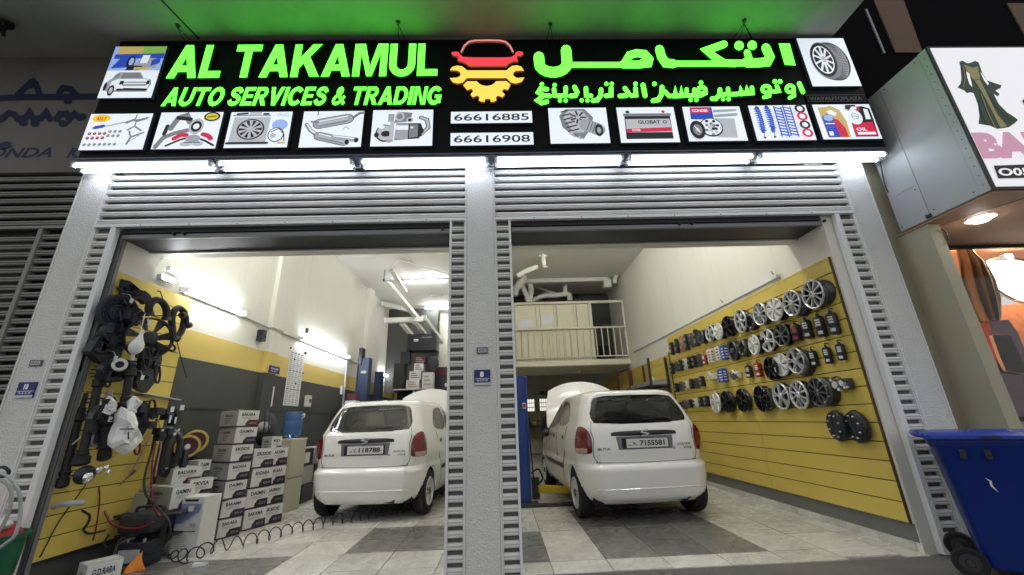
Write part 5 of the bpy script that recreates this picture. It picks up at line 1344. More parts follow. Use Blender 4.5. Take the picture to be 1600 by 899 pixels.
blob('bracket_plate','pale grey bracket plate below the knuckle','bracket',*Z2(820,640),.16,.08,.10,.02,'steel_box',seed=12,bits=3)
# fan with blades
c=ap(*Z1(1235,680),.28); t=thing('cooling_fan','black multi-blade cooling fan behind the white bulb','fan',c,0,G1)
A=Matrix.Translation(c)@Matrix.Rotation(math.radians(-25),4,'Z')@Matrix.Rotation(PI/2,4,'Y')
MB().lathe([(.185,-.03),(.195,-.03),(.195,.02),(.185,.02),(.185,-.03)],A,34).build('ring','plastic_black',t)
for k in range(7):
    a=2*PI*k/7; P=lambda r,da,h:A@Vector((r*math.cos(a+da),r*math.sin(a+da),h))
    MB().hexa([P(.05,-.2,-.02),P(.05,.25,.01),P(.186,.30,.01),P(.186,-.18,-.02)],[P(.05,-.2,-.014),P(.05,.25,.016),P(.186,.30,.016),P(.186,-.18,-.014)]).build('blade','plastic_black',t,smooth=False)
MB().lathe([(.06,-.02),(.06,.03),(.045,.04),(0,.04)],A,20).build('hub','plastic_black_matte',t); peg_to(t,c+Vector((-.05,0,.15)))
# silver bulb, white roll
c=ap(*Z1(1130,740),.36); t=thing('silver_bulb','wrapped silver bulb-shaped part dangling before the fan','bulb',c,0,G1)
MB().lathe([(0,-.085),(.02,-.078),(.045,-.05),(.055,-.01),(.045,.03),(.025,.065),(.014,.10),(.012,.14),(0,.145)],Matrix.Translation(c)@Matrix.Rotation(.15,4,'Y'),18).build('wrap','bag_white',t)
MB().tube([c+Vector((0,0,.14)),c+Vector((-.02,.02,.3))],.004,5).build('string','cable_white',t)
c=ap(*Z2(990,58),.32); t=thing('white_roll','white cylindrical roll sticking out of the hanging parts','roll',c,0,G1)
A=Matrix.Translation(c)@Matrix.Rotation(math.radians(-50),4,'Z')@Matrix.Rotation(PI/2,4,'Y')
MB().lathe([(.028,-.055),(.05,-.055),(.054,-.05),(.054,.05),(.05,.056),(.030,.056),(.028,-.055)],A,22).build('roll','bone_white',t)
MB().tube(smoothpath([A@Vector((0,0,-.1)),A@Vector((0,0,.03))]),.02,8).build('core','groove_black',t)
# driveshafts
def shaft(label,p0,p1,r,d0,d1,boots=((0.08,2.0),(.92,2.1))):
    a=ap(*p0,d0); c=ap(*p1,d1); t=thing('driveshaft',label,'driveshaft',c,0,G1)
    MB().cyl(a,c,r,n=14).build('shaft','rubber',t)
    dr=(c-a)
    for f,k in boots:
        m=a+dr*f; u=dr.normalized(); b=MB(); prof=[(r,-.06),(r*1.3,-.05),(r*1.2,-.04),(r*k*.75,-.025),(r*k*.68,-.015),(r*k,.0),(r*k*.95,.02),(r*k,.05),(r*k*.6,.065),(0,.07)]
        R_=u.to_track_quat('Z','Y').to_matrix().to_4x4(); b.lathe(prof,Matrix.Translation(m)@R_,18); b.build('boot','rubber',t)
    MB().cyl(a-dr.normalized()*.0,a-dr.normalized()*.06,r*.5,n=10).build('spline','steel',t); peg_to(t,a)
    return t
shaft('long thick black driveshaft with ball end, middle of the board',Z2(830,150),Z2(670,840),.030,.24,.24,((.05,1.5),(.97,2.0)))
shaft('long black driveshaft nearest the left jamb',Z2(690,290),Z3(520,120),.032,.20,.20,((.25,1.6),(.98,1.3)))
shaft('short fat black driveshaft ending behind the white bag',Z2(1090,20),Z2(1030,380),.030,.30,.30,((.2,1.5),(.97,1.6)))
shaft('black damper strut hanging low under the grey bracket',Z2(900,330),Z2(860,830),.042,.22,.20,((.5,1.2),(.9,1.15)))
shaft('slim black link rod at the left edge near the jamb',Z2(630,380),Z2(615,345),.022,.18,.18,((.9,1.6),))
# thin belts, gaskets and tags among the bigger parts
for k,(px,py,w_,h,nm_) in enumerate(((168,590,9,26,'left of the middle driveshaft'),(228,560,8,30,'over the door module'),(246,585,7,24,'at the right edge of the door module'),(150,640,8,22,'between the two long driveshafts'),(196,690,9,20,'below the large bag'),(214,700,8,18,'maroon-tinted, under the round pod'),(238,640,8,26,'next to the switch cluster'))):
    hose('drive_belt','thin looped belt hanging '+nm_,'belt',[(px-w_*.4,py-h*.5),(px+w_*.4,py-h*.5),(px+w_*.6,py),(px+w_*.3,py+h*.5),(px-w_*.3,py+h*.5),(px-w_*.6,py)],.009,.30 if k!=3 else .22,'rubber' if k!=5 else 'cable_red',closed=True,ends=False)
for k,(px,py,nm_) in enumerate(((205,470,'near the silver bulb'),(233,505,'below the pear-shaped hose'),(180,560,'by the white roll'),(172,655,'on the middle driveshaft'),(222,590,'on the door module'))):
    c=ap(px,py,.33); t=thing('price_tag','small white price tag '+nm_,'tag',c,0,G1); MB().hexa([c+Vector((0,-.016,-.022)),c+Vector((0,.016,-.022)),c+Vector((.003,.016,-.022)),c+Vector((.003,-.016,-.022))],[c+Vector((.004,-.016,.02)),c+Vector((.004,.016,.02)),c+Vector((.007,.016,.02)),c+Vector((.007,-.016,.02))]).build('card','paper',t,smooth=False); MB().tube([c+Vector((0,0,.02)),c+Vector((-.03,0,.06)),c+Vector((-.10,0,.07))],.002,4).build('string','cable_white',t)
# white plastic bags
def bag(label,pts,d,th,marks,seed):
    rnd=random.Random(seed); P=[ap(x,y,d) for x,y in pts]; c=sum(P,Vector((0,0,0)))/len(P)
    t=thing('plastic_bag',label,'plastic bag',(c.x,c.y,min(p.z for p in P)),0,G1)
    b=MB(); n=len(P); rings=5; vs=[]
    for sgn in (1,-1):
        for k in range(rings+1):
            f=1-k/rings
            for p in P: 
                q=c+(p-c)*f; bl=th*math.sqrt(max(0,1-f*f))*sgn; vs.append(q+Vector((bl+rnd.uniform(-.024,.024)*(1 if 0<k<rings else 0),rnd.uniform(-.008,.008) if 0<k<rings else 0,rnd.uniform(-.01,.01) if 0<k<rings else 0)))
    N=n*(rings+1); fs=[]
    for s_ in (0,1):
        for i in range(rings):
            for k in range(n):
                q=(s_*N+i*n+k,s_*N+i*n+(k+1)%n,s_*N+(i+1)*n+(k+1)%n,s_*N+(i+1)*n+k); fs.append(q if s_ else q[::-1])
    b.add(vs,fs); b.build('film','bag_white',t,angle=18)
    for m_ in marks: 
        q=[ap(x,y,d+th+.012) for x,y in m_]; MB().tube(q,.005,5).build('printed_mark','ink_black',t)
    return t
bag('large white plastic bag hanging low in the middle of the board',[Z2(*p) for p in ((1000,400),(1060,420),(1100,480),(1110,540),(1135,640),(1142,700),(1090,770),(1020,802),(960,770),(920,740),(918,700),(950,640),(970,570),(975,480))],.34,.07,
    [[Z2(*p) for p in ((990,585),(1110,583))],[Z2(*p) for p in ((1060,610),(1062,670))]],3)
bag('flat folded white sheet above the large plastic bag',[Z2(*p) for p in ((1100,308),(1182,355),(1130,420),(1095,470),(1050,430),(1070,350))],.36,.015,[],4)
bag('small crumpled white bag tied with a black cord',[Z2(*p) for p in ((900,308),(938,380),(940,450),(905,470),(860,455),(835,400),(850,350))],.30,.045,[[Z2(*p) for p in ((850,500),(880,470),(940,480),(930,510),(870,525),(850,500))]],5)
# chrome lamp low on the board
c=ap(*Z3(700,70),.22); t=thing('fog_lamp','shiny black and chrome fog lamp cluster low on the board','lamp',c,0,G1)
MB().sphere(c,.085,16,sc=(.6,1,.85)).build('housing','plastic_black',t)
for dy,dz,r in ((-.02,-.02,.045),(.06,.03,.03),(.12,.04,.026),(.15,.0,.02)): MB().sphere(c+Vector((.05,dy,dz)),r,12,sc=(.5,1,1)).build('reflector','chrome',t)
peg_to(t,c)
# dark rust-coloured foam roll and cord at the left
hose('foam_sleeve','grey flecked foam sleeve jutting from the jamb, low on the board','sleeve',[Z3(*p) for p in ((355,355),(420,335),(520,310),(600,305),(680,300))],.022,.18,'steel_box',ends=False)
hose('thin_white_cord','thin white cord slanting across the two driveshafts','cord',[Z2(*p) for p in ((485,760),(560,740),(680,640))],.006,.30,'cable_white',ends=False)
hose('hanging_cord','long thin black cord running down the grey wall','cord',[(250,455),(270,510),(283,560),(292,590)],.005,.05,'cable_black',ends=False)
hose('diagonal_wire','thin diagonal wire across the bottom of the yellow board','wire',[Z3(*p) for p in ((335,745),(480,470),(600,300),(710,150))],.004,.03,'cable_black',ends=False)
hose('round_bracket','small black ring bracket near the pear-shaped hose','bracket',[Z1(*p) for p in ((1405,740),(1425,735),(1445,755),(1435,785),(1405,780))],.010,.26,'rubber',ends=False)
# shelf strip and the labelled switch cluster
a=ap(205,612,.10); c=ap(283,626,.10); t=thing('narrow_shelf','thin pale shelf strip below the black door module','shelf',a,0,G1)
MB().hexa([a,a+Vector((-.09,0,0)),c+Vector((-.09,0,0)),c],[p+Vector((0,0,.012)) for p in (a,a+Vector((-.09,0,0)),c+Vector((-.09,0,0)),c)]).build('shelf_board','steel_box',t,smooth=False)
c=ap(*Z2(1345,540),.35); t=thing('switch_cluster','black cluster of switches with white tags above tangled cables','switches',(c.x,c.y,c.z-.15),0,G1)
rnd=random.Random(5)
for k in range(14):
    y=c.y+rnd.uniform(-.16,.16); z=c.z+rnd.uniform(-.13,.13); MB().box((c.x-.05,y-.035,z-.03),(c.x+rnd.uniform(0,.04),y+.035,z+.03)).build('switch','plastic_black',t,smooth=False,bevel=.005)
for dx,dz,w_,h in ((.14,.15,.05,.05),(.02,.13,.04,.05),(.09,.03,.02,.06),(.02,.04,.02,.07),(-.04,-.06,.02,.02),(.12,-.10,.03,.025),(.16,-.06,.02,.02)):
    MB().box((c.x+.041,c.y+dx-w_/2,c.z+dz-h/2),(c.x+.046,c.y+dx+w_/2,c.z+dz+h/2)).build('tag','paper',t,smooth=False)

# ================================================================== BATTERY CARTONS
def carton(x,y,z,w_,d,h,rot,label,cat='carton',grp='battery cartons stacked on the left',txt='BATERA',side=True,maroon=False,tip=0):
    """x,y = nearest lower corner of the carton; it runs w_ to the left-back along rot and d deep"""
    t=thing('battery_carton',label,cat,(x,y,z),rot,grp)
    L=dict(local=True); lid='carton_maroon' if maroon else 'carton_black'
    MB().box((-w_,0,.001),(0,d,h-.001)).build('carton_body','carton_grey',t,smooth=False,bevel=.003,**L)  # grey body: shade on the front put into the colour
    MB().box((.0005,.004,.006),(.003,d-.004,h-.006)).build('end_face','carton_white',t,smooth=False,**L)
    q=MB(); q.box((-w_-.001,-.001,.0005),(.0035,d+.001,.014)); q.build('base_band',lid,t,smooth=False,**L)
    # print on the lit end: name, lines, dark swoosh
    p=Print((.003,.004,.006),(0,d-.008,0),(0,0,h-.012),(1,0,0),step=.0005)
    p.poly([(.38,0),(1,0),(1,.42),(.52,.42),(.46,.30),(.40,.22)],lid); p.poly([(0,0),(.4,0),(.4,.05),(0,.05)],lid)
    p.text(txt,.16,.66,.66,.20,'ink_black',.03); p.poly([(.2,.56),(.78,.56),(.78,.59),(.2,.59)],'carton_grey'); p.poly([(.2,.49),(.68,.49),(.68,.52),(.2,.52)],'carton_grey'); p.text('AUTO 12V',.58,.14,.34,.12,'carton_grey')
    p.mb.build('end_print',p.mats,t,smooth=False,**L)
    p=Print((-w_,0,0),(w_,0,0),(0,0,h),(0,-1,0),step=.0005); p.P0=p.P
    p.text(txt,.30,.62,.42,.16,'carton_black',.03)
    for k,v in enumerate((.50,.38,.26)): p.poly([(.30,v),(.66-.06*k,v),(.66-.06*k,v+.03),(.30,v+.03)],'carton_black')
    p.k+=2; p.mb.build('front_print',p.mats,t,smooth=False,**L)
    MB().box((-w_*.55,-.0008,h-.0005),(-w_*.45,d*.99,h+.0005)).build('tape','mezz_cream',t,smooth=False,**L)
    return t
nm=['BAKARA','GAIMIN','EKSIDE','BADARA','DAIMN','BAKAMA']
def cornerat(px,py,z=0): return at(px,py,2,z)
place=['lowest','second','third','fourth','fifth','sixth','topmost']
def stack(px,py,n,w_,d,h,rot,desc,skew=.012,mar=()):
    c=cornerat(px,py)
    for k in range(n):
        nmz=('lowest' if k==0 else 'topmost' if k==n-1 else '%s up'%('','second','third','fourth','fifth','sixth')[k])
        carton(c.x+random.uniform(-skew,skew),c.y+random.uniform(-skew,skew),k*(h+.002),w_,d,h,rot+random.uniform(-.09,.09),'white battery carton with shade-grey front, %s in %s'%(nmz,desc),txt=nm[(k*5+int(px))%6],maroon=k in mar)
stack(336,845,7,.33,.25,.186,math.radians(-28),'the tall stack nearest the doorway',mar=(6,))
stack(377,831,4,.24,.27,.215,math.radians(-28),'the second stack from the doorway')
stack(404,823,4,.19,.27,.215,math.radians(-28),'the stack beside the water dispenser')
c=cornerat(377,831); carton(c.x+.02,c.y+.32,.80,.16,.16,.20,math.radians(-20),'small white carton leaning behind the top of the tall stack',txt='MAIKA')
# pile right behind the charging stand
c=at(265,762,1,.95); carton(c.x,.95,c.z,.30,.26,.17,math.radians(-30),'white carton on top of the pile under the switch cluster',maroon=True,txt='BADARA')
c=at(262,800,1,.78); carton(c.x,.78,c.z,.50,.20,.21,math.radians(-25),'wide white and maroon carton on the charging stand',maroon=True,txt='GAIMIN')
c=at(291,782,1,1.05); carton(c.x,1.05,c.z,.10,.22,.19,math.radians(-30),'half-hidden white carton right of the wide maroon one',txt='EKVSA')
c=at(305,750,1,1.25); carton(c.x,1.25,c.z,.16,.14,.19,math.radians(-20),'single carton on the small grey shelf beside the tall stack',txt='DAIM')
c=at(121,945,2,0); carton(c.x,c.y,0,.16,.20,.23,math.radians(-32),'white and maroon carton on the floor at the doorway left corner',maroon=True,txt='G.D.RARA')
# supports of that pile: a black steel stand with shelves
st=thing('steel_stand','black steel stand with shelves carrying cartons and a charger','stand',(-2.9,.75,0))
q=at(262,800,1,.78)
def bar(t,a,c,w_=.02,nm_='bar',mt='shelf_dark'): MB().cyl(a,c,w_,n=8).build(nm_,mt,t)
zs_=q.z-.004
for dx,dy in ((-.52,.02),(.02,-.03),(-.42,.36),(.12,.30)):
    MB().box((q.x+dx-.015,.78+dy-.015,0),(q.x+dx+.015,.78+dy+.015,zs_-.016)).build('leg','shelf_dark',st,smooth=False)
MB().box((q.x-.56,.72,zs_-.016),(q.x+.15,1.42,zs_)).build('shelf','shelf_dark',st,smooth=False,bevel=.003)
MB().box((q.x-.50,.78,.20),(q.x+.12,1.10,.214)).build('shelf','shelf_dark',st,smooth=False,bevel=.003)
c=at(265,762,1,.95); MB().box((c.x-.30,.93,zs_+.001),(c.x+.10,1.25,c.z-.002)).build('riser','carton_grey',st,smooth=False)
c2=at(305,750,1,1.25); t=thing('small_shelf','small grey shelf bracket holding one carton beside the tall stack','shelf',(c2.x,1.2,0))
MB().box((c2.x-.22,1.22,c2.z-.022),(c2.x+.08,1.50,c2.z-.002)).build('shelf_board','steel_box',t,smooth=False,bevel=.003)
for dx in (-.2,.05): MB().box((c2.x+dx,1.24,0),(c2.x+dx+.02,1.26,c2.z-.022)).build('leg','shelf_dark',t,smooth=False)
# charger sitting in the stand
c=at(215,812,1,.62); t=thing('battery_charger','dark rounded battery charger on the black stand','charger',(c.x,.7,c.z-.14))
MB().box((c.x-.16,.60,c.z-.12),(c.x+.16,.88,c.z+.045)).build('case','plastic_black_matte',t,bevel=.04)
MB().box((c.x-.11,.594,c.z-.06),(c.x+.08,.599,c.z+.01)).build('front_panel','steel_dark',t,smooth=False)
MB().tube(smoothpath([(c.x-.12,.74,c.z+.04),(c.x-.1,.74,c.z+.08),(c.x+.1,.74,c.z+.08),(c.x+.12,.74,c.z+.04)]),.012,8).build('handle','rubber',t)
c=at(206,860,1,.55); t=thing('car_battery','black car battery standing under the charger','battery',(c.x,.6,0))
MB().box((c.x-.13,.55,.01),(c.x+.10,.74,.20)).build('case','plastic_black',t,smooth=False,bevel=.008)
for dx in (-.09,.05): MB().cyl((c.x+dx,.6,.20),(c.x+dx,.6,.225),.013,n=10).build('terminal','steel',t)
MB().box((c.x-.11,.547,.05),(c.x+.07,.5495,.15)).build('label','steel_box',t,smooth=False)
c=at(180,860,1,.75); t=thing('leaning_sheet','grey sheet leaning on the yellow board behind the stand','panel',(c.x,.8,0))
MB().hexa([(c.x-.12,.84,.0),(c.x+.12,.74,.0),(c.x+.12,.76,0),(c.x-.12,.86,0)],[(c.x-.12,.92,.55),(c.x+.12,.82,.55),(c.x+.12,.84,.55),(c.x-.12,.94,.55)]).build('sheet','steel_box',t,smooth=False)
# poster carton with blue text
c=at(262,871,2,0); t=thing('product_box','tall white box printed with rows of blue springs and a handle slot','box',(c.x,c.y,0),math.radians(-8))
L=dict(local=True)
MB().box((0,0,.0),(.27,.20,.50)).build('box_body','carton_white',t,smooth=False,bevel=.004,**L)
p=Print((0,0,0),(.27,0,0),(0,0,.50),(0,-1,0),step=.0005)
p.poly([(.25,.92),(.75,.92),(.78,.96),(.22,.96)],'ink_black')
for k in range(6):
    for j in range(11-2*max(0,k-2)):
        u=.05+.082*j; p.line([(u,.84-.055*k),(u+.05,.88-.055*k)],.018,'blue_item')
p.poly([(.52,.76),(.72,.76),(.72,.86),(.52,.86)],'carton_white'); p.poly([(.05,.42),(.95,.42),(.95,.435),(.05,.435)],'ink_black')
for k in range(7): p.poly([(.12,.36-.035*k),(.62+.03*(k%3),.36-.035*k),(.62+.03*(k%3),.37-.035*k),(.12,.37-.035*k)],'carton_grey')
p.poly([(.70,.50),(.92,.50),(.92,.56),(.70,.56)],'carton_grey'); p.mb.build('print',p.mats,t,smooth=False,**L)
# orange rag / small things by the threshold
c=at(205,893,2,0); t=thing('orange_cloth','crumpled bright orange cloth peak on the floor at the doorway','cloth',(c.x,c.y,0))
vs=[];rnd=random.Random(2)
for i,(r,z) in enumerate(((.07,.0),(.055,.035),(.033,.07),(.014,.10),(.0,.13))):
    for k in range(12): a=2*PI*k/12; rr=r*(1+.25*math.sin(3*a+i)+rnd.uniform(-.1,.1)); vs.append((c.x+rr*math.cos(a)*1.1+.015*i,c.y+rr*math.sin(a)*.7,max(.002,z*(1+.15*math.sin(2*a)))))
MB().add(vs,[(i*12+k,i*12+(k+1)%12,(i+1)*12+(k+1)%12,(i+1)*12+k) for i in range(4) for k in range(12)]).build('cloth','orange_cloth',t,angle=60)
c=at(312,885,2,0); t=thing('white_packet','small white folded packet lying on the tiles','packet',(c.x,c.y,0),.3)
MB().hexa([(-.05,-.03,.002),(.05,-.02,.002),(.05,.03,.002),(-.05,.03,.002)],[(-.048,-.03,.025),(.045,-.02,.03),(.05,.028,.02),(-.05,.03,.025)]).build('packet','paper',t,smooth=False,local=True)
c=at(290,905,2,0); t=thing('black_tray','low black tray with a hose end at the doorway','tray',(c.x-.5,.2,0))
a=at(75,888,1,.35)
MB().box((a.x-.1,.28,.0),(a.x+.5,.55,.035)).build('tray','shelf_dark',t,smooth=False,bevel=.006)
# yellow-red disc rolls and folded steering belts
for k,(px,py,r,l) in enumerate(((293,698,.115,'front of the two dark red discs with yellow rims'),(305,690,.12,'rear of the two yellow-rimmed discs'))):
    c=at(px,py,1,1.35+.08*k); t=thing('abrasive_disc',l+' by the cartons','disc',(c.x,c.y,c.z-r))
    A=Matrix.Translation(c)@Matrix.Rotation(math.radians(35),4,'Z')@Matrix.Rotation(PI/2,4,'X')
    MB().lathe([(r*.8,-.03),(r*1.02,-.028),(r*1.04,0),(r*1.02,.028),(r*.85,.03),(r*.8,.02)],A,28).build('rim','mesh_gold',t)
    MB().lathe([(0,.018),(r*.83,.02)],A,28).build('face','carton_maroon',t); MB().lathe([(0,.026),(r*.22,.024),(r*.24,.018)],A,16).build('centre_label','paper',t)
    MB().box((c.x-.03,c.y-.02,c2.z+.0),(c.x+.03,c.y+.03,c.z-r*1.02)).build('stand','shelf_dark',t,smooth=False)
c=at(266,700,1,1.0); t=thing('steering_column_cover','dark curved trim piece hanging beneath the switch cluster','trim',c)
MB().tube(smoothpath([c+Vector((-.05,0,.18)),c+Vector((.07,0,.10)),c+Vector((.09,0,-.08)),c+Vector((.02,0,-.25)),c+Vector((-.05,0,-.18)),c+Vector((-.06,0,.05)),c+Vector((-.01,0,.15))]),.028,8).build('trim','plastic_black',t)
c=at(283,745,1,1.05); t=thing('dark_sheath','tall dark curved sheath between the hanging cables and the small shelf','sheath',c)
MB().hexa([c+Vector((-.06,0,-.2)),c+Vector((.03,0,-.2)),c+Vector((.03,.05,-.2)),c+Vector((-.06,.05,-.2))],[c+Vector((-.05,0,.26)),c+Vector((.0,0,.26)),c+Vector((.0,.05,.26)),c+Vector((-.05,.05,.26))]).build('sheath','plastic_black',t,bevel=.02)
# cables
def cable(label,pts,r,mt,name='cable',n=7):
    P=smoothpath([at(x,y,1,d) for x,y,d in pts],n); P=[Vector((p.x,p.y,max(p.z,r))) for p in P]
    t=thing(name,label,'cable',min(P,key=lambda p:p.z)); MB().tube(P,r,7).build('sleeve',mt,t); return t
cable('thick black charging cable looping from the wide carton round to the floor',[(245,655,.9),(238,700,.85),(226,745,.7),(228,772,.65),(245,792,.62),(262,812,.6),(266,830,.6),(258,850,.6),(240,864,.58),(200,872,.56),(180,880,.55)],.010,'cable_black')
cable('dark red cable hanging straight down past the charging stand',[(240,660,.9),(243,690,.88),(238,725,.8),(237,760,.74),(240,790,.68),(250,808,.62)],.008,'cable_red')
cable('maroon cable sagging in a wide curve in front of the charger',[(212,735,.8),(175,768,.7),(163,785,.66),(166,805,.6),(180,822,.56),(215,826,.54),(240,816,.54)],.009,'cable_red')
cable('tan cable running down left from the switch cluster to the board',[(243,668,.9),(225,700,.8),(205,738,.75),(185,760,.7),(172,770,.65)],.007,'cable_pink')
cable('thin maroon cable dropping from the fog lamp behind the charger',[(148,745,.5),(155,765,.5),(155,790,.5),(150,825,.5),(145,845,.5)],.006,'cable_red')
cable('black cord bending from the foam sleeve to the grey sheet',[(110,790,.38),(128,798,.4),(140,806,.42),(137,818,.44),(131,828,.45),(140,834,.46),(165,829,.5)],.009,'cable_black')
cable('black cable arching over the stand corner',[(170,835,.5),(163,850,.5),(172,856,.5),(195,842,.5),(215,835,.5)],.008,'cable_black')
cable('pink-grey cable hanging behind the red one',[(248,655,.92),(252,690,.9),(247,720,.86),(242,745,.82)],.006,'cable_pink')
# coiled air hose on the floor
t=thing('coiled_air_hose','long black coiled air hose stretched over the tiles to the left car','air hose',at(460,830,2,0))
path=smoothpath([at(x,y,2,0) for x,y in ((262,872),(290,882),(330,866),(380,856),(440,840),(500,826),(560,815),(610,806),(648,797),(668,789),(676,778),(672,768))],14)
dd=[0]
for a,c in zip(path,path[1:]): dd.append(dd[-1]+(c-a).length)
Lh=dd[-1]; pts=[]; N=1500; ph=0
for i in range(N):
    s_=Lh*i/(N-1); j=max(k for k in range(len(dd)) if dd[k]<=s_+1e-9); j=min(j,len(path)-2); f=(s_-dd[j])/(dd[j+1]-dd[j]); c=path[j].lerp(path[j+1],f); tg=(path[j+1]-path[j]).normalized(); nn=Vector((-tg.y,tg.x,0))
    u=s_/Lh; pitch=.150*(1-u)+.05*u if u<.86 else .024
    ph+=2*PI*(Lh/(N-1))/pitch; r=.052*min(1,u*14+.15)
    pts.append(c+nn*(r*math.cos(ph))+Vector((0,0,.008+r+r*math.sin(ph))))
MB().tube(pts,.0058,6).build('coil','cable_black',t)
# water dispenser
c=at(433,800,2,0); dx=.0
t=thing('water_dispenser','cream water dispenser beside the cartons carrying a blue bottle','water dispenser',(-3.16,2.75,0),math.radians(-14))
MB().box((-.15,0,.0),(.15,.30,.42)).build('lower_cabinet','dispenser_cream',t,smooth=False,bevel=.012,**L)
MB().box((-.15,-.004,.427),(.15,.30,.93)).build('upper_cabinet','dispenser_cream',t,smooth=False,bevel=.012,**L)
MB().box((-.09,-.006,.60),(.09,-.0042,.78)).build('tap_recess','mezz_cream',t,smooth=False,**L)
for x in (-.04,.04): MB().cyl((x,-.02,.74),(x,-.02,.69),.012,n=8).build('tap','steel_dark',t,**L)
MB().box((-.155,-.01,.93),(.155,.31,.95)).build('top_lip','bone_white',t,smooth=False,bevel=.008,**L)
t=thing('water_bottle','large blue water bottle upturned on the cream dispenser','water bottle',(-3.16,2.75,.95),math.radians(-14))
A=Matrix.Translation((0,.15,0)); MB().lathe([(.03,.002),(.06,.02),(.12,.05),(.135,.08),(.13,.14),(.135,.15),(.135,.24),(.13,.25),(.135,.26),(.135,.34),(.12,.375),(.0,.38)],A,24).build('bottle','bottle_blue',t,**L)
MB().tube(smoothpath([(.13,.15,.32),(.17,.15,.34),(.17,.15,.30),(.13,.15,.28)]),.010,7).build('handle','paper',t,**L)
# black drum-like bag with lanyards
t=thing('black_bag','black rucksack with hanging straps on the cartons left of the bottle','bag',(-3.35,2.55,.86)); p=Vector((-3.35,2.58,1.10))
MB().sphere(p,.17,14,sc=(.9,.7,1.35)).build('body','seat_cloth',t); MB().sphere(p+Vector((.02,-.09,.02)),.10,12,sc=(.9,.5,.8)).build('pocket','carton_grey',t)
for dx_ in (.05,.11): MB().tube(smoothpath([p+Vector((dx_-.06,-.05,.24)),p+Vector((dx_,-.14,.12)),p+Vector((dx_+.01,-.13,-.1)),p+Vector((dx_+.02,-.10,-.22))]),.009,6).build('strap','rubber',t)
MB().box((p.x-.2,2.45,.0),(p.x+.1,2.75,.865)).build('stand','carton_black',t,smooth=False)
# cartons on floor behind the dispenser
t=thing('carton_row','low row of dim cartons on the floor behind the dispenser','cartons',(-3.2,3.6,0))
for k in range(3):
    for j in range(3):
        MB().box((-3.45+.0*k,3.35+.42*k,.002+.26*j),(-3.08-.03*j,3.73+.42*k,.255+.26*j)).build('carton','carton_grey' if (k+j)%2 else 'carton_black',t,smooth=False,bevel=.004)
for k in range(3): MB().box((-3.1,3.349+.42*k,.57),(-3.09,3.5+.42*k,.72)).build('label','carton_white',t,smooth=False)
t=thing('tool_heap','dark heap of tools along the foot of the left wall beside the car','tools',(-3.1,4.9,0))
rnd=random.Random(9)
for k in range(16): x=rnd.uniform(-3.45,-2.9); y=rnd.uniform(4.7,6.2); s_=rnd.uniform(.05,.16); MB().box((x-s_,y-s_,.0),(x+s_,y+s_,s_*rnd.uniform(1,4.5))).build('tool_box',rnd.choice(['shelf_dark','carton_maroon','plastic_black','steel_dark','carton_grey']),t,smooth=False,bevel=.01)

# ================================================================== REAR OF THE RIGHT BAY: MEZZANINE
MY=6.6
mz=thing('mezzanine','cream mezzanine office with railing across the rear of the right bay','mezzanine',(1.8,MY,2.33))
MB().box((-.08,MY,2.33),(RX,8.6,2.485)).build('floor_slab','mezz_cream',mz,smooth=False)
MB().box((-.08,MY-.05,2.34),(RX,MY,2.44)).build('edge_beam','mezz_frame',mz,smooth=False,bevel=.006)
# cladding: boards below, framed windows above
k=0; x=.0
while x<2.34:
    MB().box((x+.003,MY+.02+.006*(k%2),2.49),(x+.177,MY+.05,3.27)).build('cladding_panel','mezz_cream',mz,smooth=False,bevel=.004); x+=.18; k+=1
for x0,x1,gl in ((.0,.42,1),(.42,.98,1),(1.06,1.45,1),(1.50,1.98,0),(2.02,2.36,0)):
    MB().box((x0+.02,MY+.03,3.31),(x1-.02,MY+.045,3.94)).build('window_panel','mezz_cream',mz,smooth=False)
    for a,c in (((x0,MY,3.29),(x0+.03,MY+.05,3.96)),((x1-.03,MY,3.29),(x1,MY+.05,3.96))): MB().box(a,c).build('mullion','mezz_frame',mz,smooth=False,bevel=.003)
for (x0,z0,w_,h) in ((.5,3.36,.38,.22),(1.1,3.42,.32,.26)):
    MB().box((x0,MY+.024,z0),(x0+w_,MY+.029,z0+h)).build('pinned_paper','paper',mz,smooth=False)
MB().box((.0,MY+.052,3.27),(2.34,MY+.065,3.96)).build('inner_board','mezz_cream',mz,smooth=False)
MB().box((.0,MY-.015,3.265),(2.38,MY+.055,3.305)).build('sill','mezz_frame',mz,smooth=False,bevel=.004)
MB().box((.0,MY-.03,3.96),(RX,MY+.06,4.02)).build('head_rail','mezz_frame',mz,smooth=False,bevel=.004)
MB().box((2.34,MY-.01,2.49),(2.42,MY+.06,3.96)).build('post','mezz_frame',mz,smooth=False,bevel=.004)
MB().box((RX-.05,MY-.01,2.49),(RX-.005,MY+.05,3.96)).build('post','mezz_frame',mz,smooth=False,bevel=.004)
rl=thing('guard_railing','white guard railing along the mezzanine edge','railing',(1.8,MY-.06,2.49))
MB().box((.0,MY-.075,3.27),(RX-.02,MY-.045,3.31)).build('top_rail','mezz_frame',rl,smooth=False,bevel=.003)
MB().box((.0,MY-.075,2.54),(RX-.02,MY-.045,2.565)).build('bottom_rail','mezz_frame',rl,smooth=False,bevel=.003)
x=.10
while x<RX-.05:
    MB().box((x-.011,MY-.07,2.565),(x+.011,MY-.05,3.27)).build('baluster','mezz_frame',rl,smooth=False); x+=.157
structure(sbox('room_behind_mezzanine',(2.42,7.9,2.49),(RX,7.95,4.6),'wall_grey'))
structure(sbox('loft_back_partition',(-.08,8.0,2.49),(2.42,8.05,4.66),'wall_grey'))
t=thing('office_chair','dark office chair in the open doorway of the mezzanine','chair',(2.85,7.4,2.49))
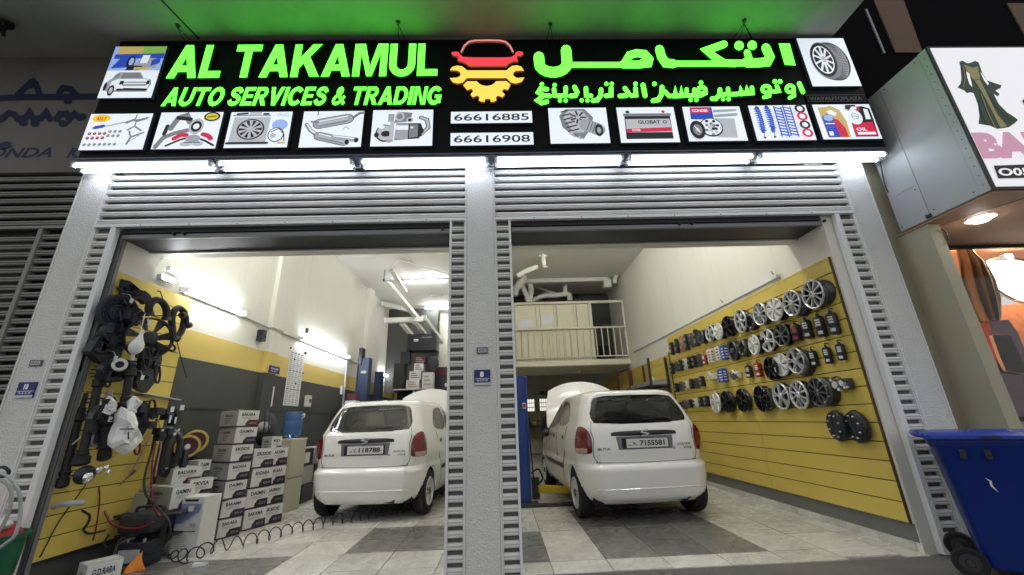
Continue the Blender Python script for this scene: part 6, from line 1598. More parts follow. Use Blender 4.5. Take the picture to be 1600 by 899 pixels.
MB().box((2.62,7.2,2.9),(3.08,7.6,2.98)).build('seat','seat_cloth',t,bevel=.03); MB().box((2.62,7.55,3.0),(3.08,7.62,3.6)).build('backrest','seat_cloth',t,bevel=.03); MB().cyl((2.85,7.4,2.55),(2.85,7.4,2.9),.03,n=10).build('stem','steel_dark',t)
for k in range(5): a=2*PI*k/5; MB().cyl((2.85,7.4,2.56),(2.85+.26*math.cos(a),7.4+.26*math.sin(a),2.52),.018,n=6).build('leg','steel_dark',t)
# beam and ducts under the ceiling
t=thing('ceiling_beam','pale trunking beam under the ceiling above the mezzanine','beam',(1.8,MY,4.5))
MB().box((.5,MY-.08,4.55),(2.95,MY+.06,4.66)).build('trunking','duct_white',t,smooth=False,bevel=.006)
MB().box((2.80,MY-.12,4.36),(3.0,MY+.05,4.60)).build('corner_box','duct_white',t,smooth=False,bevel=.01)
def duct(label,pts,r,name='air_duct',mt='duct_white',n=6):
    P=smoothpath([at(x,y,1,d) for x,y,d in pts],n); t=thing(name,label,'duct',P[0]); MB().tube(P,r,12).build('pipe',mt,t)
    for i in range(3,len(P)-3,max(4,len(P)//4)): 
        d=(P[i+1]-P[i-1]).normalized(); MB().cyl(P[i]-d*.02,P[i]+d*.02,r*1.10,n=14).build('collar',mt,t)
    return t
duct('curved pale duct dropping down the ceiling corner of the right bay',[(985,411,6.3),(968,420,6.4),(962,432,6.5),(960,443,6.55)],.06)
duct('bent white exhaust pipe beside the head of the right bay',[(806,420,6.4),(812,427,6.4),(818,436,6.3),(806,452,6.3),(804,462,6.3)],.09)
duct('V-shaped white pipe leg left of the loft',[(812,440,6.7),(822,460,6.7),(826,472,6.7),(830,455,6.7),(826,438,6.7)],.07)
duct('long white pipe lying in the loft',[(830,471,7.0),(848,463,7.0),(868,462,7.0),(888,460,7.0),(890,470,7.0)],.07)
duct('short upright white pipe stub in the loft',[(883,445,7.0),(883,455,7.0),(884,462,7.0)],.065)
duct('slanting white pipe in the shadow of the loft',[(835,447,7.3),(850,453,7.3),(868,460,7.3)],.05)
duct('white pipe running to the hanging projector',[(808,432,5.0),(822,424,5.0),(840,417,5.0)],.055)
c=at(849,408,1,4.9); t=thing('ceiling_spotlight','white cylindrical fitting hanging from the ceiling of the right bay','fitting',(c.x,c.y,CZ))
MB().cyl(c+Vector((0,0,.14)),c+Vector((.01,0,-.12)),.055,.05,n=16).build('body','duct_white',t); MB().cyl((c.x+.01,c.y,CZ),c+Vector((0,0,.14)),.028,n=10).build('stem','duct_white',t)
MB().box(c+Vector((-.09,-.03,.10)),c+Vector((.09,.03,.14))).build('bracket','duct_white',t,smooth=False); MB().sphere(c+Vector((.02,-.01,-.15)),.05,12,sc=(1.4,1,.5)).build('nozzle','duct_white',t)
c=at(925,383,2,CZ-.012); t=thing('round_downlight','small glowing round downlight in the right bay ceiling','downlight',(c.x,c.y,CZ))
MB().lathe([(.07,-.004),(.095,-.004),(.10,.008)],Matrix.Translation((c.x,c.y,CZ-.012)),20).build('ring','lamp_body',t); MB().lathe([(0,-.006),(.07,-.005)],Matrix.Translation((c.x,c.y,CZ-.012)),20).build('lens','downlight',t)
# under the mezzanine: rear wall furniture and lit windows
t=thing('rear_window','row of small bright panes in the rear wall behind the raised bonnet','window',(1.0,10.98,1.4))
for x0,x1 in ((.78,1.14),(1.32,1.60)):
    MB().box((x0-.04,10.955,1.30),(x1+.04,10.985,1.80)).build('frame','mezz_frame',t,smooth=False)
    for i in range(4):
        for j in range(3):
            xx=x0+(x1-x0)*i/4; zz=1.36+.14*j; MB().box((xx+.01,10.948,zz+.01),(xx+(x1-x0)/4-.01,10.954,zz+.12)).build('pane','window_glow',t,smooth=False)
t=thing('rear_door','cream double door in the rear wall of the right bay','door',(1.35,10.97,0))
for x0 in (.9,1.36): MB().box((x0,10.94,.01),(x0+.44,10.985,1.28)).build('leaf','mezz_cream',t,smooth=False,bevel=.005)
t=thing('notice_frame','small dark picture frame high on the rear wall','picture',(2.6,10.95,2.05)); MB().box((2.42,10.95,1.95),(2.70,10.99,2.25)).build('frame','shelf_dark',t,smooth=False); MB().box((2.45,10.943,1.98),(2.67,10.949,2.22)).build('print','carton_maroon',t,smooth=False)
t=thing('rear_shelf','dark rail of tools on the rear wall above the raised bonnet','shelf',(1.9,10.8,1.8))
MB().box((1.3,10.7,1.90),(3.0,10.95,1.93)).build('shelf_board','shelf_dark',t,smooth=False)
for k in range(9): MB().box((1.35+.18*k,10.72,1.932),(1.35+.18*k+.12,10.9,1.95+.05*(k%3+1))).build('box','carton_grey' if k%2 else 'carton_black',t,smooth=False)
t=thing('workbench','dark cluttered workbench along the rear wall of the right bay','workbench',(1.0,10.2,0))
MB().box((.1,9.9,.85),(2.6,10.7,.92)).build('top','shelf_dark',t,smooth=False)
for x in (.15,1.3,2.5): MB().box((x,9.95,.0),(x+.06,10.6,.85)).build('leg','shelf_dark',t,smooth=False)
rnd=random.Random(12)
for k in range(12): x=.2+.19*k; MB().box((x,10.0,.921),(x+rnd.uniform(.08,.16),10.3,.93+rnd.uniform(.06,.3))).build('tool',rnd.choice(['plastic_black','carton_grey','steel_dark','lift_yellow']),t,smooth=False)
t=thing('tube_light','dim unlit tube light under the mezzanine floor','strip light',(1.9,7.6,2.32))
MB().box((1.4,7.55,2.295),(2.2,7.63,2.329)).build('housing','lamp_body',t,smooth=False); MB().cyl((1.43,7.59,2.275),(2.17,7.59,2.275),.018,n=10).build('tube','bone_white',t)
# metal shelving on the right wall beyond the slatwall
t=thing('metal_shelving','dark metal shelving with a grey tray on the far right wall','shelving',(3.0,5.5,0))
for y in (4.3,5.6,6.5):
    for x in (2.88,3.22): MB().box((x-.02,y-.02,0),(x+.02,y+.02,2.16)).build('upright','carton_maroon' if y>5 else 'shelf_dark',t,smooth=False)
for z in (.5,1.05,1.62): MB().box((2.86,4.28,z),(3.24,6.52,z+.03)).build('shelf','shelf_dark',t,smooth=False)
MB().box((2.88,5.58,2.10),(2.92,6.52,2.13)).build('brace','carton_maroon',t,smooth=False)
MB().hexa([(2.86,4.35,1.652),(3.24,4.35,1.652),(3.24,5.5,1.652),(2.86,5.5,1.652)],[(2.84,4.33,1.72),(3.25,4.33,1.76),(3.25,5.5,1.76),(2.84,5.5,1.72)]).build('tray','steel_box',t,smooth=False)
for k in range(7):
    y=4.4+.28*k; h=.1+.12*((k*7)%3); MB().box((2.92,y,1.081),(3.16,y+.2,1.09+h)).build('stored_box',['steel_box','carton_black','lift_navy','carton_grey','bone_white'][k%5],t,smooth=False,bevel=.006)
t=thing('kettle','small pale rounded can on the tray of the metal shelving','can',(3.02,4.6,1.75)); MB().lathe([(0,0),(.05,.005),(.055,.05),(.03,.08),(.0,.085)],Matrix.Translation((3.02,4.6,1.745)),16).build('body','bone_white',t)

# ================================================================== VEHICLE LIFTS
def lift_post(x,y,h,w_,d,mt,label,plate=None,arm=None):
    t=thing('lift_post',label,'lift post',(x,y,0))
    MB().box((x-w_/2,y-d/2,.012),(x-w_/2+.02,y+d/2,h)).build('flange',mt,t,smooth=False,bevel=.003)
    MB().box((x+w_/2-.02,y-d/2,.012),(x+w_/2,y+d/2,h)).build('flange',mt,t,smooth=False,bevel=.003)
    MB().box((x-w_/2+.021,y-d/2+.035,.012),(x+w_/2-.021,y+d/2,h-.004)).build('column',mt,t,smooth=False)
    MB().box((x-w_/2-.04,y-d/2-.06,.001),(x+w_/2+.10,y+d/2+.06,.011)).build('base_plate','shelf_dark',t,smooth=False)
    for dx in (-.02,.02): 
        for yy in (y-d/2-.04,y+d/2+.04): MB().cyl((x+dx*4,yy,.011),(x+dx*4,yy,.03),.014,n=6).build('bolt','steel_dark',t)
    return t
t=lift_post(.29,2.60,1.72,.165,.20,'lift_blue','bright blue lift post beside the right car')
MB().box((.30,2.495,1.25),(.35,2.4985,1.33)).build('warning_label','carton_white',t,smooth=False); MB().box((.305,2.493,1.265),(.345,2.4945,1.315)).build('label_print','red_item',t,smooth=False)
MB().tube(smoothpath([(.37,2.6,1.2),(.40,2.55,.6),(.42,2.55,.2)]),.010,6).build('cable','rubber',t)
t=thing('lift_swing_arm','yellow swing arm of the lift reaching under the right car','lift arm',(.45,2.9,.1))
a=at(842,757,1,2.9); c=at(882,768,1,2.75)
MB().hexa([(.46,2.93,.10),(.46,2.83,.10),(1.15,2.62,.10),(1.15,2.72,.10)],[(.46,2.93,.20),(.46,2.83,.20),(1.15,2.62,.17),(1.15,2.72,.17)]).build('arm','lift_yellow',t,smooth=False,bevel=.006)
MB().hexa([(.9,2.75,.115),(.9,2.64,.115),(1.5,2.46,.115),(1.5,2.57,.115)],[(.9,2.75,.165),(.9,2.64,.165),(1.5,2.46,.16),(1.5,2.57,.16)]).build('inner_arm','lift_yellow',t,smooth=False)
MB().cyl((.46,2.87,.02),(.46,2.87,.30),.06,n=14).build('pivot','steel_dark',t)
MB().tube(smoothpath([(.40,2.78,.36),(.5,2.74,.42),(.55,2.7,.30),(.48,2.72,.22)]),.012,6).build('release_handle','rubber',t)
t=thing('floor_hydraulic_cover','low black cover strip on the floor between lift post and car','cover',(.8,2.45,0)); MB().box((.16,2.36,.001),(1.2,2.47,.035)).build('plate','shelf_dark',t,smooth=False,bevel=.006)
t=lift_post(-3.24,6.2,2.62,.27,.24,'lift_navy','navy lift post standing against the left wall behind the car')
MB().box((-3.37,6.09,2.45),(-3.28,6.3,2.86)).build('motor','plastic_black',t,smooth=False,bevel=.01); MB().box((-3.27,6.075,2.25),(-3.15,6.079,2.31)).build('badge','steel_box',t,smooth=False)
lift_post(-3.38,7.9,2.5,.17,.3,'lift_navy','second slimmer navy lift post deeper in the left bay')
t=thing('wall_cabinet','small red and white cartons on a dark cabinet beside the navy lift post','cabinet',(-3.2,5.6,0))
MB().box((-3.42,5.45,0),(-3.08,5.8,1.45)).build('cabinet','shelf_dark',t,smooth=False)
for k,(z0,h) in enumerate(((1.451,.16),(1.615,.14))): MB().box((-3.36+.03*k,5.48,z0),(-3.12,5.7,z0+h)).build('carton',['paper','carton_maroon'][k],t,smooth=False,bevel=.004)

# ================================================================== REAR OF THE LEFT BAY
t=thing('rear_rack','black rack with a white edge behind the left car, loaded with cartons','rack',(-2.45,8.0,0))
MB().box((-3.0,7.95,1.985),(-1.86,8.5,2.02)).build('top_shelf','shelf_dark',t,smooth=False); MB().box((-3.0,7.93,1.99),(-1.86,7.949,2.015)).build('edge','paper',t,smooth=False)
for x in (-3.0,-2.45,-1.9): MB().box((x,7.96,0),(x+.04,8.0,1.985)).build('upright','steel_box' if x==-2.45 else 'shelf_dark',t,smooth=False)
MB().box((-3.0,8.45,0),(-1.86,8.5,1.985)).build('back','dark_void',t,smooth=False)
for z in (.6,1.2): MB().box((-3.0,7.97,z),(-1.86,8.44,z+.03)).build('shelf','shelf_dark',t,smooth=False)
rnd=random.Random(21)
def rackbox(x0,x1,z0,z1,mt,label,pr=None,y=8.02,mark='carton_maroon'):
    t=thing('stored_carton',label,'carton',((x0+x1)/2,y+.15,z0),0,'cartons on the rear rack')
    MB().box((x0,y,z0),(x1,y+.3,z1)).build('carton',mt,t,smooth=False,bevel=.004)
    for k in range(3): MB().box((x0+(x1-x0)*.15,y-.003,z0+(z1-z0)*(.2+.25*k)),(x0+(x1-x0)*(.85-.12*k),y-.0005,z0+(z1-z0)*(.30+.25*k))).build('print',mark,t,smooth=False)
rackbox(-2.66,-2.30,2.022,2.26,'paper','pale carton with brown print, lowest on the rear rack',mark='carton_brown')
rackbox(-2.58,-2.26,2.262,2.50,'paper','white carton with red print, second up on the rear rack')
rackbox(-2.46,-2.20,2.502,2.72,'paper','small white carton with pink print near the top of the rack')
rackbox(-2.46,-2.14,2.722,2.92,'carton_maroon','dusty pink carton on top of the rack pile',mark='carton_grey')
rackbox(-2.22,-1.92,2.022,2.46,'carton_white','tall pale carton at the right of the rack pile',y=8.05,mark='carton_grey')
t=thing('dark_cabinet','tall black cabinet at the left end of the rear rack','cabinet',(-2.9,8.5,2.02)); MB().box((-3.05,8.1,2.022),(-2.75,8.5,2.75)).build('cabinet','shelf_dark',t,smooth=False,bevel=.01); MB().box((-2.92,8.3,2.752),(-2.66,8.5,3.1)).build('box','plastic_black',t,smooth=False,bevel=.01)
t=thing('black_duffel','lumpy black bag at the right of the rear rack top','bag',(-1.95,8.3,2.47)); MB().sphere((-1.98,8.25,2.72),.25,14,sc=(.75,.7,1.0)).build('bag','seat_cloth',t)
t=thing('ac_unit','dark air-conditioning unit high at the rear of the left bay','air conditioner',(-2.35,8.3,3.1))
MB().box((-2.72,8.15,3.10),(-1.86,8.6,3.60)).build('casing','plastic_black',t,smooth=False,bevel=.02); MB().box((-2.3,8.143,3.48),(-2.0,8.149,3.50)).build('badge','steel_box',t,smooth=False)
for k in range(6): MB().box((-2.66,8.14,3.16+.045*k),(-1.92,8.149,3.18+.045*k)).build('louvre','shelf_dark',t,smooth=False)
c=at(650,532,1,7.6); t=thing('small_lamp','small white round lamp under the rear pipes','lamp',c); MB().sphere(c,.055,12,sc=(1.4,1,.7)).build('shade','bone_white',t)
structure(sbox('loft_shadow_wall',(-3.6,9.2,2.0),(-2.0,9.25,CZ-.002),'wall_grey'))  # dark grey sheet stands in for the shade at the rear
# red boxed item in front of cream wall part
t=thing('boxed_jack','dark red and black boxed tool on a ledge in front of the cream wall','carton',(-1.72,9.2,1.95)); a=at(680,574,1,8.8); c=at(712,606,1,8.8)
MB().box((a.x,8.8,c.z),(a.x+.55,9.1,a.z)).build('box','carton_maroon',t,smooth=False,bevel=.006); MB().box((a.x+.02,8.795,c.z+.02),(a.x+.53,8.799,c.z+(a.z-c.z)*.6)).build('front_print','plastic_black',t,smooth=False); MB().box((a.x+.30,8.79,c.z+.04),(a.x+.38,8.794,c.z+.14)).build('label','paper',t,smooth=False)
MB().box((a.x,8.8,0),(a.x+.6,9.3,c.z-.002)).build('ledge','shelf_dark',t,smooth=False)
# white box beams and door tracks under the ceiling
def beam(label,p0,p1,w_,h,name='door_track'):
    a=at(*p0[:2],1,p0[2]); c=at(*p1[:2],1,p1[2]); t=thing(name,label,'track',a); d=(c-a).normalized(); s_=d.cross(Vector((0,0,1))).normalized()*w_/2; u=Vector((0,0,h))
    MB().hexa([a-s_,a+s_,c+s_,c-s_],[a-s_+u,a+s_+u,c+s_+u,c-s_+u]).build('box_section','duct_white',t,smooth=False,bevel=.005)
    MB().hexa([a-s_*1.15-u*.08,a+s_*1.15-u*.08,a+s_*1.15+d*.05-u*.08,a-s_*1.15+d*.05-u*.08],[a-s_*1.15+u*1.06,a+s_*1.15+u*1.06,a+s_*1.15+d*.05+u*1.06,a-s_*1.15+d*.05+u*1.06]).build('end_collar','lamp_body',t,smooth=False)
    return t
beam('long white track running back under the left bay ceiling',(602,441,4.9),(652,500,7.6),.12,.10)
beam('shorter white track above the long one',(612,424,4.9),(634,458,6.3),.08,.07)
beam('white cross duct reaching to the left wall',(601,505,7.4),(662,503,7.4),.14,.13)
beam('white duct bending down to the rear, rightmost',(662,500,7.4),(690,538,9.2),.13,.12)
beam('white duct bending down to the rear, middle',(648,505,7.4),(676,540,9.2),.11,.10)
beam('white duct bending down to the rear, leftmost',(628,508,7.4),(652,538,9.2),.11,.10)
beam('thin white ledge duct high on the left rear wall',(597,478,8.2),(640,488,8.2),.14,.12)
c=at(601,428,1,4.9); t=thing('track_motor','white round motor with hanging rod at the head of the long track','motor',c)
MB().cyl(c+Vector((.10,-.04,-.10)),c+Vector((.10,.08,-.10)),.075,n=18).build('wheel','lamp_body',t); MB().cyl(c+Vector((.0,0,.10)),c+Vector((-.01,0,-.14)),.010,n=8).build('rod','steel_dark',t); MB().sphere(c+Vector((-.01,0,-.15)),.025,8).build('knob','steel_dark',t)
MB().tube([c+Vector((.02,0,.04)),at(622,407,1,4.9),at(705,429,1,4.9)],.012,6).build('wire_arm','duct_white',t)
t=thing('ceiling_vent','small slatted vent in the left bay ceiling','vent',at(684,462,2,CZ)); c=Vector(t.location); MB().box((c.x-.18,c.y-.06,CZ-.012),(c.x+.18,c.y+.06,CZ-.001)).build('frame','lamp_body',t,smooth=False)
for k in range(3): MB().box((c.x-.16,c.y-.045+.035*k,CZ-.016),(c.x+.16,c.y-.03+.035*k,CZ-.0125)).build('louvre','steel_dark',t,smooth=False)

# ================================================================== LEFT WALL FITTINGS
def wallbox(name,label,cat,px,py,w_,h,d,mt,dx=0.0,y_=None):
    p=at(px,py,0,LX+.003+dx); t=thing(name,label,cat,(LX+.003+dx,p.y,p.z-h/2)); MB().box((LX+.0035+dx,p.y-w_/2,p.z-h/2),(LX+.0035+dx+d,p.y+w_/2,p.z+h/2)).build('casing',mt,t,smooth=False,bevel=.004); return t,p
t,p=wallbox('price_list','long white sheet of printed columns on the left wall','poster',460,590,.52,.95,.004,'paper')
for j in range(4):
    for k in range(26): MB().box((LX+.008,p.y-.23+.118*j,p.z+.40-.034*k),(LX+.009,p.y-.15+.118*j-.02*((k*j)%3),p.z+.415-.034*k)).build('text_line','carton_grey' if k%9 else 'carton_black',t,smooth=False)
for yy,zz in ((-.27,.47),(.27,.47),(-.1,.3),(.05,-.1),(.27,.1),(.27,-.2)): MB().sphere((LX+.012,p.y+yy,p.z+zz),.016,8).build('magnet','shelf_dark',t)
t,p=wallbox('clipboard','white folded notice hanging left of the price list','notice',420,619,.24,.30,.008,'paper'); MB().tube([(LX+.016,p.y+.0,p.z+.15),(LX+.016,p.y-.02,p.z-.14)],.006,6).build('cord','cable_black',t)
t,p=wallbox('wall_phone','cream wall telephone right of the price list','telephone',478,627,.14,.20,.07,'bone_white'); MB().box((LX+.075,p.y-.03,p.z-.03),(LX+.085,p.y+.03,p.z+.03)).build('dial','shelf_dark',t,smooth=False)
t,p=wallbox('wall_speaker','small black speaker beside the pilaster','speaker',404,525,.10,.17,.09,'plastic_black',.0); MB().sphere((LX+.1,p.y,p.z),.035,10,sc=(.4,1,1)).build('cone','steel_dark',t)
t,p=wallbox('name_board','small dark blue name board on the yellow band','sign',428,578,.30,.11,.012,'plaque_blue',.07)
q=Print((LX+.0855,p.y-.13,p.z-.04),(0,.26,0),(0,0,.08),(1,0,0)); q.text('MOHAMED',.1,.5,.8,.3,'paper'); q.text('AL ALI',.1,.12,.6,.25,'paper'); q.build('lettering',t)
wallbox('switch_box','white electrical box on the grey dado near the lift post','switch box',533,610,.12,.18,.04,'lamp_body')
wallbox('wall_socket','pale wall socket above the cartons','socket',375,646,.14,.09,.02,'carton_grey')
wallbox('small_black_sensor','tiny black sensor above the long wall tube','sensor',478,517,.05,.09,.04,'plastic_black')
wallbox('black_stud','tiny black clip on the wall under the long tube','clip',476,552,.04,.05,.03,'plastic_black')
t=thing('wall_conduit','thin grey conduit running along the left wall between the tube lights','conduit',(LX+.02,3.0,2.58))
MB().tube([(LX+.02,1.96,2.60),(LX+.02,2.64,2.58),(LX+.09,2.66,2.58),(LX+.09,2.95,2.58),(LX+.02,2.97,2.58),(LX+.02,3.6,2.585)],.012,8).build('pipe','carton_grey',t)
t=thing('wall_conduit','thin grey conduit from the long tube light to the navy lift post','conduit',(LX+.02,6.2,2.56)); MB().tube([(LX+.02,5.93,2.58),(LX+.02,6.9,2.55)],.012,8).build('pipe','carton_grey',t)
t=thing('wall_conduit','white vertical conduit down to the electrical box','conduit',(LX+.02,5.7,2.0)); p=at(540,590,0,LX+.02); MB().box((LX+.005,p.y-.02,1.5),(LX+.03,p.y+.02,2.56)).build('trunking','lamp_body',t,smooth=False)
# twin square floodlight near the head of the left doorway
for k,(px,py) in enumerate(((280,424),(266,436))):
    p=at(px,py,0,LX+.10); t=thing('square_floodlight','%s of two small square floodlights above the first wall tube'%('upper','lower')[k],'floodlight',p,0,'square floodlights')
    MB().box((p.x-.07,p.y-.09,p.z-.028),(p.x-.02,p.y+.09,p.z+.028)).build('housing','lamp_body',t,smooth=False,bevel=.004); MB().box((p.x-.0195,p.y-.08,p.z-.022),(p.x-.01,p.y+.08,p.z+.022)).build('lens','tube_light_wall',t,smooth=False)
    MB().cyl((LX+.0,p.y,p.z),(p.x-.07,p.y,p.z),.01,n=8).build('bracket','steel_dark',t)
t=thing('door_cable','thin looping black cable hanging at the top left corner of the left doorway','cable',at(230,400,1,.5)); MB().tube(smoothpath([at(x,y,1,.46) for x,y in ((203,378),(210,392),(222,401),(236,400),(235,404))]),.007,6).build('sleeve','cable_black',t); MB().tube([at(228,398,1,.46),at(221,455,1,.46)],.003,5).build('string','cable_black',t)

# ================================================================== NEIGHBOUR ON THE RIGHT
NX=4.0
nb2=thing('box_sign','projecting white box sign of the dress shop on the right','sign',(5.4,-.4,2.73))
MB().box((NX+.006,-.775,2.735),(7.2,-.002,4.235)).build('cabinet','steel_box',nb2,smooth=False)
# side sheets with seams
for (y0,y1,z0,z1) in ((-.70,-.30,2.74,4.23),(-.296,-.005,3.10,4.23),(-.296,-.005,2.74,3.096)):
    MB().box((NX,y0,z0),(NX+.005,y1,z1)).build('side_sheet','steel_box',nb2,smooth=False,bevel=.0012)
MB().box((NX-.004,-.775,2.735),(NX+.005,-.703,4.235)).build('corner_profile','steel_box',nb2,smooth=False,bevel=.002)
b=MB()
for z in [2.80+.09*k for k in range(16)]: b.cyl((NX-.004,-.74,z),(NX-.006,-.74,z),.005,n=6)
o=b.build('rivets','steel_dark',nb2); o['kind']='stuff'

for y,z in ((-.66,2.78),(-.66,4.19),(-.34,4.19),(-.34,2.80),(-.26,2.78),(-.26,3.06),(-.03,2.78)): MB().cyl((NX,y,z),(NX-.003,y,z),.007,n=8).build('screw','steel_dark',nb2)
MB().box((NX-.018,-.31,2.745),(NX-.002,-.27,2.775)).build('latch','groove_black',nb2,smooth=False)
MB().box((NX-.002,-.790,2.728),(7.2,-.776,4.242)).build('front_frame','groove_black',nb2,smooth=False)
MB().box((NX+.022,-.796,2.752),(7.18,-.791,4.218)).build('front_face','nb_face',nb2,smooth=False)
FY=-.7965
def fp(pts,mt,k,parent=nb2,name='print'):
    P=[at(x,y,1,FY-.0006*k) for x,y in pts]; return MB().add(P,[tuple(range(len(P)))]).build(name,mt,parent,smooth=False)
zz4=lambda X,Y:(1180+X/3.81,Y/3.81)
gd=[(1215,368),(1235,362),(1262,378),(1290,372),(1308,363),(1330,372),(1350,430),(1380,480),(1440,500),(1467,508),(1460,525),(1430,540),(1455,560),(1445,575),(1420,560),(1450,620),(1500,670),(1540,695),(1565,715),(1545,735),(1510,758),(1470,765),(1440,768),(1400,750),(1330,738),(1335,690),(1325,620),(1300,555),(1280,530),(1295,548),(1260,555),(1245,540),(1205,522),(1222,500),(1228,470),(1222,400)]
fp([zz4(*p) for p in gd],'dress_green',1,name='gown_picture')
fp([zz4(*p) for p in ((1240,385),(1300,405),(1325,395),(1340,470),(1300,475),(1270,440))],'dress_gold',2,name='gown_trim')
fp([zz4(*p) for p in ((1305,478),(1338,474),(1380,560),(1440,680),(1500,752),(1460,762),(1400,640),(1345,540))],'dress_gold',3,name='gown_trim')
fp([zz4(*p) for p in ((1256,425),(1275,440),(1290,500),(1292,520),(1275,500),(1262,460))],'nb_face',4,name='gown_gap')
fp([zz4(*p) for p in ((1340,430),(1352,440),(1392,500),(1385,508),(1362,480))],'nb_face',5,name='gown_gap')
for k,pts in enumerate((((1240,400),(1250,460),(1240,520)),((1330,600),(1350,680),(1380,745)),((1345,560),(1390,680),(1430,762)),((1400,560),(1450,650),(1530,720)))):
    q=stroke2d([zz4(*p) for p in pts],1.1); fp(q,'nb_ink' if k%2 else 'dress_gold',6+k,name='gown_fold')
o=at(1536,248,1,FY-.006); u=at(1660,244,1,FY-.006)-o; v=at(1533,207,1,FY-.006)-o; b=MB(); addtext(b,'BAR',o,Vector((u.x,0,0)),Vector((0,0,v.z)),0,.07,0); b.build('pink_lettering','nb_pink',nb2,smooth=False)
fp([(1552.5,259),(1660,255),(1664,277),(1560,279)],'nb_ink',8,name='phone_strip')
o=at(1563,275,1,FY-.008); u=at(1640,272,1,FY-.008)-o; v=at(1560,263,1,FY-.008)-o; b=MB(); addtext(b,'O0553',o,Vector((u.x,0,0)),Vector((0,0,v.z)),0,.03,.1); b.build('phone_digits','nb_face',nb2,smooth=False)
fp([(1597,158),(1604,150),(1610,165),(1601,164)],'nb_ink',9,name='picture_corner')
# ceiling of the porch under the box, with a round lamp
structure(sbox('porch_soffit',(NX+.02,-.772,2.715),(7.2,.36,2.733),'nb_soffit'))
strip('soffit_joint',[at(1470,352,2,2.712),at(1600,310,2,2.712)],.008,'groove_black',bpy.data.objects['porch_soffit'],(0,0,-1),.002)
c=at(1532,342,2,2.71); t=thing('round_downlight','large round glowing lamp in the orange-lit porch soffit','downlight',(c.x,c.y,2.715))
MB().lathe([(.085,-.002),(.105,-.006),(.11,.0)],Matrix.Translation((c.x,c.y,2.713)),24).build('ring','lamp_body',t); MB().lathe([(0,-.035),(.05,-.030),(.085,-.003)],Matrix.Translation((c.x,c.y,2.713)),24).build('lens','downlight',t)
# olive wall, pier and plinth
structure(sbox('olive_wall',(3.842,.085,-.02),(4.16,.30,4.3),'olive_wall'))
structure(sbox('olive_pier',(4.03,-.22,-.02),(4.145,.10,2.713),'olive_smooth'))
pl=structure(sbox('shop_plinth',(4.147,.05,-.02),(7,.25,.93),'olive_wall'))
for r in range(4):
    for k in range(5):
        x0=4.16+.36*k+(.18 if r%2 else 0); MB().box((x0,.035,.02+.225*r),(x0+.345,.05,.235+.225*r)).build('stone_block','olive_wall',pl,smooth=False,bevel=.006)
t=thing('dangling_wires','two thin black wires running from the sign down to the projecting box','wires',(3.95,-.05,2.9))
for k,pts in enumerate((((1375,252,-.10),(1383,290,-.04),(1395,315,.0),(1398,330,.0),(1405,345,-.01)),((1380,240,-.10),(1388,280,-.03),(1393,318,.0),(1400,335,.0)))):
    MB().tube(smoothpath([at(x,y,1,d) for x,y,d in pts],6),.005,5).build('wire','cable_black',t)
t=thing('short_wire','short black wire drooping from the porch soffit by the olive pier','wire',at(1478,362,1,-.23)); MB().tube(smoothpath([at(x,y,1,-.23) for x,y in ((1470,358),(1477,362),(1481,370),(1482,380))]),.005,5).build('wire','cable_black',t)
# dress shop interior
structure(sbox('shop_floor',(4.15,.36,-.02),(9,4,.0),'tile_white'))
structure(sbox('shop_back_wall',(4.15,3.2,0),(9,3.3,3.2),'shop_orange'))
structure(sbox('shop_side_wall',(4.15,.36,0),(4.20,3.2,3.2),'shop_orange'))
structure(sbox('shop_ceiling',(4.15,.36,2.90),(9,3.3,3.0),'shop_orange'))
t=thing('shop_window','large clear shop window of the dress shop','window',(5.6,.33,.94))
MB().box((4.15,.325,.94),(7.2,.333,2.712)).build('pane','clear_glass',t,smooth=False)
MB().box((4.147,.31,2.68),(7.2,.35,2.713)).build('head_frame','groove_black',t,smooth=False); MB().box((4.147,.31,.931),(7.2,.35,.96)).build('sill_frame','groove_black',t,smooth=False)
for k,(px,py) in enumerate(((1525,380),(1595,381))):
    c=at(px,py,2,2.89); c.y=min(c.y,2.5); t=thing('shop_ceiling_lamp','%s oval lamp glowing in the orange shop ceiling'%('left','right')[k],'downlight',(c.x,c.y,2.9),0,'shop ceiling lamps')
    MB().lathe([(0,-.012),(.14,-.010),(.17,0)],Matrix.Translation((c.x,c.y,2.899)),22).build('lens','shop_lamp',t)
c=at(1572,402,1,.9); t=thing('door_closer','tiny dark box hanging inside the shop window','box',c); MB().box(c+Vector((-.05,-.03,-.03)),c+Vector((.05,.03,.03))).build('box','shelf_dark',t,smooth=False)
# tied curtain
t=thing('tied_curtain','beige curtain tied at the top just inside the shop window','curtain',(4.9,.6,1.9))
ring=[]; N=40
prof=[(1499,384,6),(1503,398,10),(1512,412,24),(1520,440,34),(1528,470,34),(1536,495,24),(1542,512,10),(1545,520,4)]
vs=[]
for (x,y,wd) in prof:
    a=at(x-wd/2,y,1,.62); c=at(x+wd,y,1,.62)
    for k in range(N+1): 
        f=k/N; q=a.lerp(c,f); vs.append(q+Vector((0,.035*math.sin(f*2*PI*4.5)-.06*math.sin(PI*f),0)))
MB().add(vs,[(i*(N+1)+k,i*(N+1)+k+1,(i+1)*(N+1)+k+1,(i+1)*(N+1)+k) for i in range(len(prof)-1) for k in range(N)]).build('drape','curtain',t,angle=80)
t=thing('gold_bow','crumpled peach ribbon bow tying the curtain top','ribbon',at(1506,388,1,.58)); c=at(1506,388,1,.58)
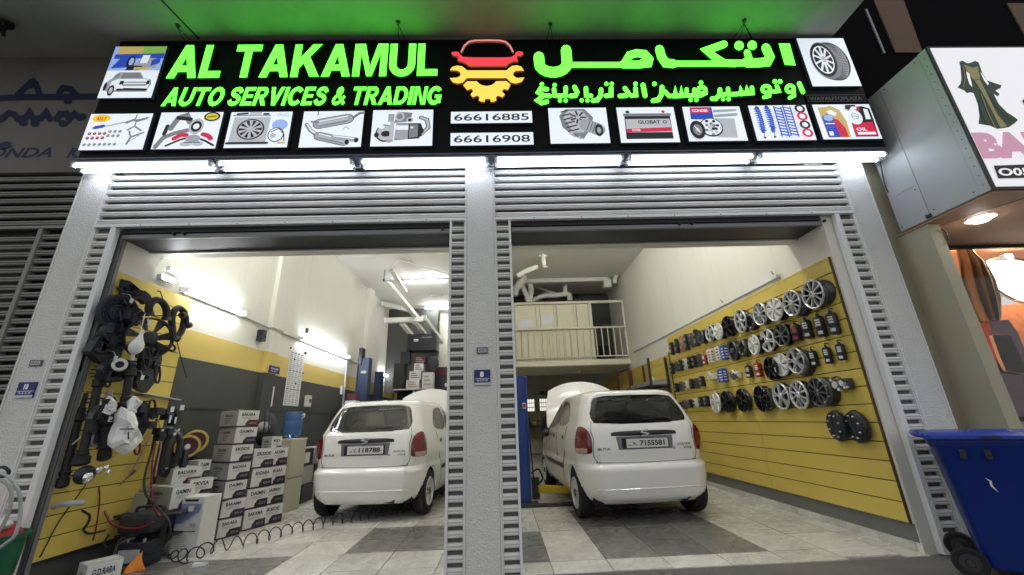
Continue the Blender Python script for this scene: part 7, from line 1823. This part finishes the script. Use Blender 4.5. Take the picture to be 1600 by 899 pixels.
for a in (-.5,.6,2.4): MB().hexa([c,c+Vector((.01,0,.02)),c+Vector((.12*math.cos(a),0,.12*math.sin(a)+.04)),c+Vector((.12*math.cos(a)+.02,0,.12*math.sin(a)-.03))],[p+Vector((0,.02,0)) for p in (c,c+Vector((.01,0,.02)),c+Vector((.12*math.cos(a),0,.12*math.sin(a)+.04)),c+Vector((.12*math.cos(a)+.02,0,.12*math.sin(a)-.03)))]).build('loop','shop_orange',t,smooth=False)
# pale oval mirror, patterned cloth, maroon stand-in for a reflection, white stand
c=at(1600,440,1,1.0); t=thing('oval_mirror','large pale oval mirror hanging inside the dress shop','mirror',c)
A=Matrix.Translation(c)@Matrix.Rotation(math.radians(15),4,'Y')@Matrix.Rotation(PI/2,4,'X')@Matrix.Diagonal((1.35,.85,1,1))
MB().lathe([(0,.0),(.34,.001)],A,40).build('glass','mirror_pale',t); MB().lathe([(.33,.0),(.35,.02),(.375,.012),(.375,-.01),(.34,-.01)],A,40).build('frame','chrome',t)
t=thing('patterned_panel','orange patterned cloth panel low in the dress shop window','cloth',(5.6,.75,1.6)); MB().hexa([at(1572,560,1,.75),at(1660,560,1,.75),at(1660,560,1,.78),at(1572,560,1,.78)],[at(1553,478,1,.75),at(1660,470,1,.75),at(1660,470,1,.78),at(1553,478,1,.78)]).build('cloth','shop_orange_pattern',t,smooth=False)
t=thing('maroon_reflection','glossy maroon shape standing in for a car-like reflection in the dress shop window','seat',(5.3,.55,1.0));  # seat-back shape made up for a car-like reflection in the glass
P=[at(x,y,1,.50) for x,y in ((1545,502),(1575,500),(1590,520),(1606,560),(1640,640),(1660,690),(1590,690),(1575,640),(1562,590))]; MB().prism(P,(0,.12,0)).build('reflection_shape','maroon_paint',t,bevel=.03)
P=[at(x,y,1,.46) for x,y in ((1550,524),(1578,524),(1596,560),(1604,585),(1572,580),(1563,560))]; t=thing('white_cushion','pale cushion corner lying over the maroon shape','cushion',P[0]); MB().prism(P,(0,.03,0)).build('cushion','bone_white',t,bevel=.012)

# ================================================================== BLUE WHEELED BIN
t=thing('wheeled_bin','big blue wheeled rubbish bin with closed lid beside the right pillar','bin',(3.06,-.43,0),math.radians(-43))
def rr(x0,x1,y0,y1,r,z,n=5):
    o=[]
    for cx,cy,a in ((x1-r,y1-r,0),(x0+r,y1-r,90),(x0+r,y0+r,180),(x1-r,y0+r,270)):
        for k in range(n+1): th=math.radians(a+90*k/n); o.append(Vector((cx+r*math.cos(th),cy+r*math.sin(th),z)))
    return o
def loft(b,rings,cap0=True,cap1=True,mi=None):
    n=len(rings[0]); vs=[p for r_ in rings for p in r_]
    fs=[(i*n+k,i*n+(k+1)%n,(i+1)*n+(k+1)%n,(i+1)*n+k) for i in range(len(rings)-1) for k in range(n)]
    if cap0: fs.append(tuple(range(n-1,-1,-1)))
    if cap1: fs.append(tuple((len(rings)-1)*n+k for k in range(n)))
    b.add(vs,fs,mi)
L=dict(local=True)
b=MB(); loft(b,[rr(.125,.56,.07,.43,.05,.06),rr(.12,.57,.065,.435,.05,.10),rr(.06,.68,.01,.49,.045,.80),rr(.045,.70,.0,.50,.045,.815),rr(.045,.70,.0,.50,.045,.86)]); b.build('bin_body','bin_blue',t,angle=45,**L)
b=MB(); loft(b,[rr(.03,.715,-.012,.512,.05,.862),rr(.025,.735,-.03,.53,.05,.868),rr(.025,.735,-.03,.53,.05,.892),rr(.02,.71,-.01,.51,.06,.905),rr(.10,.62,.06,.44,.07,.915)]); b.build('lid','bin_lid',t,angle=40,**L)
b=MB(); loft(b,[rr(.26,.46,.02,.10,.02,.906),rr(.27,.45,.03,.09,.02,.93)]); b.build('lid_ridge','bin_lid',t,angle=40,**L)
MB().box((.30,-.038,.875),(.40,-.031,.888)).build('lid_slot','groove_black',t,smooth=False,**L)
b=MB(); b.tube(smoothpath([(.04,.04,.885),(-.01,.05,.895),(-.02,.25,.90),(-.01,.45,.895),(.04,.46,.885)]),.016,10); b.build('handle','bin_lid',t,**L)
for x in (.18,.30): MB().box((x,-.004,.74),(x+.03,.012,.80)).build('comb_notch','groove_black',t,smooth=False,**L)
for y,s_ in ((.015,-1),(.485,1)):
    A=Matrix.Translation((.05,y,.092))@Matrix.Rotation(PI/2,4,'X')
    MB().lathe([(.055,-.022),(.082,-.025),(.089,-.016),(.091,0),(.089,.016),(.082,.025),(.055,.022)],A,28).build('wheel','tyre',t,**L)
    MB().lathe([(0,-.016),(.02,-.03),(.025,-.012),(.062,-.012),(.062,.012),(.025,.012),(.02,.03),(0,.03)],A,20).build('hub','steel_dark',t,**L)
MB().cyl((.05,-.0,.092),(.05,.5,.092),.012,n=10).build('axle','steel_dark',t,**L)
MB().prism([(.26,.022,.62),(.275,.021,.60),(.272,.0235,.57),(.30,.026,.53),(.283,.0245,.575),(.286,.0225,.60)],(0,.006,0)).build('lightning_sticker','paper',t,smooth=False,**L)

# ================================================================== TROLLEY AT THE FAR LEFT
a=at(8,800,1,-.45); t=thing('green_tub','dark green tub with red and white contents and looped hoses at the far left','tub',(a.x-.15,-.35,0))
b=MB(); c=Vector((a.x-.30,-.22,0)); b.lathe([(.13,.001),(.17,.20),(.185,.42),(.20,.43),(.20,.46),(.18,.46),(.17,.40)],Matrix.Translation(c),28); b.build('tub','green_bin',t)
MB().lathe([(.0,.53),(.10,.52),(.15,.47),(.17,.42)],Matrix.Translation(c),22).build('rag_heap','red_item',t); MB().sphere(c+Vector((.06,-.06,.53)),.09,12,sc=(1.2,1,.5)).build('white_rag','bag_white',t)
def hz(label,pts,r,mt):
    P=smoothpath([at(x,y,1,d) for x,y,d in pts],8); P=[Vector((p.x,p.y,max(p.z,r))) for p in P]; t=thing('garden_hose',label,'hose',min(P,key=lambda p:p.z)); MB().tube(P,r,8).build('hose',mt,t)
hz('grey hose looping down from the green tub, outer',[(-20,742,-.4),(8,742,-.45),(28,765,-.45),(32,800,-.42),(24,835,-.42),(8,850,-.42),(-12,865,-.42)],.010,'steel_box')
hz('grey hose looping down from the green tub, inner',[(-20,748,-.4),(5,752,-.5),(18,770,-.5),(14,800,-.5),(2,825,-.5),(-14,845,-.5)],.010,'carton_grey')
hz('dark hose coil lying over the rim of the green tub',[(-12,735,-.4),(5,730,-.45),(14,738,-.45),(5,745,-.42),(-10,742,-.4)],.010,'cable_black')
